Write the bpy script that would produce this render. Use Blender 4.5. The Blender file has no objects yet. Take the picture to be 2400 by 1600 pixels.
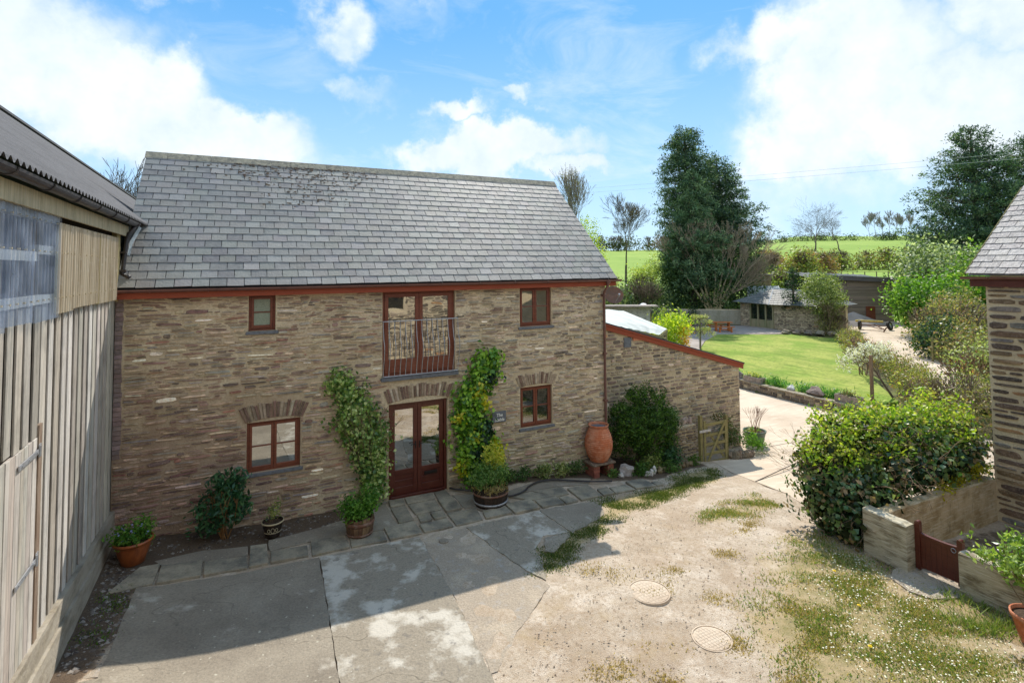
import bpy, bmesh, math, random
import numpy as np
from mathutils import Vector, Matrix
R = random.Random(7)
NR = np.random.default_rng(7)
SC = bpy.context.scene
COL = SC.collection
D2R = math.radians

# ------------------------------------------------------------------ camera, sky, sun, exposure
cam_data = bpy.data.cameras.new('camera')
cam_data.lens = 18.906; cam_data.sensor_width = 36.0
cam_data.shift_y = -0.0954; cam_data.clip_start = 0.05; cam_data.clip_end = 3000
cam = bpy.data.objects.new('camera', cam_data); COL.objects.link(cam)
_r = Vector((0.89317, -0.44962, -0.00901)); _u = Vector((-0.01213, -0.04411, 0.99895)); _f = Vector((0.44955, 0.89213, 0.04485))
cam.matrix_world = Matrix(((_r.x, _u.x, -_f.x, 2.0287), (_r.y, _u.y, -_f.y, -11.9859), (_r.z, _u.z, -_f.z, 5.0897), (0, 0, 0, 1)))
SC.camera = cam
SC.view_settings.view_transform = 'Standard'; SC.view_settings.look = 'None'
SC.view_settings.exposure = 1.04; SC.view_settings.gamma = 1.0
SC.view_settings.use_curve_mapping = False
SUN = Vector((0.62, 0.75, 1.0)).normalized()
SUN_EL = math.asin(SUN.z); SUN_AZ = math.atan2(SUN.x, SUN.y)
sl = bpy.data.lights.new('sun', 'SUN'); sl.energy = 2.75; sl.angle = D2R(0.5); sl.color = (1.0, 0.93, 0.82)
so = bpy.data.objects.new('sun', sl); COL.objects.link(so)
so.rotation_euler = (-SUN).to_track_quat('-Z', 'Y').to_euler()

def s(r, g, b, k=1.0):
    f = lambda c: (c/255/12.92 if c/255 <= .04045 else ((c/255+.055)/1.055)**2.4)*k
    return (f(r), f(g), f(b))

class NT:
    def __init__(self, nt): self.t = nt; nt.nodes.clear()
    def n(self, typ, props=None, **inp):
        nd = self.t.nodes.new('ShaderNode'+typ)
        for k, v in (props or {}).items(): setattr(nd, k, v)
        for k, v in inp.items(): self.set(nd, k, v)
        return nd
    def set(self, nd, k, v):
        k = k.replace('_', ' ')
        sk = nd.inputs[int(k[1:])] if (k[0] == 'i' and k[1:].isdigit()) else nd.inputs[k]
        if isinstance(v, bpy.types.NodeSocket): self.t.links.new(v, sk)
        elif isinstance(v, bpy.types.Node): self.t.links.new(v.outputs[0], sk)
        else:
            if hasattr(sk.default_value, '__len__') and not isinstance(v, (int, float)):
                v = tuple(v)
                if len(sk.default_value) == 4 and len(v) == 3: v = v+(1.0,)
            sk.default_value = v
    def m(self, op, a, b=None, c=None, clamp=False):
        nd = self.t.nodes.new('ShaderNodeMath'); nd.operation = op; nd.use_clamp = clamp
        for i, v in enumerate((a, b, c)):
            if v is None: continue
            if isinstance(v, bpy.types.NodeSocket): self.t.links.new(v, nd.inputs[i])
            else: nd.inputs[i].default_value = v
        return nd.outputs[0]
    def mr(self, v, a, b, c=0.0, d=1.0, smooth=False):
        nd = self.n('MapRange', {'interpolation_type': 'SMOOTHSTEP' if smooth else 'LINEAR', 'clamp': True}, Value=v)
        for k, x in zip(('From Min', 'From Max', 'To Min', 'To Max'), (a, b, c, d)): nd.inputs[k].default_value = x
        return nd.outputs[0]
    def mix(self, fac, a, b, mode='MIX'):
        nd = self.t.nodes.new('ShaderNodeMix'); nd.data_type = 'RGBA'; nd.blend_type = mode
        for i, v in ((0, fac), (6, a), (7, b)):
            if isinstance(v, bpy.types.NodeSocket): self.t.links.new(v, nd.inputs[i])
            elif i == 0: nd.inputs[0].default_value = v
            else: nd.inputs[i].default_value = tuple(v)[:3]+(1.0,)
        return nd.outputs[2]

# world: Nishita air with broken cloud laid out by direction
world = bpy.data.worlds.new('World'); SC.world = world; world.use_nodes = True
w = NT(world.node_tree)
sky = w.n('TexSky', {'sky_type': 'NISHITA', 'sun_disc': False, 'sun_elevation': SUN_EL, 'sun_rotation': SUN_AZ, 'altitude': 0.0, 'air_density': 1.0, 'dust_density': 0.3, 'ozone_density': 2.5})
tc = w.n('TexCoord'); sep = w.n('SeparateXYZ', Vector=tc.outputs['Generated'])
az = w.m('ARCTAN2', sep.outputs[0], sep.outputs[1]); el = w.m('ARCSINE', sep.outputs[2])
pz = w.n('CombineXYZ', X=az, Y=el, Z=0.0)
n1 = w.n('TexNoise', Vector=tc.outputs['Generated'], Scale=5.0, Detail=7.0, Roughness=.58)
n2 = w.n('TexNoise', Vector=tc.outputs['Generated'], Scale=11.0, Detail=6.0, Roughness=.6)
off = w.n('VectorMath', {'operation': 'SUBTRACT'}, i0=n2.outputs['Color'], i1=(.5, .5, .5))
offs = w.n('VectorMath', {'operation': 'SCALE'}, i0=off.outputs[0], Scale=.16)
pw = w.n('VectorMath', {'operation': 'ADD'}, i0=pz.outputs[0], i1=offs.outputs[0])
# (azimuth, elevation, radius az, radius el, strength) of each cloud bank
CLOUDS = [(-.34, .30, .26, .14, 1.0), (-.17, .25, .17, .11, 1.0), (-.02, .225, .13, .055, .9), (-.06, .20, .2, .06, .8), (-.12, .42, .09, .04, .5),
          (.16, .40, .07, .06, .42), (.20, .31, .09, .035, .38), (.37, .285, .07, .032, .8), (.47, .225, .16, .05, 1.0), (.36, .20, .12, .045, .95), (.56, .185, .1, .03, .75), (.49, .31, .05, .025, .6),
          (1.06, .31, .19, .15, 1.0), (1.2, .22, .2, .13, 1.0), (.93, .36, .12, .05, .6), (.98, .2, .14, .10, .75), (.95, .10, .3, .07, .45), (1.3, .36, .22, .12, 1.0), (.33, .43, .05, .035, .3),
          (-1.2, .35, .5, .2, .95), (2.2, .35, .7, .3, .95), (2.9, .55, .6, .4, 1.0), (-2.4, .45, .8, .4, 1.0), (1.9, .75, .5, .2, .8), (-1.0, .85, .8, .25, .75), (2.7, 1.1, 1.2, .28, .9), (-2.2, 1.1, 1.1, .28, .9)]
dens = None
for a, e, ra, re, st in CLOUDS:
    d = w.n('VectorMath', {'operation': 'SUBTRACT'}, i0=pw.outputs[0], i1=(a, e, 0))
    d = w.n('VectorMath', {'operation': 'MULTIPLY'}, i0=d.outputs[0], i1=(1/ra, 1/re, 0))
    ln = w.n('VectorMath', {'operation': 'LENGTH'}, i0=d.outputs[0])
    v = w.mr(ln.outputs['Value'], 1.25, .25, 0.0, st, True)
    dens = v if dens is None else w.m('MAXIMUM', dens, v)
tex = w.mr(n1.outputs['Fac'], .28, .68, -.36, .30)
dens = w.m('ADD', dens, w.m('MULTIPLY', tex, w.mr(dens, 0.0, .4, .25, 1.0)))
cl = w.mr(dens, .04, .78, 0.0, 1.0, True)
wisp = w.n('TexNoise', Vector=w.n('VectorMath', {'operation': 'MULTIPLY'}, i0=tc.outputs['Generated'], i1=(1, 1, 3)).outputs[0], Scale=3.2, Detail=8.0, Roughness=.66, Distortion=.7)
wf = w.mr(wisp.outputs['Fac'], .5, .78, 0.0, .5)
wf = w.m('MULTIPLY', wf, w.mr(el, 0.0, .15))
cl = w.m('MAXIMUM', cl, wf)
hz = w.mr(el, .46, .02, 0.0, 1.0)
hz = w.m('POWER', hz, 1.3)
hz = w.m('MULTIPLY', hz, w.mr(az, 1.5, 3.0, 1.0, .8))
base = w.mix(1.0, sky.outputs[0], (.095, .125, .15), 'MULTIPLY')
blue = w.mix(.80, base, s(86, 156, 210, .90))
blue = w.mix(w.m('MULTIPLY', hz, .82), blue, s(196, 222, 240, .95))
shade = w.mr(w.m('ADD', w.m('MULTIPLY', n1.outputs['Fac'], .6), w.m('MULTIPLY', n2.outputs['Fac'], .4)), .38, .62, 0.0, 1.0)
white = w.mix(shade, s(196, 212, 226, .90), s(234, 239, 242, .88))
skyc = w.mix(cl, blue, white)
bg = w.n('Background', Color=skyc, Strength=.74)
w.n('OutputWorld', Surface=bg.outputs[0])

# ------------------------------------------------------------------ materials
def mat(name, base, layers=(), rough=.8, bump=None, spec=.3, trans=0.0, metal=0.0, jit=0.0, rl=None):
    """base colour (or 'Col'); layers = (kind, scale, lo, hi, colour, detail[, strength]); kind n noise, v round spots, c cell value, a mask channel"""
    m = bpy.data.materials.new(name); m.use_nodes = True; t = NT(m.node_tree)
    co = t.n('TexCoord').outputs['Object']
    if base == 'Col': c = t.n('Attribute', {'attribute_name': 'Col'}).outputs['Color']
    else: c = t.mix(0.0, base, base)
    if jit:
        oi = t.n('ObjectInfo').outputs['Random']
        c = t.mix(1.0, c, t.n('CombineColor', Red=t.mr(oi, 0, 1, 1-jit, 1+jit), Green=t.mr(oi, 0, 1, 1-jit, 1+jit), Blue=t.mr(oi, 0, 1, 1-jit, 1+jit)).outputs[0], 'MULTIPLY')
    for L in layers:
        kind, sc, lo, hi, colr, det = L[:6]; st = L[6] if len(L) > 6 else 1.0
        v = co
        if kind == 'e': sc = 1.0
        if isinstance(sc, tuple):
            v = t.n('VectorMath', {'operation': 'MULTIPLY'}, i0=co, i1=sc).outputs[0]; sc = 1.0
        if kind == 'n': f = t.n('TexNoise', Vector=v, Scale=sc, Detail=det, Roughness=.62).outputs['Fac']
        elif kind == 'v':
            wv = t.n('TexNoise', Vector=v, Scale=sc*1.7, Detail=2.0)
            vv = t.n('VectorMath', {'operation': 'MULTIPLY_ADD'}, i0=wv.outputs['Color'], i1=(.5/sc,)*3, i2=v).outputs[0]
            f = t.n('TexVoronoi', Vector=vv, Scale=sc).outputs['Distance']
        elif kind == 'e':
            sc6 = L[1]; dv_ = t.n('VectorMath', {'operation': 'MULTIPLY'}, i0=t.n('VectorMath', {'operation': 'SUBTRACT'}, i0=co, i1=sc6[:3]).outputs[0], i1=[1/q for q in sc6[3:]]).outputs[0]
            f = t.m('ADD', t.m('SUBTRACT', 1.0, t.n('VectorMath', {'operation': 'LENGTH'}, i0=dv_).outputs['Value']), t.m('MULTIPLY', t.m('SUBTRACT', t.n('TexNoise', Vector=co, Scale=2.0, Detail=6.0).outputs['Fac'], .5), 1.2))
        elif kind == 'k':
            kn = t.n('TexNoise', Vector=v, Scale=sc, Detail=det, Roughness=.5).outputs['Fac']
            f = t.m('ABSOLUTE', t.m('SUBTRACT', kn, .5))
        elif kind == 'c': f = t.n('SeparateColor', Color=t.n('TexVoronoi', Vector=v, Scale=sc).outputs['Color']).outputs[0]
        elif kind[0] == 'a':
            ch = t.n('SeparateColor', Color=t.n('Attribute', {'attribute_name': 'Mask'}).outputs['Color']).outputs['rgb'.index(kind[1])]
            nz = t.n('TexNoise', Vector=v, Scale=sc, Detail=det, Roughness=.65).outputs['Fac']
            f = t.m('ADD', ch, t.m('MULTIPLY', t.m('SUBTRACT', nz, .5), 1.5))
        f = t.mr(f, lo, hi, 0.0, st)
        if kind[0] == 'a': f = t.m('MULTIPLY', f, t.mr(ch, 0, .08))
        if isinstance(colr, str): c = t.mix(f, c, t.mix(1.0, c, (float(colr),)*3, 'MULTIPLY'))
        else: c = t.mix(f, c, colr)
    kw = {}
    if bump:
        bs, bd, bst = bump
        v = co
        if isinstance(bs, tuple):
            v = t.n('VectorMath', {'operation': 'MULTIPLY'}, i0=co, i1=bs).outputs[0]; bs = 1.0
        h = t.n('TexNoise', Vector=v, Scale=bs, Detail=bd, Roughness=.65).outputs['Fac']
        kw['Normal'] = t.n('Bump', Strength=min(1, bst), Distance=.02 if bst <= 1 else .02*bst, Height=h).outputs[0]
    rr = rough
    if rl: rr = t.mr(t.n('TexNoise', Vector=co, Scale=rl, Detail=4.0).outputs['Fac'], .3, .7, rough-.12, rough+.12)
    b = t.n('BsdfPrincipled', Base_Color=c, Roughness=rr, Metallic=metal, **kw)
    b.inputs['Specular IOR Level'].default_value = spec
    out = b.outputs[0]
    if trans:
        tl = t.n('BsdfTranslucent', Color=t.mix(1.0, c, (1.35, 1.5, .55), 'MULTIPLY'), **kw)
        out = t.n('MixShader', i0=trans, i1=out, i2=tl.outputs[0]).outputs[0]
    t.n('OutputMaterial', Surface=out)
    return m

def glassy(name, dark, refl, rough=.02, tint=(1, 1, 1)):
    m = bpy.data.materials.new(name); m.use_nodes = True; t = NT(m.node_tree)
    co = t.n('TexCoord').outputs['Object']
    h = t.n('TexNoise', Vector=co, Scale=3.0, Detail=1.0).outputs['Fac']
    nm = t.n('Bump', Strength=.06, Distance=.02, Height=h).outputs[0]
    a = t.n('BsdfDiffuse', Color=dark); g = t.n('BsdfGlossy', Color=tint, Roughness=rough, Normal=nm)
    fr = t.n('Fresnel', IOR=1.6, Normal=nm).outputs[0]
    fac = t.m('ADD', t.m('MULTIPLY', fr, .7), refl, clamp=True)
    t.n('OutputMaterial', Surface=t.n('MixShader', i0=fac, i1=a.outputs[0], i2=g.outputs[0]).outputs[0])
    return m

M = {}
M['stone'] = mat('rubble_stone', 'Col', [('n', 9, .42, .68, '.55', 6), ('n', 34, .55, .72, s(196, 184, 164), 5, .5), ('n', (14, 14, 40), .5, .75, s(165, 145, 118), 4, .45), ('v', 26, .12, .04, s(205, 200, 190), 0, .8), ('n', 2.3, .55, .8, '.75', 3)], .88, (28, 5, .9))
M['mortar'] = mat('lime_mortar', s(210, 194, 162), [('n', 1.1, .42, .68, s(184, 168, 140), 4), ('n', 22, .42, .7, s(178, 160, 132), 6, .8), ('n', .7, .55, .75, s(176, 154, 134), 3, .6), ('v', 30, .13, .04, s(205, 195, 178), 0, .6)], .95, (30, 6, 1.0))
M['underlay'] = mat('roof_underlay', s(34, 34, 36), [], .9)
M['damp'] = mat('damp_lime_mortar', s(218, 202, 172), [('n', 1.1, .42, .68, s(182, 164, 134), 4), ('n', 22, .42, .7, s(176, 156, 126), 6, .8), ('n', .7, .55, .75, s(176, 154, 134), 3, .6), ('e', (.6, 0, 1.0, 4.4, 9, 2.6), .0, .8, s(140, 112, 98), 0, .65), ('e', (9, 0, .2, 5.5, 9, 1.6), .0, .9, s(150, 144, 114), 0, .5), ('v', 30, .13, .04, s(205, 195, 178), 0, .6)], .95, (30, 6, 1.0))
M['slate'] = mat('roof_slate', 'Col', [('n', 30, .5, .8, '.7', 6, .6), ('n', 5, .45, .75, s(158, 158, 154), 5, .4), ('v', 17, .10, .03, s(96, 90, 80), 0, .6), ('v', 7, .09, .02, s(70, 66, 60), 0, .5)], .60, (24, 6, .5), .32, jit=.04)
M['oldslate'] = mat('weathered_slate', 'Col', [('n', 12, .42, .68, s(188, 182, 178), 6, .75), ('n', 40, .5, .7, '.5', 6, .8), ('n', 3, .55, .75, s(98, 92, 84), 5, .6)], .6, (18, 6, .9), .45, jit=.12)
M['ridge'] = mat('ridge_tile', s(128, 124, 112), [('n', 9, .42, .6, s(168, 160, 138), 5, .8), ('n', 16, .56, .68, s(84, 74, 62), 5, .8), ('v', 12, .14, .06, s(200, 196, 184), 0, .8)], .85, (30, 5, .7), jit=.1)
M['redpaint'] = mat('brick_red_paint', s(150, 74, 50), [('n', (2, 9, 9), .5, .8, s(140, 62, 44), 4, .6), ('n', 30, .6, .8, s(190, 110, 80), 4, .4)], .6, (20, 4, .2))
M['redbrown'] = mat('red_brown_stain', s(120, 62, 42), [('n', 3, .45, .7, s(138, 84, 62), 6, .6), ('n', (3, 3, 30), .45, .75, s(88, 44, 32), 4, .8), ('n', (30, 30, 4), .6, .8, s(150, 84, 54), 4, .35)], .42, (30, 4, .2), .5)
M['doorwood'] = mat('mahogany_stain', s(92, 44, 33), [('n', 4, .5, .75, s(116, 70, 54), 6, .5), ('n', (3, 3, 30), .45, .75, s(74, 28, 20), 4, .8), ('n', (40, 40, 3), .62, .85, s(134, 74, 52), 4, .4)], .36, (30, 4, .2), .5)
M['gutter'] = mat('brown_plastic_gutter', s(112, 76, 68), [('n', 6, .5, .75, s(86, 58, 54), 4)], .4, None, .5)
M['black'] = mat('black_plastic', s(46, 42, 44), [('n', 8, .5, .8, s(84, 76, 72), 4)], .4, None, .5)
M['sill'] = mat('slate_sill', s(112, 116, 122), [('n', 16, .45, .7, s(88, 90, 94), 5), ('v', 22, .12, .04, s(170, 170, 168), 0, .6)], .65, (30, 4, .4))
M['pane'] = glassy('window_pane', s(34, 34, 32), .52, .02, (.93, .93, .9))
M['panedark'] = glassy('dark_window_pane', s(24, 27, 27), .2)
M['frost'] = mat('frosted_pane', s(148, 158, 138), [('n', 40, .4, .7, s(122, 134, 116), 3)], .35, None, .6)
M['galv'] = mat('galvanised_steel', s(176, 178, 182), [('n', 18, .45, .7, s(140, 142, 146), 5)], .42, None, .5, metal=.45)
M['iron'] = mat('black_iron', s(40, 34, 32), [], .45)
M['board'] = mat('weathered_board', 'Col', [('n', (30, 30, 1.2), .42, .66, '.55', 6, .85), ('n', (60, 60, 3), .5, .7, s(206, 196, 178), 4, .55), ('n', 2.2, .5, .75, '.66', 5), ('v', 9, .06, .02, s(60, 48, 40), 0, .7)], .85, ((60, 60, 2.5), 4, .7), jit=.16)
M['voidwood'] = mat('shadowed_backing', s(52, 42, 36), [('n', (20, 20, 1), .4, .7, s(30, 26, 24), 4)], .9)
M['plinth'] = mat('barn_plinth_render', s(164, 156, 142), [('n', (3, 1.5, 5), .45, .7, s(118, 108, 92), 7), ('n', 14, .5, .75, s(176, 166, 142), 5, .6)], .9, (20, 5, .6))
M['concrete'] = mat('weathered_concrete', s(158, 148, 132), [('k', .35, .0022, .0008, s(96, 88, 74), 4, .5), ('n', .8, .4, .65, s(136, 126, 112), 5), ('n', 34, .42, .7, '.72', 6), ('n', 2.4, .60, .72, s(196, 188, 174), 12, .7), ('v', 5.5, .10, .045, s(196, 190, 172), 0, .8), ('v', 14, .09, .03, s(208, 204, 194), 0, .7), ('n', 9, .62, .72, s(92, 88, 84), 6, .5)], .9, (26, 8, .7))
M['concrete2'] = mat('spalled_concrete', s(154, 144, 128), [('k', .35, .0022, .0008, s(96, 88, 74), 4, .5), ('n', 30, .42, .7, '.7', 6), ('n', 1.6, .50, .60, s(208, 202, 190), 14, .75), ('v', 9, .10, .03, s(206, 204, 194), 0, .7), ('n', 7, .58, .68, s(104, 100, 96), 8, .6)], .9, (26, 8, .8))
M['concrete3'] = mat('dark_speckled_concrete', s(174, 160, 142), [('n', 1.4, .5, .64, s(196, 180, 158), 8, .8), ('n', 40, .4, .65, '.7', 6), ('n', 6, .55, .68, s(172, 168, 164), 10, .6), ('v', 20, .14, .03, s(186, 184, 180), 0, .6)], .9, (30, 8, .9))
M['paving'] = mat('grey_paving_stone', s(164, 154, 134), [('n', 2.6, .4, .65, s(112, 108, 98), 6), ('n', 30, .45, .7, '.75', 6), ('n', 4, .6, .72, s(122, 116, 74), 6, .6), ('v', 14, .10, .04, s(190, 186, 172), 0, .7)], .88, (26, 6, .6), jit=.12)
M['drive'] = mat('drive_concrete', s(208, 190, 168), [('n', .5, .4, .65, s(186, 166, 144), 5), ('n', (1.2, 6, 1), .5, .7, s(222, 208, 188), 4, .6), ('n', 30, .45, .75, '.85', 6)], .9, (40, 6, .3))
M['patio'] = mat('patio_gravel', s(168, 156, 148), [('n', 1.2, .4, .65, s(142, 132, 124), 5), ('n', 20, .45, .75, '.8', 6)], .92)
M['ground'] = mat('gritty_yard_ground', s(202, 186, 165), [('n', .55, .40, .60, s(180, 160, 137), 8, .9), ('n', (.7, 3.2, 1), .52, .66, s(172, 156, 136), 6, .6), ('n', 1.7, .5, .66, s(222, 208, 190), 9, .8), ('n', 16, .47, .66, s(164, 140, 114), 9, .7), ('n', 90, .50, .66, s(128, 112, 98), 3, .6), ('v', 34, .13, .06, s(230, 222, 208), 0, .55), ('v', 21, .09, .04, s(92, 80, 70), 0, .9), ('v', 52, .16, .08, s(112, 98, 84), 0, .6),
    ('ag', 5, .45, .75, s(112, 94, 76), 8, .95), ('ag', 30, .7, 1.0, s(74, 62, 52), 6, .6), ('ar', 2.2, .34, .95, s(176, 154, 110), 8, .75), ('ar', 5, .80, 1.25, s(118, 116, 64), 9, .7)], .95, (60, 6, 1.0))
M['terrain'] = mat('meadow', s(146, 178, 66, .72), [('n', .06, .4, .65, s(170, 194, 84, .74), 7), ('n', .5, .5, .75, s(126, 156, 58, .7), 8, .6), ('n', (.05, .6, .3), .45, .7, s(132, 170, 52, .8), 5, .5), ('n', 2.0, .5, .8, s(108, 140, 52, .8), 6, .5),
    ('ag', .6, .35, .75, s(92, 84, 56, .8), 6, .95)], .95)
M['lawn'] = mat('mown_lawn', s(140, 170, 56, .76), [('n', .5, .40, .58, s(186, 190, 92, .78), 9, .85), ('n', (2.6, .5, 1), .45, .66, s(126, 152, 50, .66), 8, .8), ('n', 6, .45, .7, s(112, 132, 46, .66), 9, .7), ('n', 1.2, .60, .75, s(196, 190, 116, .8), 5, .6)], .95, (60, 4, .8))
M['leaf'] = mat('foliage_leaf', 'Col', [], .5, None, .35, trans=.38)
M['glossleaf'] = mat('glossy_leaf', 'Col', [], .32, None, .5, trans=.3)
M['needle'] = mat('conifer_spray', 'Col', [], .6, None, .25, trans=.2)
M['grass'] = mat('grass_blade', 'Col', [], .7, None, .2, trans=.3)
M['bark'] = mat('bark', 'Col', [('n', (8, 8, 2), .45, .7, '.6', 5)], .9, (20, 4, .5))
M['petal'] = mat('petal', 'Col', [], .6, None, .2, trans=.2)
M['terracotta'] = mat('terracotta', s(190, 110, 74), [('n', 5, .42, .65, s(214, 160, 130), 7, .75), ('n', 13, .56, .7, s(148, 92, 66), 6, .6), ('n', (3, 3, 14), .52, .7, s(160, 82, 52), 4, .6), ('v', 16, .1, .03, s(226, 190, 160), 0, .5)], .8, (30, 4, .3))
M['terraglaze'] = mat('glazed_terracotta', s(158, 88, 48), [('n', (9, 9, 3), .45, .7, s(104, 52, 30), 5, .8), ('n', 12, .6, .8, s(196, 132, 88), 4, .4)], .28, None, .5)
M['brick'] = mat('old_brick', 'Col', [('n', 14, .45, .7, '.7', 5), ('v', 18, .12, .04, s(196, 178, 160), 0, .5)], .9, (30, 5, .7))
M['barrelwood'] = mat('barrel_stave', 'Col', [('n', (20, 20, 2), .45, .7, '.6', 5)], .85, ((40, 40, 4), 4, .7))
M['rust'] = mat('rusty_hoop', s(116, 82, 66), [('n', 10, .45, .7, s(148, 132, 120), 5)], .7)
M['blackglaze'] = mat('dark_glaze', s(44, 36, 32), [('n', 8, .5, .8, s(70, 56, 46), 4)], .25, None, .5)
M['creamglaze'] = mat('cream_glaze', s(186, 172, 140), [], .4)
M['greenglaze'] = mat('green_planter_plastic', s(92, 108, 92), [('n', 6, .5, .75, s(74, 88, 76), 4)], .5)
M['soil'] = mat('dark_soil', s(84, 66, 52), [('n', 20, .4, .7, s(50, 40, 32), 6), ('v', 22, .15, .05, s(140, 126, 108), 0, .7)], .95, (30, 6, 1.0))
M['rock'] = mat('rough_rock', 'Col', [('n', 8, .45, .7, '.6', 6), ('n', 18, .58, .7, s(214, 208, 196), 5, .6)], .9, (10, 6, 1.0))
M['fencewood'] = mat('mossy_gate_wood', s(142, 132, 88), [('n', (3, 3, 20), .45, .7, s(112, 104, 62), 5, .7), ('n', 20, .6, .8, s(176, 166, 128), 4, .5)], .85, (30, 4, .4), jit=.1)
M['render'] = mat('stained_render', s(196, 176, 142), [('n', (2.5, 2.5, 3), .42, .62, s(152, 128, 88), 7, .85), ('n', (9, 9, 3), .56, .68, s(88, 78, 54), 7, .6), ('n', (3, 3, 26), .5, .66, s(216, 206, 184), 4, .5)], .92, ((8, 8, 30), 5, .9))
M['renderw'] = mat('worn_white_render', s(186, 176, 152), [('n', (3, 3, 9), .46, .62, s(112, 100, 76), 8, .85), ('n', (4, 4, 60), .5, .62, s(224, 218, 200), 4, .5)], .92, ((6, 6, 50), 5, 1.0))
M['moss'] = mat('mossy_coping', s(96, 90, 52), [('n', 10, .45, .65, s(140, 128, 92), 6, .8)], .95, (20, 5, .9))
M['blocks'] = mat('grey_block_wall', s(164, 158, 142), [('n', (2, 2, .6), .45, .7, s(126, 124, 100), 5, .8), ('n', 5, .5, .75, s(182, 178, 166), 5, .6)], .92)
M['greyboard'] = mat('grey_lap_board', 'Col', [('n', (.8, .8, 6), .45, .7, '.75', 5)], .85, jit=.12)
M['tin'] = mat('pale_corrugated', s(132, 142, 141), [('n', 1.5, .45, .7, s(176, 190, 186), 5)], .5, None, .5)
M['cement'] = mat('fibre_cement_roof', s(98, 98, 101), [('n', (3, .6, 3), .45, .7, s(80, 80, 83), 5, .8), ('n', 20, .5, .75, '.8', 4)], .75, (30, 4, .3), .12)
M['fibre'] = mat('aged_fibreglass_sheet', s(206, 190, 164), [('n', (3, 12, .5), .42, .62, s(156, 136, 108), 6, .85), ('n', 10, .55, .75, s(216, 208, 190), 5, .5)], .5, None, .5, trans=.12)
M['orange'] = mat('orange_stained_pine', s(190, 112, 56), [('n', (3, 3, 10), .45, .7, s(160, 88, 42), 4)], .55)
M['summerwood'] = mat('pale_green_wood', s(150, 140, 110), [('n', (3, 3, .8), .45, .7, s(124, 126, 90), 5)], .8)
M['rubber'] = mat('tyre_rubber', s(58, 54, 52), [], .8)
M['yellow'] = mat('faded_yellow_paint', s(196, 176, 90), [('n', 6, .5, .7, s(150, 120, 70), 4)], .7)
M['lead'] = mat('lead_flashing', s(196, 204, 206), [('n', 8, .5, .7, s(160, 170, 172), 4)], .55)
M['dish'] = mat('rusty_dish', s(112, 92, 82), [('n', 6, .45, .65, s(142, 98, 76), 6, .8), ('n', 9, .5, .7, s(132, 128, 120), 5, .6)], .7)
M['tarmac'] = mat('felt_roof', s(62, 68, 78), [('n', 1, .5, .75, s(86, 92, 100), 4)], .8)
M['white'] = mat('white_paint', s(226, 226, 222), [], .6)
# clear corrugated plastic
_m = bpy.data.materials.new('clear_corrugated_plastic'); _m.use_nodes = True; _t = NT(_m.node_tree)
_a = _t.n('BsdfTransparent', Color=(.86, .90, .95)); _b = _t.n('BsdfPrincipled', Base_Color=s(205, 216, 236), Roughness=.22)
_n = _t.n('TexNoise', Vector=_t.n('TexCoord').outputs['Object'], Scale=3.0, Detail=5.0).outputs['Fac']
_t.n('OutputMaterial', Surface=_t.n('MixShader', i0=_t.mr(_n, .35, .7, .09, .34), i1=_a.outputs[0], i2=_b.outputs[0]).outputs[0])
M['clear'] = _m

# ------------------------------------------------------------------ mesh helpers
ORG = {}
def link(o, parent=None):
    COL.objects.link(o)
    if parent is not None: o.parent = parent
    ORG[o.name] = ORG[parent.name] if parent is not None else ORG.get(o.name, (0, 0, 0))
    return o
def props(o, label=None, cat=None, group=None, kind=None):
    for k, v in (('label', label), ('category', cat), ('group', group), ('kind', kind)):
        if v: o[k] = v
    return o
def thing(name, loc, label, cat, group=None, kind=None):
    o = bpy.data.objects.new(name, None); o.empty_display_size = .2
    COL.objects.link(o); o.location = loc; ORG[o.name] = tuple(loc)
    return props(o, label, cat, group, kind)
def finish(me, name, mt, parent, org):
    o = bpy.data.objects.new(name, me)
    if mt is not None: me.materials.append(mt)
    COL.objects.link(o)
    if parent is not None: o.parent = parent; ORG[o.name] = ORG[parent.name]
    else: o.location = org; ORG[o.name] = tuple(org)
    return o
def npmesh(name, V, F, mt, parent=None, col=None, org=None, smooth=False, mask=None):
    """F: (M,k) array of equal sized faces"""
    org = ORG[parent.name] if parent is not None else (org or (0, 0, 0))
    V = np.asarray(V, dtype=np.float32) - np.array(org, dtype=np.float32)
    F = np.asarray(F, dtype=np.int32); m, k = F.shape
    me = bpy.data.meshes.new(name)
    me.vertices.add(len(V)); me.vertices.foreach_set('co', V.ravel())
    me.loops.add(m*k); me.loops.foreach_set('vertex_index', F.ravel())
    me.polygons.add(m); me.polygons.foreach_set('loop_start', np.arange(m, dtype=np.int32)*k)
    try: me.polygons.foreach_set('loop_total', np.full(m, k, dtype=np.int32))
    except Exception: pass
    me.update(calc_edges=True)
    for an, av in (('Col', col), ('Mask', mask)):
        if av is not None:
            at = me.attributes.new(an, 'FLOAT_COLOR', 'POINT')
            av = np.asarray(av, dtype=np.float32)
            at.data.foreach_set('color', np.concatenate([av, np.ones((len(av), 1), np.float32)], 1).ravel())
    if smooth: me.polygons.foreach_set('use_smooth', np.ones(m, bool))
    return finish(me, name, mt, parent, org)

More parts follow.
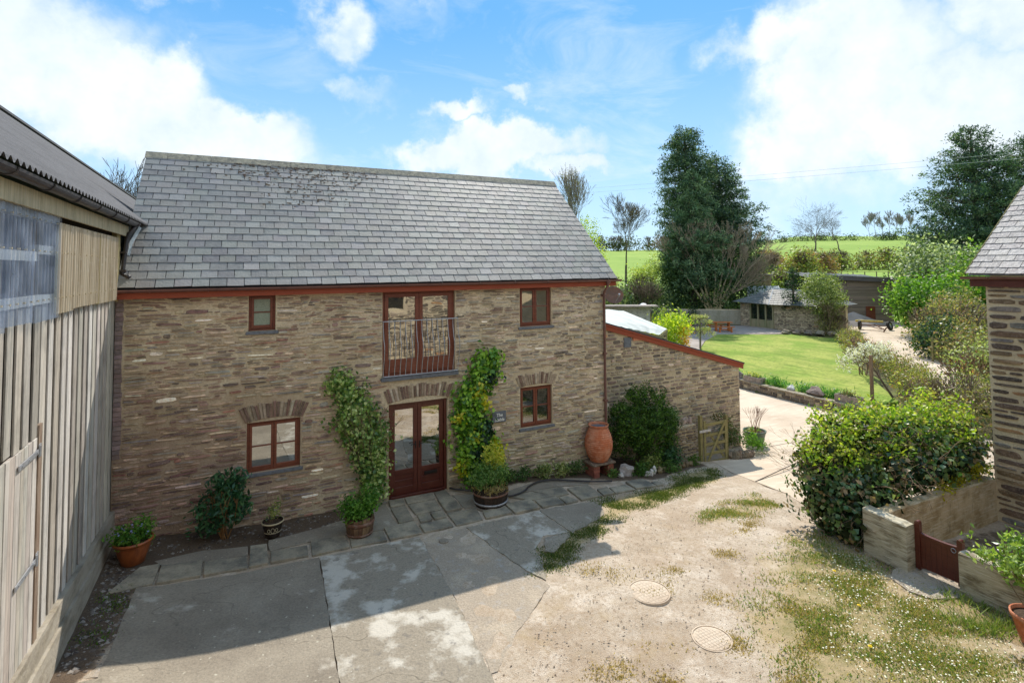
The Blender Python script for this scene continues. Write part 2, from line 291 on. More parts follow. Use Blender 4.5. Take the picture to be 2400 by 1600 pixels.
class A:
    def __init__(self): self.v = []; self.f = []; self.c = []
    def add(self, vs, fs, col=(.5, .5, .5)):
        b = len(self.v); self.v += [tuple(x) for x in vs]; self.f += [tuple(i+b for i in q) for q in fs]; self.c += [col]*len(vs); return self
    def box(self, x0, x1, y0, y1, z0, z1, col=(.5, .5, .5), bev=0.0):
        return self.ob(((x0+x1)/2, (y0+y1)/2, (z0+z1)/2), ((x1-x0)/2, 0, 0), (0, (y1-y0)/2, 0), (0, 0, (z1-z0)/2), col)
    def ob(self, c, a, b, d, col=(.5, .5, .5)):
        vs = []
        for i in (-1, 1):
            for j in (-1, 1):
                for k in (-1, 1): vs.append([c[n]+i*a[n]+j*b[n]+k*d[n] for n in range(3)])
        return self.add(vs, [(0, 1, 3, 2), (4, 6, 7, 5), (0, 4, 5, 1), (2, 3, 7, 6), (0, 2, 6, 4), (1, 5, 7, 3)], col)
    def bar(self, p, q, w, h, up=(0, 0, 1), col=(.5, .5, .5)):
        p = Vector(p); q = Vector(q); d = q-p; u = Vector(up); sd = d.cross(u)
        if sd.length < 1e-6: sd = Vector((1, 0, 0))
        sd.normalize(); uu = sd.cross(d).normalized()
        return self.ob((p+q)/2, d/2, sd*w/2, uu*h/2, col)
    def tube(self, pts, r, n=8, col=(.5, .5, .5), caps=True):
        P = [Vector(p) for p in pts]; rr = r if isinstance(r, (list, tuple)) else [r]*len(P)
        vs = []; prev = None
        for i, p in enumerate(P):
            d = (P[min(i+1, len(P)-1)]-P[max(i-1, 0)]).normalized()
            if prev is None:
                a = d.cross(Vector((0, 0, 1)));  a = a if a.length > .05 else d.cross(Vector((0, 1, 0)))
            else: a = prev-d*prev.dot(d)
            a.normalize(); prev = a; b = d.cross(a)
            for k in range(n):
                t = 2*math.pi*k/n; vs.append(p+(a*math.cos(t)+b*math.sin(t))*rr[i])
        fs = [(i*n+k, i*n+(k+1) % n, (i+1)*n+(k+1) % n, (i+1)*n+k) for i in range(len(P)-1) for k in range(n)]
        if caps: fs += [tuple(range(n))[::-1], tuple((len(P)-1)*n+k for k in range(n))]
        return self.add(vs, fs, col)
    def lathe(self, prof, c, n=28, col=(.5, .5, .5), wob=0.0, axis=None):
        vs = []; fs = []
        for r, z in prof:
            for k in range(n):
                t = 2*math.pi*k/n; rr = r*(1+wob*math.sin(3*t+z*5))
                vs.append((c[0]+rr*math.cos(t), c[1]+rr*math.sin(t), c[2]+z))
        for i in range(len(prof)-1):
            for k in range(n): fs.append((i*n+k, i*n+(k+1) % n, (i+1)*n+(k+1) % n, (i+1)*n+k))
        return self.add(vs, fs, col)
    def prism(self, poly, z0, z1, col=(.5, .5, .5)):
        n = len(poly); zf = (lambda z: z if callable(z) else (lambda x, y: z))
        a = zf(z0); b = zf(z1)
        vs = [(x, y, a(x, y)) for x, y in poly]+[(x, y, b(x, y)) for x, y in poly]
        return self.add(vs, [tuple(range(n))[::-1], tuple(range(n, 2*n))]+[(i, (i+1) % n, n+(i+1) % n, n+i) for i in range(n)], col)
    def build(self, name, mt, parent=None, org=None, kind=None, label=None, smooth=False, bevel=0.0):
        org = ORG[parent.name] if parent is not None else (org or (0, 0, 0))
        me = bpy.data.meshes.new(name)
        me.from_pydata([(x-org[0], y-org[1], z-org[2]) for x, y, z in self.v], [], self.f)
        at = me.attributes.new('Col', 'FLOAT_COLOR', 'POINT')
        at.data.foreach_set('color', np.array([tuple(c)[:3]+(1.0,) for c in self.c], dtype=np.float32).ravel())
        if smooth:
            me.polygons.foreach_set('use_smooth', np.ones(len(me.polygons), bool))
        o = finish(me, name, mt, parent, org)
        if bevel:
            b = o.modifiers.new('bevel', 'BEVEL'); b.width = bevel; b.segments = 1; b.limit_method = 'ANGLE'; b.angle_limit = .7
        if kind: o['kind'] = kind
        if label: o['label'] = label
        return o

def fixn(o):
    bm = bmesh.new(); bm.from_mesh(o.data); bmesh.ops.recalc_face_normals(bm, faces=bm.faces); bm.to_mesh(o.data); bm.free(); return o

def jc(c, k=.15, r=R):
    m = 1+r.uniform(-k, k); return tuple(max(0, x*m*(1+r.uniform(-k, k)*.25)) for x in c)

# ------------------------------------------------------------------ ground heights
def lerp1(x, xs, ys):
    if x <= xs[0]: return ys[0]
    for i in range(len(xs)-1):
        if x <= xs[i+1]: return ys[i]+(ys[i+1]-ys[i])*(x-xs[i])/(xs[i+1]-xs[i])
    return ys[-1]
def G(x, y):
    if x <= 8: return lerp1(x, [0, 1, 2, 4, 5.5, 8], [.36, .2, .1, .02, 0, -.05])
    k = .1+(.055-.1)*min(max(-y/6, 0), 1)
    return -.05-(min(x, 16.2)-8)*k
def sst(t): t = min(max(t, 0), 1); return t*t*(3-2*t)
def H(x, y):
    F_ = (x-2.03)*.4495+(y+12)*.892; L_ = (x-2.03)*.893-(y+12)*.4496
    if F_ < 30: return G(x, y)+(-.5-G(x, y))*sst((F_-20)/8)*(1 if x > 22 or y > 8 else 0)
    u = L_/F_
    a = lerp1(F_, [46, 50, 56, 62, 90, 150, 165, 260, 500, 900], [-.55, -.45, .6, 2.0, 4.2, 9.7, 10.2, 9, 6, 0])
    b = lerp1(F_, [46, 62, 70, 80, 120, 150, 170, 220, 300, 340, 600, 900], [-.55, -.5, -.2, .8, 3.2, 4.5, 6.8, 13.5, 21.3, 21.8, 12, 0])
    z = a+(b-a)*sst((u-.28)/.27)
    return min(z, -.5) if F_ < 46 else z

# ------------------------------------------------------------------ masonry
def masonry(W, zb, zt, blocks, O, U, N, ch, ln, gap, dep, pal, rnd, wob=.03, skip=.03, tilt=0.0, jt=.012):
    """stones laid in rough courses on the plane O + u*U + z; returns (verts, faces, colour, size)"""
    out = []; z = zb; ph = rnd.uniform(0, 6)
    while z < zt-.02:
        h = rnd.uniform(*ch); h = min(h, zt-z)
        iv = [(0.0, W)]
        for (a, b, c, d) in blocks:
            if c < z+h*.75 and d > z+h*.25:
                nv = []
                for p, q in iv:
                    if b <= p or a >= q: nv.append((p, q)); continue
                    if a > p: nv.append((p, a))
                    if b < q: nv.append((b, q))
                iv = nv
        for p, q in iv:
            u = p+rnd.uniform(0, gap)
            while u < q-.035:
                l = rnd.uniform(*ln)*(.5+.8*h/ch[1]); l = min(l, q-u)
                if q-u-l < .06: l = q-u
                if l > .03 and rnd.random() > skip:
                    hh = h*rnd.uniform(.50, 1.06)*.5-gap*.35; ll = l/2-gap*.5
                    cu = u+l/2; cz = z+h/2+wob*math.sin(cu*1.3+z*1.1+ph)*.5+wob*.25*math.sin(cu*3.7+z*5)+rnd.uniform(-.006, .006); tl_ = tilt+rnd.gauss(0, jt)
                    if cz+hh > zt: cz = zt-hh
                    n = 8; d = rnd.uniform(*dep); ring = []
                    for k in range(n):
                        t = 2*math.pi*(k+.5)/n; cx_ = math.cos(t); sx_ = math.sin(t)
                        e = .55
                        px = math.copysign(abs(cx_)**e, cx_)*ll*rnd.uniform(.84, 1.04); pz = math.copysign(abs(sx_)**e, sx_)*hh*rnd.uniform(.76, 1.06)
                        ring.append((px, pz+px*tl_))
                    vs = []
                    for sc, dd in ((1.0, -.01), (.95, d*.7), (.80, d)):
                        for px, pz in ring:
                            uu = cu+px*(sc if ll < .1 else 1-(1-sc)*.1/ll*1.2); zz = cz+pz*sc
                            dz = dd+rnd.uniform(-.15, .15)*d if dd == d else dd
                            vs.append((O[0]+U[0]*uu+N[0]*dz, O[1]+U[1]*uu+N[1]*dz, O[2]+zz))
                    fs = [(r_*n+k, r_*n+(k+1) % n, (r_+1)*n+(k+1) % n, (r_+1)*n+k) for r_ in range(2) for k in range(n)]+[tuple(range(2*n, 3*n))]
                    out.append((vs, fs, pal(cu, cz, rnd), ll*hh*4))
                u += l
        z += h
    return out

CAM = Vector((2.03, -11.99, 5.09))
def emit_stones(st, parent, mt, limit=300, name='stone', rest='small_stones'):
    """the stones that show largest as parts of their own, the remainder as one part"""
    def key(q):
        c = Vector(q[0][0]); return -q[3]/max((c-CAM).length_squared, 1)
    st.sort(key=key)
    for vs, fs, c, _ in st[:limit]:
        a = A(); a.add(vs, fs, c); a.build(name, mt, parent)
    if len(st) > limit:
        a = A()
        for vs, fs, c, _ in st[limit:]: a.add(vs, fs, c)
        a.build(rest, mt, parent, kind='stuff')

def wall_with_holes(a, O, U, N, W, zb, zt, holes, thick, col=(.4, .34, .25)):
    """front and back faces and reveals of a wall; zt may be a function of u"""
    ztf = zt if callable(zt) else (lambda u: zt)
    us = sorted(set([0, W]+[h[0] for h in holes]+[h[1] for h in holes]))
    P = lambda u, z, d: (O[0]+U[0]*u-N[0]*d, O[1]+U[1]*u-N[1]*d, O[2]+z)
    for u0, u1 in zip(us[:-1], us[1:]):
        hs = sorted([h for h in holes if h[0] < (u0+u1)/2 < h[1]], key=lambda h: h[2])
        z = zb; segs = []
        for h in hs: segs.append((z, h[2], False)); z = h[3]
        segs.append((z, None, True))
        for z0, z1, top in segs:
            a0 = ztf(u0) if top else z1; a1 = ztf(u1) if top else z1
            if a0-z0 < .001 and a1-z0 < .001: continue
            for d in (0, thick): a.add([P(u0, z0, d), P(u1, z0, d), P(u1, a1, d), P(u0, a0, d)], [(0, 1, 2, 3) if d == 0 else (3, 2, 1, 0)], col)
            if top: a.add([P(u0, a0, 0), P(u1, a1, 0), P(u1, a1, thick), P(u0, a0, thick)], [(0, 1, 2, 3)], col)
    for h in holes:
        x0, x1, z0, z1 = h
        a.add([P(x0, z0, 0), P(x0, z0, thick), P(x0, z1, thick), P(x0, z1, 0)], [(0, 1, 2, 3)], col)
        a.add([P(x1, z0, 0), P(x1, z1, 0), P(x1, z1, thick), P(x1, z0, thick)], [(0, 1, 2, 3)], col)
        a.add([P(x0, z1, 0), P(x0, z1, thick), P(x1, z1, thick), P(x1, z1, 0)], [(0, 1, 2, 3)], col)
        a.add([P(x0, z0, 0), P(x1, z0, 0), P(x1, z0, thick), P(x0, z0, thick)], [(0, 1, 2, 3)], col)
    for u in (0, W): a.add([P(u, zb, 0), P(u, zb, thick), P(u, ztf(u), thick), P(u, ztf(u), 0)], [(0, 1, 2, 3)], col)

PAL_HOUSE = [(s(134, 108, 90), 5), (s(122, 94, 82), 3.4), (s(160, 138, 110), 6), (s(148, 132, 112), 6), (s(112, 97, 84), 2.4), (s(92, 80, 72), 1.6), (s(176, 156, 126), 4), (s(140, 132, 118), 3.5), (s(142, 98, 78), 1.3), (s(204, 194, 176), .8), (s(124, 120, 116), 1.4)]
def pick(pal, r):
    t = r.random()*sum(w_ for _, w_ in pal)
    for c, w_ in pal:
        t -= w_
        if t <= 0: return c
    return pal[-1][0]
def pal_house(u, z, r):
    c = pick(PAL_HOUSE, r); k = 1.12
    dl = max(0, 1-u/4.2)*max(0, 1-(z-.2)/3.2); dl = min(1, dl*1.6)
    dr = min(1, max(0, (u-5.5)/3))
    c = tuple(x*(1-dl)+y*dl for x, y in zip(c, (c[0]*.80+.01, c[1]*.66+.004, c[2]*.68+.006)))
    g = (c[0]+c[1]+c[2])/3
    k = 2.05
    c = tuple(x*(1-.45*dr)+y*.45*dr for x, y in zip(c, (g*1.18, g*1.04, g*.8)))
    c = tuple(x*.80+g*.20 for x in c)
    return jc(tuple(x*k for x in c), .24, r)

# ------------------------------------------------------------------ the converted stone house
HX = 10.9
house = thing('stone_house', (0, 0, 0), 'two storey rubble stone house with slate roof, balcony and glazed double doors', 'house')
OPEN = [(2.17, 3.16, 1.08, 2.07), (2.175, 2.67, 3.87, 4.60), (4.84, 6.55, 2.70, 4.60), (4.98, 6.35, -.02, 2.09), (8.27, 9.19, 3.61, 4.60), (8.26, 9.18, 1.11, 2.11)]
a = A()
wall_with_holes(a, (0, 0, 0), (1, 0, 0), (0, -1, 0), HX, -.9, 4.60, OPEN, .42)
# gables and rear wall
RY, RZ = 3.0, 7.84
for x, dx in ((0.02, 1), (HX, -1)):
    pr = [(0, -.9), (6.0, -.9), (6.0, 4.6), (RY, RZ-.1), (0, 4.6)]
    a.add([(x, y, z) for y, z in pr], [(0, 1, 2, 3, 4)], (.4, .34, .25))
a.add([(0, 6, -.9), (HX, 6, -.9), (HX, 6, 4.6), (0, 6, 4.6)], [(0, 1, 2, 3)], (.4, .34, .25))
wall = a.build('wall', M['damp'], house)
blocks = [(x0-.0, x1+.0, z0, z1) for x0, x1, z0, z1 in OPEN]
for x0, x1, z0, z1, k in ((2.10, 3.24, 2.05, 2.12, 0), (2.02, 3.31, 2.12, 2.26, 0), (1.98, 3.36, 2.26, 2.42, 0), (2.12, 3.2, 2.42, 2.53, 0),
                          (4.92, 6.44, 2.1, 2.2, 0), (4.86, 6.52, 2.2, 2.36, 0), (4.84, 6.56, 2.36, 2.52, 0), (5.05, 6.35, 2.52, 2.6, 0),
                          (8.18, 9.26, 2.1, 2.18, 0), (8.10, 9.34, 2.18, 2.32, 0), (8.08, 9.38, 2.32, 2.46, 0), (8.3, 9.15, 2.46, 2.54, 0)): blocks.append((x0, x1, z0, z1))
for x0, x1, z0, z1 in ((2.1, 3.22, .98, 1.08), (2.12, 2.7, 3.80, 3.87), (4.82, 6.57, 2.60, 2.70), (8.2, 9.24, 3.53, 3.61), (8.2, 9.24, 1.02, 1.11)): blocks.append((x0, x1, z0, z1))
blocks += [(0, .13, 1.7, 4.6), (7.46, 7.85, 1.34, 1.64)]
rb = random.Random(88); big = []
for _ in range(900):
    if len(big) > 105: break
    bw, bh = rb.uniform(.16, .46), rb.uniform(.07, .125); bu, bz = rb.uniform(.15, HX-bw-.05), rb.uniform(.1, 4.4)
    q_ = (bu, bu+bw, bz, bz+bh)
    if all(q_[1]+.02 < o[0] or q_[0]-.02 > o[1] or q_[3]+.01 < o[2] or q_[2]-.01 > o[3] for o in blocks): blocks.append(q_); big.append(q_)
bigst = []
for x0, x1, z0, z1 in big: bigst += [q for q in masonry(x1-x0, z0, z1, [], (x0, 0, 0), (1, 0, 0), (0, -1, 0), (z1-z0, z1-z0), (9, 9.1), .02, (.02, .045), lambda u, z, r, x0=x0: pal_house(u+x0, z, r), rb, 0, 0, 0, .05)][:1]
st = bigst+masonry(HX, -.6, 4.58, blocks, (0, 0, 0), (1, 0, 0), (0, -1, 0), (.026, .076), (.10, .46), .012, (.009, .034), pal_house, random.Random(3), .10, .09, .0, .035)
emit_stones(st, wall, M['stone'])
for k in range(34):    # narrow column of bricks in the corner by the barn
    z0 = 1.72+k*.085
    A().box(.004+R.uniform(0, .004), .125+R.uniform(-.012, .012), -.02-R.uniform(0, .008), .05, z0, z0+.074, jc(s(150, 132, 128), .2)).build('brick', M['brick'], wall)
# arches of stones on edge
def arch(x0, x1, zi0, zi1, rise, zo, n, lean):
    """voussoirs between the inner curve (springing zi0, crown zi0+rise) and the outer line"""
    cx_ = (x0+x1)/2; hw = (x1-x0)/2
    for k in range(n):
        t0 = -1+2*k/n; t1 = -1+2*(k+1)/n; g = .10*(t1-t0)
        t0 += g; t1 -= g
        pts = []
        jt = R.uniform(-.035, .03)
        for t, o_ in ((t0, 0), (t1, 0), (t1, 1), (t0, 1)):
            zi = zi0+rise*(1-t*t); x = cx_+t*hw
            if o_: x += t*lean; zi = zo-(.30*rise+.05)*t*t+jt+.35*rise
            pts.append((x, zi))
        d = R.uniform(.012, .035); a = A()
        m_ = ((pts[0][0]+pts[2][0])/2, (pts[0][1]+pts[2][1])/2)
        vs = [(x, .01, z) for x, z in pts]+[(x, -d*.7, z) for x, z in pts]+[(m_[0]+(x-m_[0])*.8, -d, m_[1]+(z-m_[1])*.95) for x, z in pts]
        a.add(vs, [(0, 1, 5, 4), (1, 2, 6, 5), (2, 3, 7, 6), (3, 0, 4, 7), (4, 5, 9, 8), (5, 6, 10, 9), (6, 7, 11, 10), (7, 4, 8, 11), (8, 9, 10, 11)], jc(pick([(s(140, 112, 98), 4), (s(178, 158, 136), 4), (s(156, 138, 120), 3), (s(206, 190, 168), 2), (s(120, 98, 86), 2)], R), .12))
        a.build('arch_stone', M['stone'], wall)
arch(2.14, 3.20, 2.075, 0, .06, 2.42, 19, .13)
arch(4.96, 6.42, 2.11, 0, .09, 2.45, 27, .10)
arch(8.24, 9.22, 2.115, 0, .05, 2.42, 18, .12)

def window(parent, x0, x1, z0, z1, cols, bars, y=.07, pane='pane', mt='redbrown', fw=.045, sash=.05, sill=True, foot=.06, name='window'):
    """casement window facing -y: outer frame, casements, panes with glazing bars, sill"""
    a = A(); d = .075
    a.box(x0, x0+fw, y, y+d, z0, z1); a.box(x1-fw, x1, y, y+d, z0, z1)
    a.box(x0+fw, x1-fw, y, y+d, z1-fw, z1); a.box(x0+fw, x1-fw, y, y+d, z0, z0+fw)
    fr = a.build(name, M[mt], parent, bevel=.004)
    cw = (x1-x0-2*fw)/cols
    for c in range(cols):
        cx0 = x0+fw+c*cw+.003; cx1 = cx0+cw-.006; cz0 = z0+fw+.003; cz1 = z1-fw-.003
        a = A(); yy = y-.014
        a.box(cx0, cx0+sash, yy, yy+.05, cz0, cz1); a.box(cx1-sash, cx1, yy, yy+.05, cz0, cz1)
        a.box(cx0+sash, cx1-sash, yy, yy+.05, cz1-sash, cz1); a.box(cx0+sash, cx1-sash, yy, yy+.05, cz0, cz0+foot)
        ca = a.build('casement', M[mt], fr, bevel=.004)
        gz0 = cz0+foot; gz1 = cz1-sash; n = bars+1; bh = .022
        for i in range(n):
            a0 = gz0+(gz1-gz0)*i/n+(bh/2 if i else 0); a1 = gz0+(gz1-gz0)*(i+1)/n-(bh/2 if i < n-1 else 0)
            A().box(cx0+sash, cx1-sash, yy+.028, yy+.034, a0, a1).build('pane', M[pane], fr)
            if i: A().box(cx0+sash, cx1-sash, yy+.006, yy+.04, a0-bh, a0).build('glazing_bar', M[mt], fr)
    if sill: A().box(x0-.05, x1+.05, -.05, y+.03, z0-.065, z0-.004).build('sill', M['sill'], fr, bevel=.006)
    A().box(x0+.01, x1-.01, y+.30, y+.33, z0, z1).build('dark_back_board', M['voidwood'], fr)  # plain dark board closing the opening behind the panes
    return fr
window(house, 2.17, 3.16, 1.08, 2.07, 2, 1)
window(house, 2.175, 2.67, 3.87, 4.60, 1, 1, .09, 'frost')
window(house, 8.27, 9.19, 3.61, 4.60, 2, 1)
window(house, 8.26, 9.18, 1.11, 2.11, 2, 1, pane='panedark')
# balcony doors
bw = window(house, 4.84, 6.55, 2.70, 4.60, 2, 0, .08, 'pane', 'redbrown', .06, .085, False, .30, name='balcony_door')
A().box(4.80, 6.60, -.09, .10, 2.615, 2.695).build('sill', M['sill'], bw, bevel=.006)
a = A(); x0, x1 = 4.83, 6.57
bt, bb = 3.93, 2.73
a.tube([(x0, -.02, bt), (x0, -.12, bt), (x1, -.12, bt), (x1, -.02, bt)], .012, 6)
rail = a.build('balcony_rail', M['galv'], house)
A().tube([(x0, -.02, bb), (x0, -.12, bb), (x1, -.12, bb), (x1, -.02, bb)], .012, 6).build('bottom_rail', M['galv'], rail)
for k in range(15):
    x = x0+(x1-x0)*k/14
    pts = [(x, -.12-.085*math.sin(math.pi*t)**2*(1 if t < .5 else .55+.45*math.sin(math.pi*t))*1.0*(1.5 if .1 < t < .6 else 1), bb+(bt-bb)*t) for t in [i/12 for i in range(13)]]
    A().tube(pts, .0085, 5).build('baluster', M['galv'], rail)
# front doors
def door_leaf(x0, x1, hand):
    a = A(); y = .10; st_ = .095; z0 = .06; z1 = 2.03
    a.box(x0, x0+st_, y, y+.05, z0, z1); a.box(x1-st_, x1, y, y+.05, z0, z1)
    a.box(x0+st_, x1-st_, y, y+.05, z1-.10, z1); a.box(x0+st_, x1-st_, y, y+.05, .50, .60); a.box(x0+st_, x1-st_, y, y+.05, z0, .22)
    a.box(x0+st_, x1-st_, y+.022, y+.04, .22, .50); a.box(x0+st_, x1-st_, y+.004, y+.02, .345, .37)
    lf = a.build('leaf', M['doorwood'], door, bevel=.004)
    A().box(x0+st_, x1-st_, y+.024, y+.032, .60, z1-.10).build('pane', M['pane'], lf)
    return lf
a = A()
a.box(4.98, 5.045, .06, .17, 0, 2.09); a.box(6.285, 6.35, .06, .17, 0, 2.09); a.box(5.045, 6.285, .06, .17, 2.035, 2.09); a.box(5.045, 6.285, .02, .19, 0, .055)
door = a.build('door', M['doorwood'], house, bevel=.005)
l1 = door_leaf(5.05, 5.662, 1); l2 = door_leaf(5.668, 6.28, 0)
A().box(5.82, 6.13, .086, .099, .40, .475).build('letterbox', M['iron'], door, bevel=.004)
a = A(); a.tube([(5.62, .10, 1.13), (5.62, .06, 1.13), (5.52, .055, 1.135), (5.50, .06, 1.12)], .009, 6); a.box(5.607, 5.633, .088, .1, 1.03, 1.19)
a.build('handle', M['iron'], door)
a = A(); a.tube([(5.71, .10, 1.13), (5.71, .06, 1.13), (5.79, .055, 1.135)], .009, 6); a.box(5.697, 5.723, .088, .1, 1.03, 1.19)
a.build('handle', M['iron'], door)
A().box(4.99, 6.34, .42, .45, 0, 2.08).build('dark_door_back', M['voidwood'], door)  # plain dark board closing the doorway behind the leaves
# slate name plate with painted words
pl = A().box(7.47, 7.84, -.055, -.02, 1.36, 1.62).build('name_plate', M['sill'], house, bevel=.01)
for k, (tx, tz) in enumerate((('The', 1.505), ('Stable', 1.395))):
    fc = bpy.data.curves.new('lettering', 'FONT'); fc.body = tx; fc.size = .105; fc.align_x = 'CENTER'; fc.extrude = .002; fc.offset = .002; fc.shear = .12
    tmp = bpy.data.objects.new('tmp_text', fc); COL.objects.link(tmp); bpy.context.view_layer.update()
    me_ = bpy.data.meshes.new_from_object(tmp.evaluated_get(bpy.context.evaluated_depsgraph_get())); bpy.data.objects.remove(tmp)
    me_.materials.clear(); me_.materials.append(M['white'])
    fo = bpy.data.objects.new('lettering', me_); COL.objects.link(fo); fo.parent = pl
    fo.location = (7.66, -.058, tz); fo.rotation_euler = (math.pi/2, 0, 0); fo['label'] = 'white painted word'; ORG[fo.name] = (0, 0, 0)
a = A(); a.box(7.075, 7.125, -.13, -.02, 1.80, 1.94); a.box(7.06, 7.14, -.14, -.01, 1.94, 1.955); a.build('wall_lamp', M['galv'], house)
# fascia, gutter
XG0, XG1 = .03, 11.11
A().box(XG0, XG1, -.20, -.165, 4.585, 4.735).build('fascia', M['redpaint'], house, bevel=.003)
A().box(XG0, XG1, -.165, .0, 4.60, 4.63).build('soffit', M['redpaint'], house)
def gutter(p, q, r, mt, parent, down=True, nm='gutter'):
    p = Vector(p); q = Vector(q); d = (q-p).normalized(); sd = d.cross(Vector((0, 0, 1))).normalized(); a = A(); n = 8
    vs = []
    for e in (p, q):
        for k in range(n+1):
            t = math.pi*k/n; vs.append(e+sd*math.cos(t)*r+Vector((0, 0, -math.sin(t)*r)))
        for k in range(n+1):
            t = math.pi*(n-k)/n; vs.append(e+sd*math.cos(t)*r*.88+Vector((0, 0, -math.sin(t)*r*.88)))
    m_ = 2*n+2
    a.add(vs, [(k, (k+1) % m_, m_+(k+1) % m_, m_+k) for k in range(m_)]+[tuple(range(n+1))+(), tuple(m_+k for k in range(n+1))[::-1]])
    return a.build(nm, mt, parent, smooth=False)
gt = gutter((XG0-.02, -.262, 4.755), (XG1+.12, -.262, 4.755), .058, M['gutter'], house)
for k in range(12):
    x = .55+k*.93
    a = A(); a.tube([(x, -.262+.063*math.cos(t), 4.757-.063*math.sin(t)) for t in [math.pi*i/6 for i in range(7)]], .008, 4); a.build('gutter_bracket', M['gutter'], gt)
a = A(); a.tube([(10.80, -.262, 4.70), (10.80, -.262, 4.60), (10.80, -.10, 4.42), (10.80, -.075, 4.35), (10.795, -.075, .95), (10.78, -.09, .72)], .034, 10)
dp = a.build('downpipe', M['gutter'], house, smooth=True)
a = A(); a.lathe([(.03, 0), (.07, .06), (.075, .13)], (10.80, -.262, 4.62), 12)
for z in (4.30, 2.75, 1.5): a.box(10.75, 10.85, -.12, -.002, z, z+.05)
a.build('pipe_clip', M['gutter'], dp)

def slate_roof(parent, e0, along, up_h, run, rise, width, gauge, sw, thick, cols, rnd, mt, limit=300, yskip=None, vary=.006, kick=.012):
    """slates course by course; e0 eave corner, along unit vector, up_h unit horizontal vector towards ridge"""
    L_ = math.hypot(run, rise); cu = run/L_; su = rise/L_
    N_ = (-up_h[0]*su, -up_h[1]*su, cu)
    n = int(round(L_/gauge)); gg = L_/n; out = []
    for r_ in range(n):
        u = -sw*(.5 if r_ % 2 else 0)
        while u < width-.01:
            wv = sw*rnd.uniform(.97, 1.03); a0 = max(0, u)+.006; a1 = min(width, u+wv)-.006
            if a1-a0 > .03:
                t0 = r_*gg-.012+rnd.uniform(-vary, vary); t1 = (r_+1)*gg+.045; b0 = kick+thick+rnd.uniform(0, .004); b1 = .002
                vs = []
                for (uu, tt, hh) in ((a0, t0+rnd.uniform(-vary, vary)*.7, b0), (a1, t0+rnd.uniform(-vary, vary)*.7, b0), (a1, t1, b1+thick), (a0, t1, b1+thick)):
                    for dh in (0, -thick):
                        vs.append(tuple(e0[i]+along[i]*uu+(up_h[i]*cu*tt if i < 2 else su*tt)+N_[i]*(hh+dh) for i in range(3)))
                out.append((vs, [(0, 2, 4, 6), (7, 5, 3, 1), (0, 1, 3, 2), (2, 3, 5, 4), (6, 7, 1, 0), (4, 5, 7, 6)], jc(cols[rnd.randrange(len(cols))], .11, rnd)))
            u += wv
    out.sort(key=lambda q: (Vector(q[0][0])-CAM).length)
    for vs, fs, c in out[:limit]: a = A(); a.add(vs, fs, c); fixn(a.build('slate', mt, parent))
    if len(out) > limit:
        a = A()
        for vs, fs, c in out[limit:]: a.add(vs, fs, c)
        fixn(a.build('upper_slates', mt, parent, kind='stuff'))
XR0, XR1 = .03, 11.12
EY, EZ = -.235, 4.785
a = A()
a.add([(XR0+.01, EY+.01, EZ-.015), (XR1-.01, EY+.01, EZ-.015), (XR1-.01, RY, RZ), (XR0+.01, RY, RZ), (XR1-.01, 6.25, EZ-.03), (XR0+.01, 6.25, EZ-.03),
       (XR0+.01, EY+.01, EZ-.06), (XR1-.01, EY+.01, EZ-.06), (XR1-.01, RY, RZ-.10), (XR0+.01, RY, RZ-.10), (XR1-.01, 6.25, EZ-.10), (XR0+.01, 6.25, EZ-.10)],
      [(0, 1, 2, 3), (3, 2, 4, 5), (7, 6, 9, 8), (8, 9, 11, 10), (0, 6, 7, 1), (1, 7, 8, 2), (2, 8, 10, 4), (0, 3, 9, 6), (3, 5, 11, 9), (4, 10, 11, 5)], s(90, 92, 96))
roof = a.build('roof', M['underlay'], house)
SL = [s(132, 131, 126), s(137, 136, 131), s(126, 125, 123), s(141, 139, 136), s(134, 131, 126), s(121, 120, 119)]
slate_roof(roof, (XR0, EY, EZ), (1, 0, 0), (0, 1, 0), RY-EY, RZ-EZ, XR1-XR0, .222, .292, .015, SL, random.Random(5), M['slate'])
# moss and lichen cushions near the ridge
a = A(); rn = random.Random(21)
for _ in range(360):
    t = rn.random()**1.8; u = 3.45+rn.gauss(0, .95); v = RZ-.14-t*1.15*(1 if abs(u-3.45) < 1 else .5)
    y = EY+(v-EZ)/(RZ-EZ)*(RY-EY); rr = rn.uniform(.012, .042)
    if not XR0 < u < XR1: continue
    n0 = Vector((0, -.69, .72)); c0 = Vector((u, y, v))+n0*.036; ex = Vector((1, 0, 0)); ey = Vector((0, .72, .69))
    vs = [c0+n0*.006]+[c0+ex*math.cos(q*1.05)*rr*rn.uniform(.7, 1.3)+ey*math.sin(q*1.05)*rr*rn.uniform(.6, 1) for q in range(6)]
    a.add(vs, [(0, q+1, (q+1) % 6+1) for q in range(6)], jc(s(84, 70, 58), .2, rn))
a.build('lichen', M['rock'], roof, kind='stuff')
for k in range(25):   # ridge tiles
    x0 = XR0-.02+k*.447; x1 = min(x0+.441, XR1+.02); z = RZ+.05
    a = A(); w_ = .17; dz = .165
    vs = []
    for x in (x0, x1):
        vs += [(x, RY-w_, z-dz), (x, RY-.015, z), (x, RY+.015, z), (x, RY+w_, z-dz), (x, RY+w_-.01, z-dz-.02), (x, RY, z-.03), (x, RY-w_+.01, z-dz-.02)]
    a.add(vs, [(i, (i+1) % 7, 7+(i+1) % 7, 7+i) for i in range(7)]+[(0, 1, 2, 3, 4, 5, 6)[::-1], tuple(range(7, 14))])
    fixn(a.build('ridge_tile', M['ridge'], roof))
# verge mortar
a = A()
for x in (XR0-.004, XR1-.02): a.bar((x+.012, EY, EZ-.03), (x+.012, RY, RZ-.03), .02, .05)
a.build('verge', M['ridge'], roof)

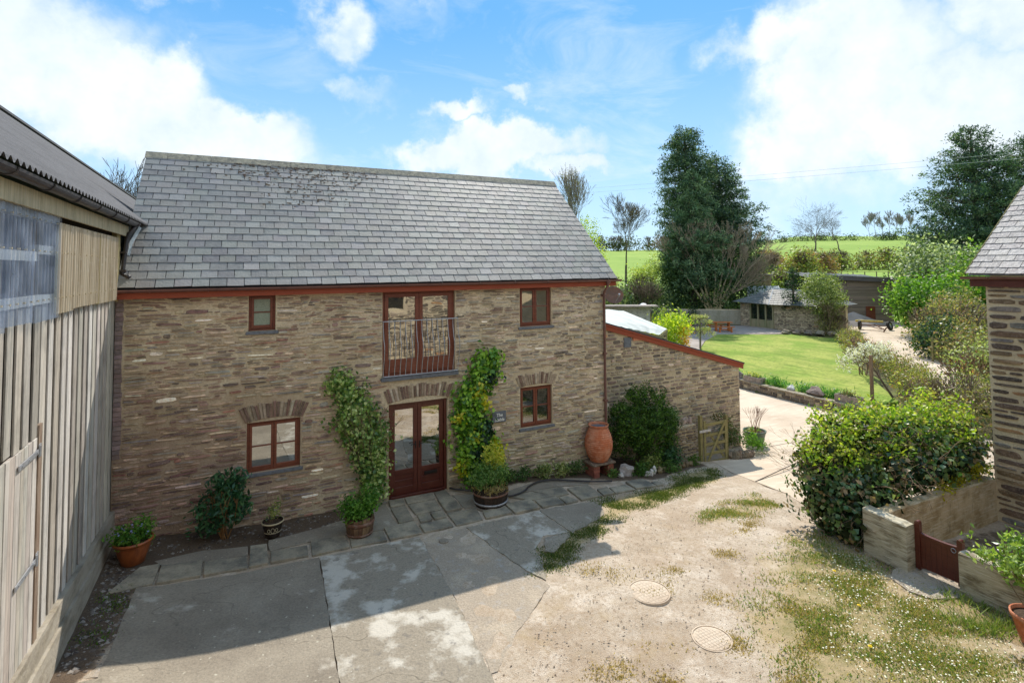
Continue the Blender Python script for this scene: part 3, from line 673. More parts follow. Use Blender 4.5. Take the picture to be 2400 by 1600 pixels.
# ------------------------------------------------------------------ lean-to with sloping verge
LY = .8
lean = thing('lean_to', (11.6, LY, -.4), 'low stone lean-to with a red sloping verge board, joined to the right of the house', 'outbuilding')
LX0, LX1 = 10.95, 16.9
ltop = lambda u: 3.36-(u+LX0-11.6)*.2885
a = A(); wall_with_holes(a, (LX0, LY, 0), (1, 0, 0), (0, -1, 0), LX1-LX0, -1.4, ltop, [], .4)
a.add([(LX1-.001, LY, -1.4), (LX1-.001, LY+5.2, -1.4), (LX1-.001, LY+5.2, ltop(LX1-LX0)), (LX1-.001, LY, ltop(LX1-LX0))], [(0, 1, 2, 3)])
lw = a.build('wall', M['mortar'], lean)
PAL_LEAN = [(s(130, 114, 100), 5), (s(110, 96, 86), 5), (s(146, 132, 114), 5), (s(92, 82, 75), 4), (s(166, 152, 132), 3), (s(120, 112, 100), 4), (s(196, 180, 158), .5), (s(178, 130, 90), .25)]
st = masonry(LX1-LX0, -1.1, 3.6, [], (LX0, LY, 0), (1, 0, 0), (0, -1, 0), (.05, .13), (.12, .42), .012, (.008, .035), lambda u, z, r: jc(tuple(x*1.95 for x in pick(PAL_LEAN, r)), .22, r), random.Random(9), .04, .03)
st = [q for q in st if max(v[2] for v in q[0]) < ltop((q[0][0][0]-LX0))-.05]
emit_stones(st, lw, M['stone'])
vz = lambda x: 3.36-(x-11.6)*.2885
a = A()
for d, z0, z1 in ((.06, -.13, .06), (.085, .0, .08)):
    a.ob(((11.0+17.05)/2, LY-d+.02, vz(14.025)+(z0+z1)/2), (3.03, 0, -3.03*.2885), (0, .022, 0), (0, 0, (z1-z0)/2))
a.build('verge_board', M['redpaint'], lean, bevel=.003)
a = A(); a.add([(10.95, LY-.09, vz(10.95)+.085), (17.08, LY-.09, vz(17.08)+.085), (17.08, 6.05, vz(17.08)+.085), (10.95, 6.05, vz(10.95)+.085)]+[(10.95, LY-.09, vz(10.95)+.05), (17.08, LY-.09, vz(17.08)+.05), (17.08, 6.05, vz(17.08)+.05), (10.95, 6.05, vz(10.95)+.05)],
               [(0, 1, 2, 3), (7, 6, 5, 4), (0, 4, 5, 1), (1, 5, 6, 2), (2, 6, 7, 3), (3, 7, 4, 0)])
a.build('roof', M['tarmac'], lean)
A().box(12.45, 12.72, LY-.05, LY+.01, 2.90, 2.99).build('brick', M['terracotta'], lean, label='single orange brick in the wall')
A().box(12.12, 12.38, LY-.035, LY+.01, 2.72, 3.0).build('slate_patch', M['sill'], lean)

# canopy and satellite dish beyond the gable
can = thing('canopy', (12.6, 2.0, 0), 'pale corrugated sheet canopy sloping behind the lean-to verge', 'canopy')
a = A(); n = 30; vs = []
N1, N2, F2_, F1_, P_, B_ = Vector((11.0, 1.12, 3.58)), Vector((13.95, 1.3, 2.92)), Vector((15.6, 2.75, 2.87)), Vector((17.2, 7.2, 3.14)), Vector((11.0, 4.2, 3.66)), Vector((11.0, 9.5, 3.85))
for (c0, c1, c2, c3) in ((N1, N2, F2_, P_), (P_, F2_, F1_, B_)):
    vs = []
    for i in range(n+1):
        for p, q in ((c0, c1), (c3, c2)): b = p.lerp(q, i/n); vs.append((b.x, b.y, b.z+.012*math.sin(i*1.9)))
    a.add(vs, [(2*i, 2*i+2, 2*i+3, 2*i+1) for i in range(n)])
a.build('sheet', M['tin'], can, smooth=True)
a = A(); a.bar(N1-Vector((0, 0, .09)), N2-Vector((0, 0, .09)), .04, .12); a.bar(N2-Vector((0, 0, .09)), F2_-Vector((0, 0, .09)), .04, .12)
a.box(15.7, 15.8, 2.95, 3.05, -.9, 2.8); a.box(14.2, 14.3, 1.35, 1.45, 2.0, 2.8)
a.build('frame', M['fencewood'], can)
dish = thing('satellite_dish', (11.55, .5, 4.28), 'weathered satellite dish on a bracket at the right gable of the stone house', 'satellite dish')
a = A(); nrm = Vector((-.28, -.90, .34)).normalized(); ex = nrm.cross(Vector((0, 0, 1))).normalized(); ey = ex.cross(nrm)
rings = [(0, .0), (.1, .006), (.2, .025), (.28, .05), (.29, .045)]; vs = []
c0 = Vector((11.55, .5, 4.28))
for r_, d in rings:
    for k in range(24):
        t = 2*math.pi*k/24; vs.append(c0+ex*math.cos(t)*r_+ey*math.sin(t)*r_*.9+nrm*d)
a.add(vs, [(i*24+k, i*24+(k+1) % 24, (i+1)*24+(k+1) % 24, (i+1)*24+k) for i in range(4) for k in range(24)])
a.build('reflector', M['dish'], dish)
a = A(); a.tube([c0-ey*.24+nrm*.03, c0+nrm*.33-ey*.12-ex*.04], .009, 5); a.tube([c0+nrm*.30-ey*.12-ex*.04, c0+nrm*.38-ey*.08-ex*.04], .028, 8)
a.tube([c0-nrm*.01, c0-nrm*.10, (10.9, .55, 4.2)], .018, 6)
a.build('arm', M['galv'], dish)

# ------------------------------------------------------------------ timber barn on the left
barn = thing('timber_barn', (-.2, -4, .36), 'tall barn of weathered vertical boards with a corrugated roof, along the left side', 'barn')
BY0, BY1 = -13.0, .0
a = A()
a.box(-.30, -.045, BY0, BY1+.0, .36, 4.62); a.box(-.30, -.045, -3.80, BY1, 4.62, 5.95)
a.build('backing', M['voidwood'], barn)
def plz(y): return .85-.045*(y+.6)
a = A(); a.prism([(-.28, BY0), (.07, BY0), (.07, -.02), (-.28, -.02)], lambda x, y: .2, lambda x, y: plz(y))
a.prism([(.07, BY0), (.105, BY0), (.105, -.02), (.07, -.02)], lambda x, y: .2, lambda x, y: plz(y)-.26)
a.build('plinth', M['plinth'], barn)
BC = [s(200, 194, 182), s(182, 175, 165), s(210, 204, 194), s(168, 160, 150), s(190, 180, 168), s(196, 192, 184)]
y = -.10; rn = random.Random(4)
while y > BY0:
    w_ = rn.uniform(.165, .20)
    z0 = plz(y)-.03 if y > -4.02 else (3.30 if y > -7.1 else plz(y)-.03)
    l0 = rn.uniform(-.012, .012); a = A()
    vs = []
    for zz, ll in ((z0-rn.uniform(0, .05), 0), (4.72, l0)):
        for xx, yy in ((-.012, y), (-.012, y-w_), (.008, y-w_), (.008, y)): vs.append((xx+.01*(y < -4), yy+ll, zz))
    a.add(vs, [(0, 1, 5, 4), (1, 2, 6, 5), (2, 3, 7, 6), (3, 0, 4, 7), (4, 5, 6, 7), (3, 2, 1, 0)], jc(BC[rn.randrange(6)], .1, rn))
    fixn(a.build('board', M['board'], barn, bevel=.004))
    A().box(-.044, -.022, y-w_-.11, y-w_+.012, z0, 4.7, jc(s(66, 52, 46), .12, rn)).build('rear_board', M['board'], barn)  # rear boards coloured dark to put shade into the gaps
    y -= w_+rn.uniform(.075, .10)
# door with strap hinges
bd = A().box(-.03, -.01, -7.0, -4.16, .50, 3.24).build('barn_door', M['voidwood'], barn)
y = -4.17
while y > -7.0:
    w_ = rn.uniform(.10, .15); A().box(-.008+rn.uniform(0, .004), .022+rn.uniform(0, .006), y-w_, y, .46, 3.25, jc(BC[rn.randrange(6)], .1, rn)).build('plank', M['board'], bd, bevel=.003); y -= w_+.006
a = A(); a.box(.0, .035, -4.145, -4.03, .62, 3.38, s(140, 118, 100)); a.build('door_post', M['board'], barn)
for z in (3.10, 1.91, .74):
    a = A(); a.box(.036, .046, -4.16, -4.09, z-.07, z+.07); a.box(.036, .048, -4.78, -4.16, z-.026, z+.026); a.tube([(.05, -4.165, z-.06), (.05, -4.165, z+.06)], .014, 6)
    for yy in (-4.25, -4.5, -4.7): a.tube([(.046, yy, z), (.056, yy, z)], .012, 6)
    a.build('strap_hinge', M['galv'], bd)
# corrugated sheets of the upper wall
def corr(y0, y1, z0, z1, x, amp, pitch, mt, nm, jag=.0, skew=0.0):
    n = int(abs(y1-y0)/pitch*6); vs = []
    for i in range(n+1):
        yy = y0+(y1-y0)*i/n; xx = x+amp*math.sin(2*math.pi*yy/pitch)
        vs += [(xx, yy, z0+R.uniform(-jag, jag)*.2+skew*(i/n)), (xx+.006, yy+skew*.3, z1)]
    a = A(); a.add(vs, [(2*i, 2*i+1, 2*i+3, 2*i+2) for i in range(n)])
    return a.build(nm, mt, barn, smooth=True)
y = -.33; k = 0
while y > -3.7:
    corr(y, y-.72, 4.60+R.uniform(-.015, .015), 5.68, .066+.006*(k % 2), .022, .105, M['fibre'], 'fibreglass_sheet'); y -= .70; k += 1
while y > -12.5:
    corr(y, y-.84, 4.55+R.uniform(-.02, .02), 5.74, .074+.008*(k % 2), .022, .11, M['clear'], 'clear_sheet', .0, R.uniform(-.02, .02)); y -= .80; k += 1
a = A()
for z, y0, y1 in ((4.78, -12.9, -3.6), (5.34, -4.35, -3.6), (5.26, -12.9, -4.40), (5.72, -12.9, -3.6)):
    a.box(-.05, .035, y0, y1, z-.05, z+.05, s(206, 200, 186))
for yy in (-3.95, -5.15, -6.6, -8.0, -9.6): a.box(-.14, -.052, yy-.07, yy+.07, 4.62, 5.95, s(150, 132, 108))
a.build('sheeting_rail', M['board'], barn)
a = A()
for z in (4.78, 5.32, 5.66):
    yy = -.5
    while yy > -8: a.tube([(.07, yy, z), (.092, yy, z)], .010, 6, s(210, 196, 160)); yy -= .155 if yy > -3.8 else .2
a.build('sheet_fixings', M['creamglaze'], barn, kind='stuff')
a = A(); a.box(-2.6, -2.55, -13, 8, .4, 5.9, (.02, .018, .02)); a.box(-2.6, -.3, -3.8, -3.75, .4, 5.9, (.02, .018, .02)); a.box(-1.6, -.3, -13, -3.8, 4.2, 4.25, (.05, .04, .035)); a.build('dark_interior_backing', M['voidwood'], barn)  # dark sheets stand in for the unlit inside of the barn
# corner post and eaves timbers
a = A(); a.box(-.02, .05, -.30, -.14, 4.62, 5.86, s(176, 160, 112)); a.box(-.02, .05, -.12, .02, 4.55, 5.86, s(190, 172, 120)); a.build('corner_post', M['board'], barn)
a = A(); a.box(.10, .135, -13, .25, 5.74, 5.93, s(206, 192, 158)); a.build('eaves_board', M['board'], barn)
# roof
a = A(); vs = []; pitch = .15; n = int(43/pitch*6); sl_ = .83
for i in range(n+1):
    yy = -13+43*i/n; dz = .026*math.sin(2*math.pi*yy/pitch)
    vs += [(.34, yy, 6.02+dz), (-3.5, yy, 6.02+3.84*sl_+dz)]
V = np.array(vs); idx = np.arange(n); Fq = np.stack([2*idx, 2*idx+2, 2*idx+3, 2*idx+1], 1)
keep = np.array([not (v_ > 1.45) for v_ in (V[0:-2:2, 1])])
# beyond the house the sheet stops short of the main roof
V2 = V.copy()
for i in range(n+1):
    if V[2*i, 1] > 1.30: V2[2*i, 0] = -.03; V2[2*i, 2] = V[2*i, 2]+.37*sl_
npmesh('corrugated_roof', V2, Fq, M['cement'], barn, smooth=True)
a = A(); a.bar((-3.52, -13, 6.02+3.86*sl_+.03), (-3.52, 30, 6.02+3.86*sl_+.03), .22, .06, col=s(120, 120, 122)); a.build('ridge_cap', M['cement'], barn)
a = A(); a.add([(-3.5, -13, 9.1), (-3.5, 30, 9.1), (-7.4, 30, 6), (-7.4, -13, 6)], [(0, 1, 2, 3)]); a.add([(-.2, 30, .2), (-7.2, 30, .2), (-7.2, 30, 6), (-3.5, 30, 9.1), (-.2, 30, 6.3)], [(0, 1, 2, 3, 4)])
a.add([(-.2, 0, .2), (-.2, 30, .2), (-.2, 30, 6.3), (-.2, 0, 6.1)], [(0, 1, 2, 3)])
a.add([(-.2, -13, .2), (-7.2, -13, .2), (-7.2, -13, 6), (-3.5, -13, 9.1), (-.2, -13, 6.0)], [(0, 1, 2, 3, 4)]); a.build('far_side', M['cement'], barn)
# gutter with brackets, downpipe, flashing
bg_ = gutter((.25, .30, 5.99), (.25, -13, 5.99), .068, M['black'], barn)
for k in range(11):
    yy = .1-k*1.02
    a = A(); a.tube([(.25+.073*math.cos(t), yy, 5.99-.073*math.sin(t)) for t in [math.pi*i/6 for i in range(7)]]+[(.10, yy, 5.99)], .01, 4); a.build('gutter_bracket', M['black'], bg_)
a = A(); a.tube([(.24, .12, 5.93), (.22, .10, 5.86), (.17, .07, 5.78), (.14, .05, 5.66), (.10, .02, 5.12), (.10, .0, 5.03), (.17, -.05, 4.99), (.22, -.09, 4.985)], .036, 10)
bp_ = a.build('downpipe', M['black'], barn, smooth=True)
a = A(); a.box(.05, .15, -.02, .07, 5.42, 5.45); a.box(.05, .15, -.03, .06, 5.08, 5.12); a.build('pipe_clip', M['black'], bp_)
a = A(); a.add([(.12, .28, 5.40), (.16, .27, 5.38), (.18, .44, 5.62), (.28, .66, 5.93), (.24, .66, 5.97), (.13, .44, 5.66)], [(0, 1, 2, 5), (5, 2, 3, 4)]); a.build('lead_flashing', M['lead'], barn)

# ------------------------------------------------------------------ cottage on the right
cot = thing('stone_cottage', (16.85, -8, -.43), 'stone cottage with old slate roof and brown gutter at the right edge of the yard', 'house')
CX = 16.85
a = A(); wall_with_holes(a, (CX, -6.0, 0), (0, -1, 0), (-1, 0, 0), 7.0, -1.0, 4.66, [], .45)
a.add([(CX, -6.0, -1), (CX+6, -6.0, -1), (CX+6, -6.0, 4.66), (CX+3, -6.0, 6.7), (CX, -6.0, 4.66)], [(0, 1, 2, 3, 4)])
cw_ = a.build('wall', M['mortar'], cot)
PAL_COT = [(s(122, 100, 80), 5), (s(104, 88, 78), 5), (s(92, 78, 72), 4), (s(140, 116, 86), 3), (s(168, 130, 92), 1.5), (s(128, 122, 116), 3), (s(80, 70, 66), 2)]
st = masonry(7.0, -.8, 4.60, [], (CX, -6.0, 0), (0, -1, 0), (-1, 0, 0), (.10, .20), (.28, .80), .022, (.012, .04), lambda u, z, r: jc(pick(PAL_COT, r), .16, r), random.Random(12), .02, .01)
emit_stones(st, cw_, M['stone'])
st = masonry(6.0, -.8, 4.60, [], (CX+6, -6.0, 0), (-1, 0, 0), (0, 1, 0), (.10, .20), (.28, .80), .022, (.012, .04), lambda u, z, r: jc(pick(PAL_COT, r), .16, r), random.Random(13), .02, .01)
emit_stones(st, cw_, M['stone'], 0)
cr = math.tan(D2R(35.4)); 
a = A(); a.add([(CX-.13, -5.74, 4.83), (CX-.13, -13, 4.83), (CX+2.9, -13, 4.83+3.03*cr), (CX+2.9, -5.74, 4.83+3.03*cr), (CX+6.2, -13, 4.83), (CX+6.2, -5.74, 4.83)], [(0, 1, 2, 3), (3, 2, 4, 5)]); 
croof = a.build('roof', M['oldslate'], cot)
slate_roof(croof, (CX-.16, -5.70, 4.86), (0, -1, 0), (1, 0, 0), 3.06, 3.06*cr, 6.0, .235, .36, .011, [s(140, 132, 130), s(126, 120, 120), s(152, 146, 142), s(112, 108, 108)], random.Random(8), M['oldslate'], 260, None, .012, .014)
a = A()
for i in range(12): a.tube([(CX-.16+i*.25, -5.70, 4.87+i*.25*cr), (CX-.16+(i+1)*.25, -5.70, 4.87+(i+1)*.25*cr)], .022, 5, s(120, 124, 70))
a.build('mossy_verge', M['moss'], croof)
A().box(CX-.11, CX-.08, -13, -5.76, 4.58, 4.80).build('fascia', M['doorwood'], cot)
cg = gutter((CX-.17, -5.62, 4.80), (CX-.17, -13, 4.80), .062, M['gutter'], cot)
for k in range(6):
    yy = -6.12-k*.9; a = A(); a.tube([(CX-.17+.067*math.cos(t), yy, 4.80-.067*math.sin(t)) for t in [math.pi*i/6 for i in range(7)]], .010, 4); a.build('gutter_bracket', M['gutter'], cg)

# opposite cottage behind the viewer, seen only in the window glass
opp = thing('stone_cottage', (3, -14, 0), 'plain stone cottage across the yard, seen only as a reflection in the upper windows', 'house')
a = A(); wall_with_holes(a, (12, -13.2, 0), (-1, 0, 0), (0, 1, 0), 14.0, -.5, 5.2, [(3, 4, 3.2, 4.2), (8.6, 9.6, 3.2, 4.2), (11.5, 12.5, 3.2, 4.2)], .4); ow = a.build('wall', M['mortar'], opp)
emit_stones(masonry(14.0, -.4, 5.1, [(2.9, 4.1, 3.1, 4.3), (8.5, 9.7, 3.1, 4.3), (11.4, 12.6, 3.1, 4.3)], (12, -13.2, 0), (-1, 0, 0), (0, 1, 0), (.06, .14), (.2, .7), .015, (.01, .03), lambda u, z, r: jc(pick(PAL_LEAN, r), .16, r), random.Random(77)), ow, M['stone'], 0)
a = A(); wall_with_holes(A_ := A(), (20, -15.2, 0), (-1, 0, 0), (0, 1, 0), 8.0, -1, 4.0, [], .3); A_.build('side_wall', M['mortar'], opp)
a.add([(20.3, -14.95, 3.9), (12.1, -14.95, 3.9), (12.1, -18.2, 6.9), (20.3, -18.2, 6.9)], [(0, 1, 2, 3)], s(110, 110, 112)); a.add([(12.3, -12.95, 5.15), (-2.3, -12.95, 5.15), (-2.3, -16.2, 7.9), (12.3, -16.2, 7.9), (12.3, -19.4, 5.1), (-2.3, -19.4, 5.1)], [(0, 1, 2, 3), (3, 2, 5, 4)], s(110, 110, 112)); a.build('roof', M['slate'], opp)
for x0 in (8, 2.4, -.5): A().box(x0, x0+1, -13.35, -13.3, 3.2, 4.2).build('window', M['panedark'], opp)

# ------------------------------------------------------------------ surfaces
def inpoly(P, X, Y):
    r = np.zeros(X.shape, bool); n = len(P)
    for i in range(n):
        x0, y0 = P[i]; x1, y1 = P[(i+1) % n]
        c = ((y0 > Y) != (y1 > Y)) & (X < (x1-x0)*(Y-y0)/((y1-y0) if abs(y1-y0) > 1e-9 else 1e-9)+x0)
        r ^= c
    return r
def pdist(P, X, Y):
    """signed distance, positive inside"""
    d = np.full(X.shape, 1e9); n = len(P)
    for i in range(n):
        x0, y0 = P[i]; x1, y1 = P[(i+1) % n]; dx, dy = x1-x0, y1-y0
        t = np.clip(((X-x0)*dx+(Y-y0)*dy)/(dx*dx+dy*dy+1e-12), 0, 1)
        d = np.minimum(d, np.hypot(X-x0-t*dx, Y-y0-t*dy))
    return np.where(inpoly(P, X, Y), d, -d)
GRASS_A = [(9.2, -1.84), (10.56, -1.72), (11.4, -1.5), (12.3, -1.1), (13.3, -.75), (14.03, -.7), (13.53, -1.31), (11.42, -2.07), (9.74, -2.47), (8.61, -3.02), (7.71, -3.35), (6.91, -3.97), (6.48, -3.91), (6.95, -3.35), (7.84, -3.06), (8.7, -2.66), (9.12, -2.2)]
GRASS_B = [(10.73, -3.4), (11.94, -2.95), (13.2, -2.75), (13.1, -3.35), (12.07, -3.64), (11.14, -3.46)]
VERGE = [(12.45, -4.9), (11.57, -4.84), (10.57, -5.25), (9.6, -5.88), (8.91, -6.22), (8.52, -6.78), (8.03, -7.5), (7.6, -8.6), (9.2, -9.4), (11.2, -9.0), (11.9, -8.2), (12.5, -7.9), (12.5, -7.1), (12.0, -6.9), (12.4, -6.3), (12.5, -5.7)]
SOIL = [(0, .1), (4.85, .1), (4.8, -.6), (4.0, -1.15), (.95, -1.25), (.66, -1.95), (.6, -3.0), (.35, -3.9), (-.1, -4.4), (-.1, -.2)]
BED = [(7.3, .1), (7.4, -.35), (9.0, -.35), (10.1, -.6), (10.6, -.95), (11.2, -.95), (11.6, -1.1), (12.4, -.75), (14.0, -.45), (14.1, .9), (10.9, .9), (10.9, .1)]
DRIVE = [(14.6, -.10), (14.2, -1.2), (14.1, -2.9), (13.6, -4.0), (14.5, -4.6), (19.5, -4.6), (23.6, -1.0), (23.6, 6.5), (24.6, 10.0), (24.0, 26), (17.0, 26), (16.92, .6), (16.9, -.05)]
DAISY = [(9.8, -6.2), (11.9, -5.4), (12.3, -6.2), (11.9, -7.2), (11.6, -8.6), (9.6, -8.9), (9.0, -7.2)]
st_ = .11
gx = np.arange(-.3, 24.01, st_); gy = np.arange(-14, 9.01, st_); nx, ny = len(gx), len(gy)
X, Y = np.meshgrid(gx, gy, indexing='ij')
Z = np.array([[G(x, y) for y in gy] for x in gx])
wn = np.sin(X*1.7+np.sin(Y*1.3)*1.5)*np.cos(Y*1.9+X*.7)
mk_r = np.zeros(X.shape)
for P_, k, so_ in ((GRASS_A, 1.0, .35), (GRASS_B, .8, .35), (VERGE, 1.0, 1.1)):
    mk_r = np.maximum(mk_r, np.clip((pdist(P_, X, Y)+so_*.5+.22*wn)/so_, 0, 1.0)*k)
mk_r = np.maximum(mk_r, .30*np.clip(pdist([(5.0, -3.6), (8, -3.9), (11, -2.6), (13, -3), (10.5, -5), (8.5, -6.4), (7, -9), (4.6, -9), (4.8, -6)], X, Y)+.3, 0, 1))
mk_g = np.where(inpoly([(.7, -1.9), (5.0, -1.9), (5.0, -3.6), (4.75, -5.4), (4.4, -9), (.2, -9)], X, Y), .9, 0.0)
for P_ in (SOIL, BED): mk_g = np.maximum(mk_g, np.clip((pdist(P_, X, Y)+.12+.06*wn)/.2, 0, 1))
mk_g = np.maximum(mk_g, np.clip((pdist([(12.5, -5.75), (13, -8.5), (11.7, -8.9), (12.0, -7.6), (12.2, -6.2)], X, Y)+.2)/.3, 0, .8))
mk_g = np.maximum(mk_g, np.clip((pdist([(12.9, -5.9), (16.9, -6.2), (16.9, -12), (12.9, -12)], X, Y)+.05)/.2, 0, .7))
Z += .008*np.sin(X*5.1+Y*3)*np.cos(Y*4.3-X)+.006*np.sin(X*11)*np.sin(Y*9.7)
rut = np.exp(-((Y+3.9-.28*(X-9))**2)/.10)+np.exp(-((Y+5.3-.28*(X-9))**2)/.10); Z -= .022*rut*(X > 6)
V = np.stack([X.ravel(), Y.ravel(), Z.ravel()], 1)
I, J = np.meshgrid(np.arange(nx-1), np.arange(ny-1), indexing='ij'); q0 = (I*ny+J).ravel()
Fq = np.stack([q0, q0+ny, q0+ny+1, q0+1], 1)
msk = np.stack([mk_r.ravel(), mk_g.ravel(), np.zeros(mk_r.size)], 1)
g_ = npmesh('ground', V, Fq, M['ground'], mask=msk, smooth=True); g_['kind'] = 'structure'
def outer(x, y):
    if -13.9 < y < 8.9 and -.25 < x < 23.9: return -1.3
    return H(x, y)-.06
rs = [0, 5, 10, 14, 17, 20, 22, 24, 26]+list(np.arange(27, 60, 1.5))+list(np.arange(60, 120, 4))+list(np.arange(120, 360, 10))+[380, 420, 500, 650, 900, 1300]
azs = list(np.arange(-30, 90, 1.0))+list(np.arange(90, 330, 6.0)); na = len(azs); V = []
for r_ in rs:
    for a_ in azs:
        x = 2.03+r_*math.sin(D2R(a_)); y = -12+r_*math.cos(D2R(a_)); V.append((x, y, outer(x, y)))
V = np.array(V); i_, j_ = np.meshgrid(np.arange(len(rs)-1), np.arange(na), indexing='ij')
q0 = (i_*na+j_).ravel(); q1 = (i_*na+(j_+1) % na).ravel()
Fq = np.stack([q0, q1, q1+na, q0+na], 1)
dd = np.hypot(V[:, 0]-2.03, V[:, 1]+12); az_ = np.arctan2(V[:, 0]-2.03, V[:, 1]+12)
mg = np.clip((66-dd)/10, 0, 1)*.75
o = npmesh('meadow_terrain', V, Fq, M['terrain'], mask=np.stack([mg*0, mg, mg*0], 1), smooth=True); o['kind'] = 'structure'

def sheet(name, poly, zf, off, mt, parent=None, step=.8, kind=None, thick=0.0, rag=0.0, sub=.25):
    P = []
    n = len(poly)
    for i in range(n):
        p, q = Vector(poly[i]), Vector(poly[(i+1) % n]); k = max(1, int((q-p).length/sub)) if rag else 1
        for j in range(k):
            v = p+(q-p)*j/k
            if rag and j: v += Vector((R.uniform(-rag, rag), R.uniform(-rag, rag)))
            P.append((v.x, v.y))
    bm = bmesh.new(); vs = [bm.verts.new((x, y, 0)) for x, y in P]; f = bm.faces.new(vs)
    xs = [p[0] for p in P]; ys = [p[1] for p in P]
    for ax, lo, hi in ((0, min(xs), max(xs)), (1, min(ys), max(ys))):
        k = lo+step
        while k < hi:
            co = [0, 0, 0]; no = [0, 0, 0]; co[ax] = k; no[ax] = 1
            bmesh.ops.bisect_plane(bm, geom=bm.verts[:]+bm.edges[:]+bm.faces[:], plane_co=co, plane_no=no); k += step
    if thick:
        be = [e for e in bm.edges if e.is_boundary]
        r = bmesh.ops.extrude_edge_only(bm, edges=be)
        for v in [g for g in r['geom'] if isinstance(g, bmesh.types.BMVert)]: v.co.z = -thick
    org = ORG[parent.name] if parent is not None else (0, 0, 0)
    for v in bm.verts:
        v.co.z += zf(v.co.x, v.co.y)+off; v.co -= Vector(org)
    bmesh.ops.recalc_face_normals(bm, faces=bm.faces)
    up = sum(1 for f in bm.faces if f.normal.z > .5)
    if up == 0: bmesh.ops.reverse_faces(bm, faces=bm.faces)
    me = bpy.data.meshes.new(name); bm.to_mesh(me); bm.free()
    o = finish(me, name, mt, parent, (0, 0, 0))
    if kind: o['kind'] = kind
    return o

yard = bpy.data.objects.new('concrete_yard', None); COL.objects.link(yard); yard['kind'] = 'structure'; ORG['concrete_yard'] = (0, 0, 0)
def Gs(x, y): return G(max(x, .5), y)
BAYS = [([(.67, -1.86), (3.30, -1.83), (3.24, -3.1), (3.09, -6.0), (2.95, -9.5), (-.05, -9.5), (.11, -3.85), (.58, -3.88)], 'concrete'),
        ([(3.34, -1.83), (5.10, -1.86), (5.04, -3.7), (4.84, -6.0), (4.55, -9.5), (3.0, -9.5), (3.12, -6.0), (3.27, -3.1)], 'concrete2'),
        ([(5.14, -1.86), (6.02, -1.90), (6.36, -3.75), (6.52, -4.3), (6.1, -4.62), (5.5, -5.1), (5.0, -5.6), (4.90, -5.6), (5.07, -3.7)], 'concrete3'),
        ([(6.06, -1.90), (7.70, -1.87), (7.76, -2.96), (7.22, -2.86), (6.86, -3.22), (6.80, -3.6), (6.55, -4.15), (6.40, -3.75)], 'concrete2'),
        ([(7.74, -1.87), (9.14, -1.84), (9.12, -2.12), (8.95, -2.45), (8.62, -2.66), (7.82, -3.00)], 'concrete'),
        ([(7.24, -2.95), (7.74, -2.99), (7.66, -3.12), (7.12, -3.46), (6.98, -3.35)], 'concrete')]
for bi, (P_, m_) in enumerate(BAYS):
    cxm = sum(p[0] for p in P_)/len(P_); cym = sum(p[1] for p in P_)/len(P_)
    P_ = [(x+(.010 if x > cxm else -.010), y+(.008 if y > cym else -.008)) for x, y in P_]
    sheet('concrete_bay', P_, Gs, (.016+.003*(bi % 3)) if bi != 2 else .004, M[m_], yard, .6, None, .06, .010 if bi < 2 else .022, .10)
sheet('concrete_patch', [(.15, -3.2), (.60, -3.3), (.57, -3.84), (.12, -3.8)], Gs, .012, M['concrete3'], yard, .5, None, .03, .03, .15)
A().lathe([(0, .03), (.075, .03), (.09, .02), (.095, -.01)], (5.47, -2.21, G(5.47, -2.21)), 18).build('drain_cap', M['concrete'], yard)
path = bpy.data.objects.new('house_path', None); COL.objects.link(path); path['kind'] = 'structure'; ORG['house_path'] = (0, 0, 0)
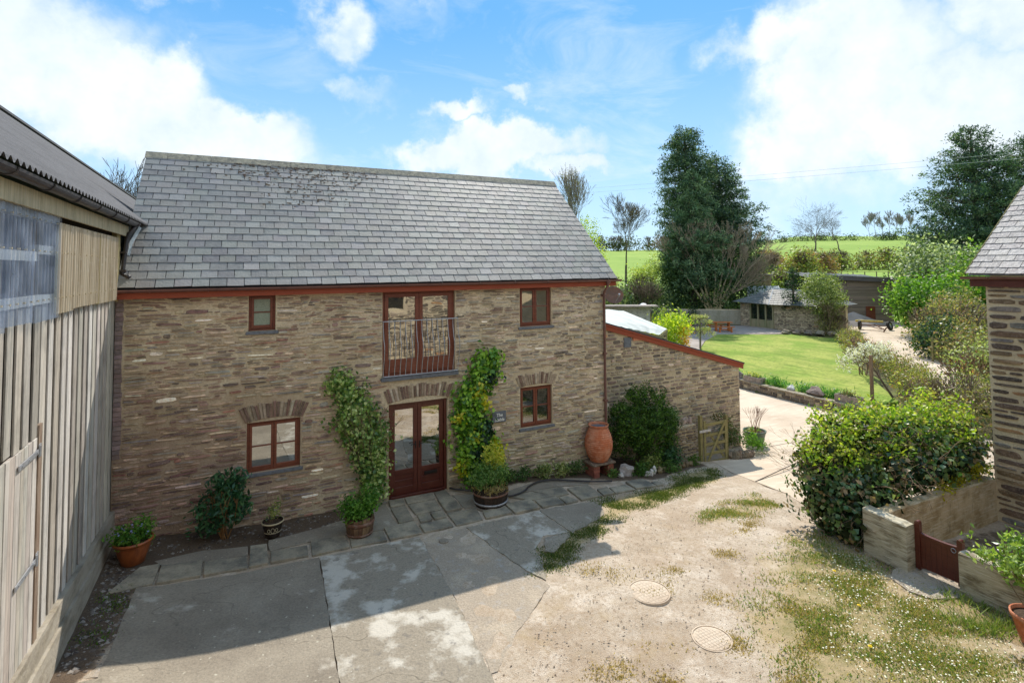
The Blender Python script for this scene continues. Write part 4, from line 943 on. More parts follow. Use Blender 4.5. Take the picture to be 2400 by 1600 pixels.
SLABS = [[(.30, -1.93), (.87, -1.81), (.89, -1.18), (.62, -1.25)], [(.90, -1.81), (1.51, -1.75), (1.51, -1.23), (.91, -1.26)], [(1.54, -1.74), (2.18, -1.73), (2.18, -1.31), (1.54, -1.30)], [(2.21, -1.73), (2.50, -1.72), (2.51, -1.01), (2.23, -.96)],
 [(2.54, -1.71), (3.15, -1.73), (3.16, -1.36), (2.56, -1.30)], [(3.20, -1.74), (3.85, -1.71), (3.86, -1.22), (3.24, -1.19)], [(3.89, -1.71), (4.53, -1.74), (4.55, -1.31), (3.92, -1.3)], [(4.57, -1.76), (5.19, -1.78), (5.21, -1.22), (4.58, -1.23)],
 [(4.96, -.06), (5.28, -.06), (5.25, -.40), (4.92, -.40)], [(4.91, -.45), (5.24, -.44), (5.21, -1.17), (4.9, -1.17)], [(5.32, -.05), (5.96, -.05), (5.92, -.38), (5.29, -.39)], [(5.29, -.44), (5.90, -.44), (5.87, -.95), (5.31, -.96)],
 [(5.32, -1.0), (5.56, -1.01), (5.53, -1.33), (5.30, -1.35)], [(5.60, -1.01), (5.87, -1.01), (5.85, -1.33), (5.58, -1.33)], [(5.25, -1.40), (5.84, -1.38), (5.84, -1.76), (5.24, -1.76)], [(6.01, -.05), (6.29, -.06), (6.29, -.38), (5.97, -.40)],
 [(5.95, -.45), (6.30, -.43), (6.27, -1.10), (5.91, -1.13)], [(5.91, -1.18), (6.56, -1.17), (6.48, -1.75), (5.89, -1.77)], [(6.60, -1.42), (7.13, -1.40), (7.14, -1.76), (6.54, -1.75)], [(7.18, -1.34), (7.80, -1.30), (7.78, -1.80), (7.18, -1.79)],
 [(7.86, -1.42), (8.42, -1.37), (8.40, -1.78), (7.83, -1.80)], [(8.46, -1.44), (8.69, -1.42), (8.80, -1.74), (8.45, -1.79)], [(8.95, -1.02), (9.58, -.94), (9.50, -1.64), (8.88, -1.72)], [(9.62, -1.26), (9.95, -1.23), (9.88, -1.60), (9.55, -1.64)],
 [(9.99, -1.24), (10.53, -1.18), (10.56, -1.54), (9.93, -1.60)], [(10.66, -1.02), (11.26, -.98), (11.24, -1.49), (10.61, -1.51)], [(11.31, -1.22), (11.52, -1.23), (11.51, -1.47), (11.29, -1.48)], [(7.42, -.98), (8.02, -.96), (8.40, -1.33), (7.84, -1.37)], [(8.07, -.94), (8.90, -.85), (8.84, -1.30), (8.46, -1.37)]]
for P_ in SLABS:
    dz = R.uniform(.030, .052); P_ = [(x+R.uniform(-.008, .008), y+R.uniform(-.008, .008)) for x, y in P_]
    tl = (R.uniform(-.008, .008), R.uniform(-.008, .008)); c_ = P_[0]
    a = A(); a.prism(P_, lambda x, y: Gs(x, y)-.03, lambda x, y: Gs(x, y)+dz+tl[0]*(x-c_[0])+tl[1]*(y-c_[1]))
    fixn(a.build('paving_slab', M['paving'], path, bevel=.008))
for P_ in ([(.92, -1.22), (1.52, -1.26), (2.20, -1.27), (2.20, -.93), (1.5, -.85), (.8, -1.05)], [(2.55, -1.27), (3.22, -1.18), (3.88, -1.19), (4.55, -1.27), (4.86, -1.2), (4.88, -.10), (4.55, -.35), (4.0, -.52), (3.25, -.72), (2.55, -.84)],
           [(7.4, -.93), (8.05, -.90), (8.9, -.80), (9.62, -.90), (9.95, -.55), (9.3, -.36), (8.4, -.42), (7.6, -.68)], [(6.33, -.35), (6.75, -.5), (7.3, -.95), (7.35, -1.36), (6.62, -1.36), (6.5, -1.12), (6.33, -1.1)]):
    sheet('mortar_strip', P_, Gs, .022, M['concrete'], path, .5, None, .04, .02, .2)
dv = sheet('driveway', [(x, y) for x, y in DRIVE], G, .012, M['drive'], None, .7, 'structure', .08)
for p_, q_ in (((17.35, .32), (19.7, .12)), ((19.7, .12), (23.6, -.1)), ((14.15, -2.0), (18.5, -.9))):
    a = A(); a.bar((p_[0], p_[1], G(*p_)+.0125), (q_[0], q_[1], G(*q_)+.0125), .03, .006, col=(.06, .05, .05)); a.build('joint', M['voidwood'], dv)
LAWN = [(24.0, 6.5), (23.98, 3.6), (23.95, 1.0), (26.3, .9), (31.3, 5.2), (36.8, 9.2), (42.6, 14.0), (42.3, 17.3), (40.2, 18.2), (36.8, 19.9), (33.0, 17.6), (30.0, 15.2), (27.5, 13.0), (25.4, 9.6)]
sheet('lawn', LAWN, lambda x, y: -.5+.04*math.sin(x*.4), .0, M['lawn'], None, 1.5, 'structure', .3)
sheet('patio', [(36.8, 19.9), (40.2, 18.2), (42.3, 17.3), (44.1, 20.4), (44.1, 26.2), (38.0, 26.5), (33.5, 22.5), (30.0, 17.0), (27, 14.5), (28.0, 13.6), (33.0, 17.65)], lambda x, y: -.5, .02, M['patio'], None, 3, 'structure', .1)
sheet('farm_track', [(27.5, -.6), (30.5, 2.3), (34.7, 5.6), (40.0, 9.8), (44.6, 13.6), (46.3, 16.0), (50.5, 20.0), (54.0, 22.0), (60.0, 18.6), (54.0, 14.2), (44.5, 9.6), (38.8, 5.4), (34.0, 1.6), (30.0, -3.5)], lambda x, y: -.5, .03, M['drive'], None, 2, 'structure', .1)
# pebbles
def pebbles(name, n, fn, size, cols, seed, mt='rock'):
    r = np.random.default_rng(seed); base = np.array([(1, 0, 0), (-.5, .87, 0), (-.5, -.87, 0), (0, 0, .75)], float); V = []; C_ = []; k = 0
    while k < n:
        x, y = fn(r)
        sc = size*(.5+r.random()**3*2.0); t = r.random()*6.28; ca, sa = math.cos(t), math.sin(t); z = G(x, y)+.002+(.022 if (4.9 < x < 6.5 and y > -5.5) else 0)
        c = np.array(cols[r.integers(len(cols))])*(.8+.4*r.random())
        for b in base: V.append((x+(b[0]*ca-b[1]*sa)*sc*1.2, y+(b[0]*sa+b[1]*ca)*sc*.8, z+b[2]*sc)); C_.append(c)
        k += 1
    i = np.arange(n)*4
    F_ = np.concatenate([np.stack([i, i+1, i+3], 1), np.stack([i+1, i+2, i+3], 1), np.stack([i+2, i, i+3], 1)])
    o = npmesh(name, V, F_, M[mt], col=np.array(C_)); o['kind'] = 'stuff'; o['label'] = 'loose stones lying in the yard'; return o
def inyard(r):
    while 1:
        x = r.uniform(4.8, 13.5); y = r.uniform(-9, -2.6)
        if x < 6.6 and y > -5.0 and y > -9.5+x*.7 and r.random() < .8: continue
        if y > -4.8+(x-6.4)*.55 and x < 9: continue
        return x, y
pebbles('gravel', 8000, inyard, .008, [s(128, 112, 98), s(158, 142, 124), s(196, 182, 164), s(100, 90, 80)], 3)
def insoil(r):
    while 1:
        x = r.uniform(.05, .62)**1 if r.random() < .6 else r.uniform(.1, 4.6); y = r.uniform(-3.7, -.1) if x < .65 else r.uniform(-.8, -.1)
        if x > .14+max(0, 0): return x, y
pebbles('rubble', 1500, insoil, .018, [s(124, 116, 108), s(104, 94, 86), s(150, 142, 134), s(86, 76, 70)], 4)

# ------------------------------------------------------------------ plants: leaves, sprays, sticks
def leafmesh(name, parent, C, NRM, size, cols, mt, asp=.55, rnd=None, out=.6, colvar=.25, ccol=None, org=None, droop=0.0, fold=.0):
    r = rnd; n = len(C); d = r.normal(size=(n, 3)); d /= np.linalg.norm(d, axis=1, keepdims=True)+1e-9
    nr = NRM*out+d*(1-out); nr /= np.linalg.norm(nr, axis=1, keepdims=True)+1e-9
    t = r.normal(size=(n, 3)); t[:, 2] -= droop; ax = t-nr*np.sum(t*nr, 1, keepdims=True); ax /= np.linalg.norm(ax, axis=1, keepdims=True)+1e-9
    bx = np.cross(nr, ax); L_ = size*(.6+.8*r.random((n, 1))); W_ = L_*asp
    V = np.stack([C-ax*L_*.5, C+bx*W_*.5-ax*L_*.08+nr*W_*fold, C+ax*L_*.5, C-bx*W_*.5-ax*L_*.08+nr*W_*fold], 1).reshape(-1, 3)
    F_ = np.arange(n*4).reshape(-1, 4)
    ci = r.integers(len(cols), size=n) if ccol is None else ccol
    cc = np.array(cols)[ci]*(1+r.uniform(-colvar, colvar, (n, 1)))
    if fold: F_ = np.concatenate([F_[:, [0, 1, 2]], F_[:, [0, 2, 3]]])
    o = npmesh(name, V, F_, mt, parent, np.repeat(cc, 4, 0), org); return o
def clumps(blobs, n, clump, sig, r, fill=.35, lump=.25, flat=1.0):
    """leaf centres gathered in clumps on the shells of the given ellipsoids"""
    B = np.array([b[:6] for b in blobs], float); w_ = (B[:, 3]*B[:, 4]+B[:, 4]*B[:, 5]+B[:, 3]*B[:, 5]); w_ /= w_.sum()
    m_ = max(1, n//clump); bi = r.choice(len(B), m_, p=w_); d = r.normal(size=(m_, 3)); d /= np.linalg.norm(d, axis=1, keepdims=True)
    lp = 1+lump*np.sin(d[:, 0]*5.1+bi)*np.cos(d[:, 1]*4.7+bi*2)*np.sin(d[:, 2]*4.3+1)+lump*.5*np.sin(d[:, 0]*11+d[:, 2]*9)
    rad = (1-fill*r.random(m_)**1.5)*lp
    c = B[bi, :3]+d*B[bi, 3:6]*rad[:, None]
    nn = d/B[bi, 3:6]; nn /= np.linalg.norm(nn, axis=1, keepdims=True)
    C = np.repeat(c, clump, 0)+r.normal(size=(m_*clump, 3))*sig*np.array([1, 1, flat])
    return C, np.repeat(nn, clump, 0), m_
def foliage(name, parent, blobs, n, size, cols, mt='leaf', clump=14, sig=None, asp=.55, out=.45, fill=.35, lump=.22, seed=1, org=None, droop=0.0, flat=1.0, zmin=None, cutx=None, fold=0.0):
    r = np.random.default_rng(seed); sig = sig or size*1.6
    C, N_, m_ = clumps(blobs, n, clump, sig, r, fill, lump, flat)
    cb = np.repeat(r.integers(len(cols), size=m_), clump)
    ci = np.where(r.random(len(cb)) < .7, cb, r.integers(len(cols), size=len(cb)))
    k = np.ones(len(C), bool)
    if zmin is not None: k &= C[:, 2] > zmin
    if cutx is not None: k &= cutx(C)
    return leafmesh(name, parent, C[k], N_[k], size, cols, M[mt], asp, r, out, .22, ci[k], org, droop, fold)
def sticks(name, parent, segs, mt, sides=3, col=None, org=None):
    S = np.array([[*a_, *b_, r0, r1] for a_, b_, r0, r1 in segs], float); P, Q = S[:, :3], S[:, 3:6]
    d = Q-P; d /= np.linalg.norm(d, axis=1, keepdims=True)+1e-9
    h = np.where(np.abs(d[:, 2:3]) < .9, np.array([[0, 0, 1.0]]), np.array([[1.0, 0, 0]])); a_ = np.cross(d, h); a_ /= np.linalg.norm(a_, axis=1, keepdims=True); b_ = np.cross(d, a_)
    V = []
    for e, rr in ((P, S[:, 6:7]), (Q, S[:, 7:8])):
        for k in range(sides):
            t = 2*math.pi*k/sides; V.append(e+(a_*math.cos(t)+b_*math.sin(t))*rr)
    V = np.stack(V, 1).reshape(-1, 3); b0 = np.arange(len(S))*2*sides
    F_ = np.concatenate([np.stack([b0+k, b0+(k+1) % sides, b0+sides+(k+1) % sides, b0+sides+k], 1) for k in range(sides)])
    c = np.array(col if col is not None else s(120, 106, 90)); cc = np.repeat(c[None]*(1+NR.uniform(-.2, .2, (len(S), 1))), 2*sides, 0)
    return npmesh(name, V, F_, M[mt] if isinstance(mt, str) else mt, parent, cc, org)
def grow(segs, p, d, L_, r, lev, rnd, split=3, ang=.5, shrink=.72, up=.15, minr=.004, steps=2, tips=None, side=.0):
    p = Vector(p); d = Vector(d).normalized()
    for i in range(steps):
        d = (d+Vector((rnd.gauss(0, .09), rnd.gauss(0, .09), rnd.gauss(0, .05)+up*.3))).normalized(); q = p+d*L_/steps; r1 = max(minr, r*(.86 if steps > 1 else .8))
        segs.append((tuple(p), tuple(q), r, r1)); p = q; r = r1
        if lev > 0 and side and rnd.random() < side and i < steps-1:
            e = (d+Vector((rnd.gauss(0, 1), rnd.gauss(0, 1), rnd.gauss(0, .5))).normalized()*ang*1.6).normalized()
            grow(segs, p, e, L_*shrink*.8, max(minr, r*.55), lev-1, rnd, split, ang, shrink, up, minr, steps, tips, side)
    if tips is not None and lev <= 1: tips.append(tuple(p))
    if lev <= 0: return
    for k in range(split):
        e = Vector((rnd.gauss(0, 1), rnd.gauss(0, 1), rnd.gauss(0, .6))); e = (e-d*e.dot(d)).normalized()
        dd_ = (d+e*ang*rnd.uniform(.6, 1.3)+Vector((0, 0, up))).normalized()
        grow(segs, p, dd_, L_*shrink*rnd.uniform(.75, 1.15), max(minr, r*.68), lev-1, rnd, split if rnd.random() < .8 else max(2, split-1), ang, shrink, up, minr, steps, tips, side)
def bare_tree(name, loc, h, label, cat, seed, lev=6, r=.16, col=s(112, 100, 88), split=3, ang=.42, trunk=.28, group=None, leaves=None, minr=.012, up=.12, shrink=.75):
    rn = random.Random(seed); t = thing(name, loc, label, cat, group); sg = []; tips = []
    p = Vector(loc); q = p+Vector((rn.gauss(0, .02)*h, rn.gauss(0, .02)*h, h*trunk))
    sticks('trunk', t, [(tuple(p-Vector((0, 0, .3))), tuple(p.lerp(q, .5)), r*1.25, r), (tuple(p.lerp(q, .5)), tuple(q), r, r*.85)], 'bark', 7, col)
    grow(sg, q, (0, 0, 1), h*.185, r*.8, lev, rn, split, ang, min(.86, shrink*1.12), up, minr, 2, tips, .6)
    sticks('branches', t, sg, 'bark', 3, col)
    if leaves:
        nl, size, cols = leaves; r_ = np.random.default_rng(seed); T = np.array(tips); ii = r_.integers(len(T), size=nl)
        C = T[ii]+r_.normal(size=(nl, 3))*size*2.5
        o = leafmesh('foliage', t, C, np.tile([[0, 0, 1.0]], (nl, 1)), size, cols, M['leaf'], .6, r_, .2)
    return t

CON = [s(76, 102, 78), s(60, 86, 68), s(98, 124, 86), s(52, 74, 62), s(124, 142, 104)]
def conifer(name, loc, h, prof, label, seed, n=13000, size=.34, cols=CON, cut=.12, lean_=(0, 0), open_=0.0, bs=1.0):
    """old cypress-like conifer; prof(t) gives the crown radius at relative height t"""
    rn = random.Random(seed); t = thing(name, loc, label, 'tree'); P = Vector(loc); top = P+Vector((lean_[0], lean_[1], h))
    sg = [(tuple(P-Vector((0, 0, .4))), tuple(P.lerp(top, .35)), h*.028, h*.02), (tuple(P.lerp(top, .35)), tuple(P.lerp(top, .75)), h*.02, h*.011), (tuple(P.lerp(top, .75)), tuple(P.lerp(top, .96)), h*.011, h*.003)]
    bl = []; lb = []
    N_ = int(150*bs)
    for i in range(N_):
        tt = cut+(1-cut)*(i+rn.random())/N_; rad = prof(tt)*rn.uniform(.62, 1.10); an = i*2.399+rn.uniform(-.3, .3)
        c0 = P.lerp(top, tt); e = Vector((math.cos(an), math.sin(an), 0)); tipp = c0+e*rad+Vector((0, 0, rad*rn.uniform(-.05, .22)))
        lb.append((tuple(c0-Vector((0, 0, rad*.18))), tuple(tipp), max(.02, h*.0045*(1-tt)+.02), .015))
        k = 2 if rad > 1.6 else 1
        for j in range(k+1):
            f = 1-.30*j*rn.uniform(.7, 1.2); c = c0.lerp(tipp, f); q = (.26*rad+.32)*rn.uniform(.65, 1.1)*(1-open_*.3)
            bl.append((c.x, c.y, c.z, q, q, q*rn.uniform(.38, .62)))
    sticks('trunk', t, sg, 'bark', 8, s(96, 84, 76)); sticks('branches', t, lb, 'bark', 4, s(92, 82, 74))
    foliage('foliage', t, bl, n, size, cols, 'needle', 18, size*.75, .26, .25, .75, .2, seed, None, -.3, .7)
    return t

# ------------------------------------------------------------------ plants on and by the house
IVY = [s(136, 164, 84), s(104, 140, 70), s(164, 188, 106), s(80, 116, 62), s(196, 206, 140)]
t = thing('ivy', (4.4, -.05, .3), 'pale variegated ivy climbing the wall left of the front doors', 'climbing plant')
BL = [(3.95, -.10, 2.66, .26, .14, .26), (4.12, -.11, 2.40, .30, .15, .24), (4.28, -.11, 2.16, .34, .16, .24), (4.22, -.12, 1.88, .40, .17, .24), (4.34, -.12, 1.62, .42, .18, .24), (4.50, -.12, 1.38, .40, .18, .24), (4.55, -.12, 1.10, .34, .17, .24), (4.62, -.13, .84, .30, .17, .22), (4.66, -.13, .56, .26, .17, .2), (4.62, -.12, .32, .22, .15, .2), (4.72, -.10, 1.66, .22, .13, .14), (3.86, -.09, 2.76, .15, .1, .1)]
foliage('foliage', t, BL, 6200, .075, IVY, 'glossleaf', 8, .085, .8, .62, .5, .42, 31, None, .5, 1, None, lambda C: C[:, 1] < -.02, .12)
sg = []; rn = random.Random(5)
for k in range(7): grow(sg, (4.62+rn.uniform(-.05, .05), -.05, .1), (-.2, 0, 1), .75, .014, 3, rn, 2, .35, .8, .1, .004)
sticks('stem', t, [q for q in sg if q[0][1] < .02 and q[0][2] < 2.6], 'bark', 4, s(110, 92, 72))
IVY2 = [s(118, 166, 52), s(142, 186, 62), s(94, 144, 48), s(66, 108, 44), s(160, 198, 76)]
t = thing('ivy', (6.9, -.05, .1), 'bright green ivy with yellow patches climbing between the front doors and the name plate', 'climbing plant')
BL = [(7.28, -.11, 2.86, .36, .16, .24), (7.22, -.12, 2.55, .36, .18, .24), (7.02, -.12, 2.30, .34, .18, .22), (6.82, -.13, 2.02, .36, .18, .24), (6.84, -.13, 1.72, .38, .18, .24), (6.90, -.14, 1.42, .42, .2, .24), (6.96, -.15, 1.10, .44, .2, .26), (6.95, -.15, .80, .42, .2, .24), (6.98, -.15, .50, .36, .2, .24), (7.08, -.16, .24, .34, .2, .2), (7.5, -.1, 2.98, .14, .1, .12), (7.3, -.12, .9, .24, .14, .3)]
foliage('foliage', t, BL, 6000, .092, IVY2, 'glossleaf', 8, .095, .85, .66, .5, .42, 32, None, .6, 1, None, lambda C: C[:, 1] < -.02, .12)
foliage('yellow_foliage', t, [(6.56, -.26, 1.62, .12, .08, .1), (6.98, -.3, 2.25, .1, .07, .14), (6.58, -.28, .56, .14, .08, .16), (7.15, -.32, 1.9, .1, .06, .1), (7.5, -.27, .80, .16, .08, .26), (6.9, -.32, 1.2, .12, .06, .12)], 620, .08, [s(204, 200, 50), s(222, 206, 72), s(176, 184, 50)], 'glossleaf', 10, .06, .85, .6, .5, .2, 33, None, .5)
foliage('dark_foliage', t, [(7.15, -.31, 1.28, .16, .06, .3), (7.05, -.32, .82, .2, .06, .2), (7.36, -.25, 2.52, .14, .05, .12)], 520, .085, [s(36, 70, 44), s(28, 56, 42)], 'glossleaf', 10, .07, .85, .6, .5, .2, 34, None, .5)

def pot_profile(parent, name, c, prof, mt, n=28, wob=0.0):
    a = A(); a.lathe(prof, c, n, (.5, .5, .5), wob); o = a.build(name, M[mt], parent, smooth=True); return o
def soil_disc(parent, c, r, n=20):
    a = A(); a.lathe([(0.001, .012), (r*.6, .015), (r, 0)], c, n); return a.build('soil', M['soil'], parent)
# left terracotta pot
z = G(.49, -1.0); t = thing('plant_pot', (.49, -1.0, z), 'glossy brown pot of green leaves and small blue flowers in the barn corner', 'plant pot')
pot_profile(t, 'pot', (.49, -1.0, z), [(0, .0), (.15, .0), (.165, .01), (.215, .16), (.255, .30), (.275, .345), (.29, .35), (.29, .385), (.265, .39), (.25, .35), (.24, .32)], 'terraglaze')
soil_disc(t, (.49, -1.0, z+.33), .245)
foliage('foliage', t, [(.47, -1.0, z+.46, .27, .26, .12), (.62, -.95, z+.54, .18, .18, .14), (.36, -1.03, z+.46, .18, .18, .1)], 1150, .06, [s(92, 136, 52), s(70, 116, 46), s(122, 158, 70)], 'leaf', 9, .05, .5, .4, .6, .2, 41)
foliage('flowers', t, [(.44, -1.08, z+.53, .22, .2, .1)], 50, .03, [s(150, 160, 224), s(176, 180, 236)], 'petal', 3, .02, .9, .5, .4, .2, 42)
# butterfly bush
z = G(1.81, -.42); t = thing('shrub', (1.81, -.42, z), 'dark green broad leaved shrub with brown stems below the left ground floor window', 'shrub')
rn = random.Random(8); sg = []
for k in range(9): grow(sg, (1.81+rn.uniform(-.06, .06), -.42+rn.uniform(-.05, .05), z), (rn.uniform(-.5, .5), rn.uniform(-.4, .1), 1), .42, .014, 2, rn, 2, .4, .75, .2, .005)
sticks('stem', t, sg, 'bark', 4, s(150, 112, 72))
foliage('foliage', t, [(1.62, -.48, z+.62, .24, .2, .24), (1.95, -.45, z+.78, .26, .2, .26), (1.78, -.5, z+.90, .26, .2, .22), (1.52, -.5, z+.34, .20, .16, .14), (2.02, -.5, z+.50, .2, .18, .2), (1.72, -.45, z+1.06, .14, .12, .14), (2.02, -.4, z+1.04, .14, .12, .14), (1.86, -.55, z+.62, .22, .14, .26)], 1500, .125, [s(64, 106, 72), s(52, 92, 62), s(88, 130, 86), s(44, 78, 54)], 'glossleaf', 9, .07, .34, .3, .6, .25, 43, None, .3)
# small dark pot
z = G(2.62, -.72)+.02; t = thing('plant_pot', (2.62, -.70, z), 'small dark glazed pot with a cream motif and a sparse twiggy plant', 'plant pot')
pot_profile(t, 'pot', (2.62, -.70, z), [(0, 0), (.115, 0), (.125, .01), (.135, .08), (.165, .18), (.18, .27), (.19, .285), (.17, .29), (.16, .26)], 'blackglaze')
a = A(); a.lathe([(.186, .27), (.196, .272), (.196, .292), (.186, .295)], (2.62, -.70, z), 28); a.build('cream_rim', M['creamglaze'], t, smooth=True)
a = A()
def onpot(th, zz, r0=.176): return (2.62+r0*math.sin(th), -.70-r0*math.cos(th), z+zz)
for c_, w_ in ((-.05, 1), (-.42, .7), (.32, .7)):
    a.tube([onpot(c_+w_*.17*math.sin(q), .175+w_*.045*(-math.cos(q)), .165+.012*(w_ > 0)+.006) for q in [i*math.pi/5-math.pi*.0 for i in range(11)]], .004, 4)
for zz in (.115, .105): a.tube([onpot(-1.3+i*.2, zz, .148+.3*(zz-.1)) for i in range(14)], .003, 4)
a.build('motif', M['creamglaze'], t); soil_disc(t, (2.62, -.70, z+.255), .16)
rn = random.Random(9); sg = []
for k in range(8): grow(sg, (2.62+rn.uniform(-.06, .06), -.70+rn.uniform(-.06, .06), z+.24), (rn.uniform(-.5, .8), rn.uniform(-.3, .3), 1), .22, .005, 2, rn, 2, .4, .8, .2, .002)
sticks('stem', t, sg, 'bark', 3, s(130, 110, 80))
foliage('foliage', t, [(2.60, -.70, z+.40, .14, .12, .12), (2.72, -.68, z+.62, .07, .07, .14), (2.66, -.7, z+.5, .12, .1, .1)], 380, .035, [s(122, 142, 84), s(98, 124, 70), s(168, 170, 96)], 'leaf', 6, .03, .5, .3, .7, .2, 44)
def barrel(loc, r0, r1, h, nst, seed, label, hoops, cols, dark=False):
    t = thing('barrel_tub', loc, label, 'planter'); rn = random.Random(seed); x0, y0, z0 = loc
    for k in range(nst):
        t0 = 2*math.pi*(k+.04)/nst; t1 = 2*math.pi*(k+.96)/nst; a = A(); vs = []
        th = rn.uniform(0, .012); hh = h+rn.uniform(-.02, .015)
        for zz, rr in ((0, r0), (hh*.5, (r0+r1)/2+.015), (hh, r1)):
            for tt, q in ((t0, 0), (t1, 0), (t1, -.03), (t0, -.03)): vs.append((x0+(rr+th+q)*math.cos(tt), y0+(rr+th+q)*math.sin(tt), z0+zz))
        fs = [(i*4+k_, i*4+(k_+1) % 4, (i+1)*4+(k_+1) % 4, (i+1)*4+k_) for i in range(2) for k_ in range(4)]+[(8, 9, 10, 11), (3, 2, 1, 0)]
        a.add(vs, fs, jc(cols[rn.randrange(len(cols))], .15, rn)); fixn(a.build('stave', M['barrelwood'], t))
    for zz, hw, mt in hoops:
        rr = r0+(r1-r0)*zz/h+.028
        a = A(); a.lathe([(rr-.004, -hw), (rr, -hw), (rr+(r1-r0)*2*hw/h, hw), (rr-.004, hw)], (x0, y0, z0+zz), 30); a.build('hoop', M[mt], t, smooth=True)
    soil_disc(t, (x0, y0, z0+h-.06), r1-.02); return t
z = G(4.1, -1.28)+.03
t = barrel((4.12, -1.25, z), .215, .255, .34, 20, 3, 'half barrel tub with a green herb bush, left of the front doors', ((.24, .035, 'rust'), (.04, .02, 'rust')), [s(124, 98, 74), s(104, 80, 62), s(140, 112, 86)])
foliage('foliage', t, [(4.10, -1.25, z+.55, .30, .28, .2), (4.28, -1.2, z+.62, .22, .22, .2), (3.95, -1.28, z+.52, .22, .22, .18), (4.12, -1.3, z+.40, .26, .22, .1)], 2400, .055, [s(92, 138, 50), s(70, 114, 44), s(116, 158, 66)], 'leaf', 9, .05, .6, .4, .6, .25, 45)
rn = random.Random(10); sg = []
for k in range(8): grow(sg, (4.12, -1.25, z+.3), (rn.uniform(-.6, .6), rn.uniform(-.6, .6), 1), .22, .005, 2, rn, 2, .4, .8, .2, .002)
sticks('stem', t, sg, 'bark', 3, s(120, 104, 74))
z = G(6.9, -1.1)+.03
t = barrel((6.93, -1.12, z), .33, .375, .36, 24, 4, 'wide dark half barrel tub of grassy herbs, right of the front doors', ((.27, .022, 'rust'), (.08, .02, 'galv')), [s(62, 50, 42), s(52, 42, 36), s(76, 62, 52)])
foliage('foliage', t, [(6.90, -1.08, z+.58, .36, .32, .22), (7.12, -1.05, z+.62, .26, .28, .22), (6.72, -1.08, z+.52, .28, .28, .2)], 2600, .065, [s(100, 134, 66), s(80, 116, 56), s(140, 166, 100)], 'leaf', 8, .06, .3, .25, .6, .25, 46)
foliage('yellow_foliage', t, [(7.05, -.92, z+.92, .2, .18, .3), (7.2, -1.0, z+.78, .14, .14, .2)], 900, .055, [s(196, 192, 78), s(164, 178, 66), s(214, 204, 96)], 'leaf', 9, .05, .6, .3, .6, .25, 47)
foliage('dry_grass', t, [(6.93, -1.15, z+.37, .38, .38, .05)], 420, .13, [s(176, 156, 104), s(150, 132, 86)], 'grass', 6, .03, .12, .2, .3, .1, 48, None, 1.5)
# hose
a = A(); HP = [(6.38, -.06), (6.5, -.2), (6.8, -.45), (7.1, -.8), (7.38, -1.03), (7.65, -1.02), (7.9, -.9), (8.1, -.72), (8.46, -.52), (8.88, -.50), (9.3, -.66), (9.68, -.82), (10.0, -.9), (10.35, -.98)]
HP2 = []
for i in range(len(HP)-1):
    for j in range(4):
        t_ = j/4; p0 = HP[max(i-1, 0)]; p1 = HP[i]; p2 = HP[i+1]; p3 = HP[min(i+2, len(HP)-1)]
        HP2.append(tuple(.5*((2*p1[k])+(-p0[k]+p2[k])*t_+(2*p0[k]-5*p1[k]+4*p2[k]-p3[k])*t_*t_+(-p0[k]+3*p1[k]-3*p2[k]+p3[k])*t_**3) for k in (0, 1)))
a.tube([(x, y, G(x, y)+.065) for x, y in HP2], .021, 7)
o = a.build('garden_hose', M['black'], None, (8, -.9, -.05), smooth=True); props(o, 'black hose lying across the paving from the front doors to the terracotta urn', 'hose')
# plants along the wall foot
for i, (x, y, n, c_, lb) in enumerate(((7.65, -.22, 500, [s(76, 104, 52), s(58, 86, 44)], 'low dark leafy clump at the wall foot just right of the wide barrel tub'), (8.15, -.2, 460, [s(66, 98, 54), s(90, 122, 66)], 'low leafy clump below the name plate wall, second from the barrel tub'),
                                       (8.75, -.2, 520, [s(170, 176, 120), s(126, 144, 84), s(98, 122, 64)], 'cream edged plant at the wall foot under the right window'), (9.25, -.2, 520, [s(180, 184, 130), s(120, 140, 80)], 'pale variegated plant at the wall foot between the right window and the urn'), (9.72, -.2, 420, [s(98, 122, 70), s(76, 104, 58)], 'small green plant at the wall foot nearest the urn'))):
    z = G(x, y); t = thing('ground_plant', (x, y, z), lb, 'plant', 'plants along the wall foot')
    foliage('foliage', t, [(x, y, z+.13+.05*(i > 1), .24, .16, .13+.05*(i > 1)), (x+.14, y+.03, z+.2, .14, .12, .13)], n, .055, c_, 'leaf', 7, .04, .55, .4, .6, .3, 50+i)
# urn on its brick stand
z = G(10.4, -.2); ux, uy = 10.40, -.28
t = thing('brick_stand', (ux, uy, z), 'low stand of two short brick piers under a stone slab, below the urn', 'stand')
rn = random.Random(6)
for px_ in (-.22, .22):
    for k in range(4):
        for j in range(2):
            A().box(ux+px_-.085+rn.uniform(-.01, .01), ux+px_+.085+rn.uniform(-.01, .01), uy-.22+j*.215, uy-.02+j*.215, z-.03+k*.085, z+.048+k*.085, jc(s(150, 92, 76), .2, rn)).build('brick', M['brick'], t, bevel=.006)
A().box(ux-.35, ux+.35, uy-.26, uy+.25, z+.315, z+.365, s(120, 104, 88)).build('slab', M['rock'], t, bevel=.01)
zu = z+.366; t = thing('urn', (ux, uy, zu), 'large ribbed terracotta urn standing at the right corner of the stone house', 'urn')
prof = [(0, 0), (.20, 0)]
for i in range(61):
    q = i/60; rr = .205+.155*math.sin(math.pi*min(1, (q*.93+.02)**.92))+.0; rr = rr if q < .97 else rr
    prof.append((rr+.008*math.cos(q*17*2*math.pi), .01+q*.86))
prof += [(.262, .90), (.268, .925), (.245, .93), (.235, .90), (.26, .7), (.24, .55)]
pot_profile(t, 'body', (ux, uy, zu), prof, 'terracotta', 40)
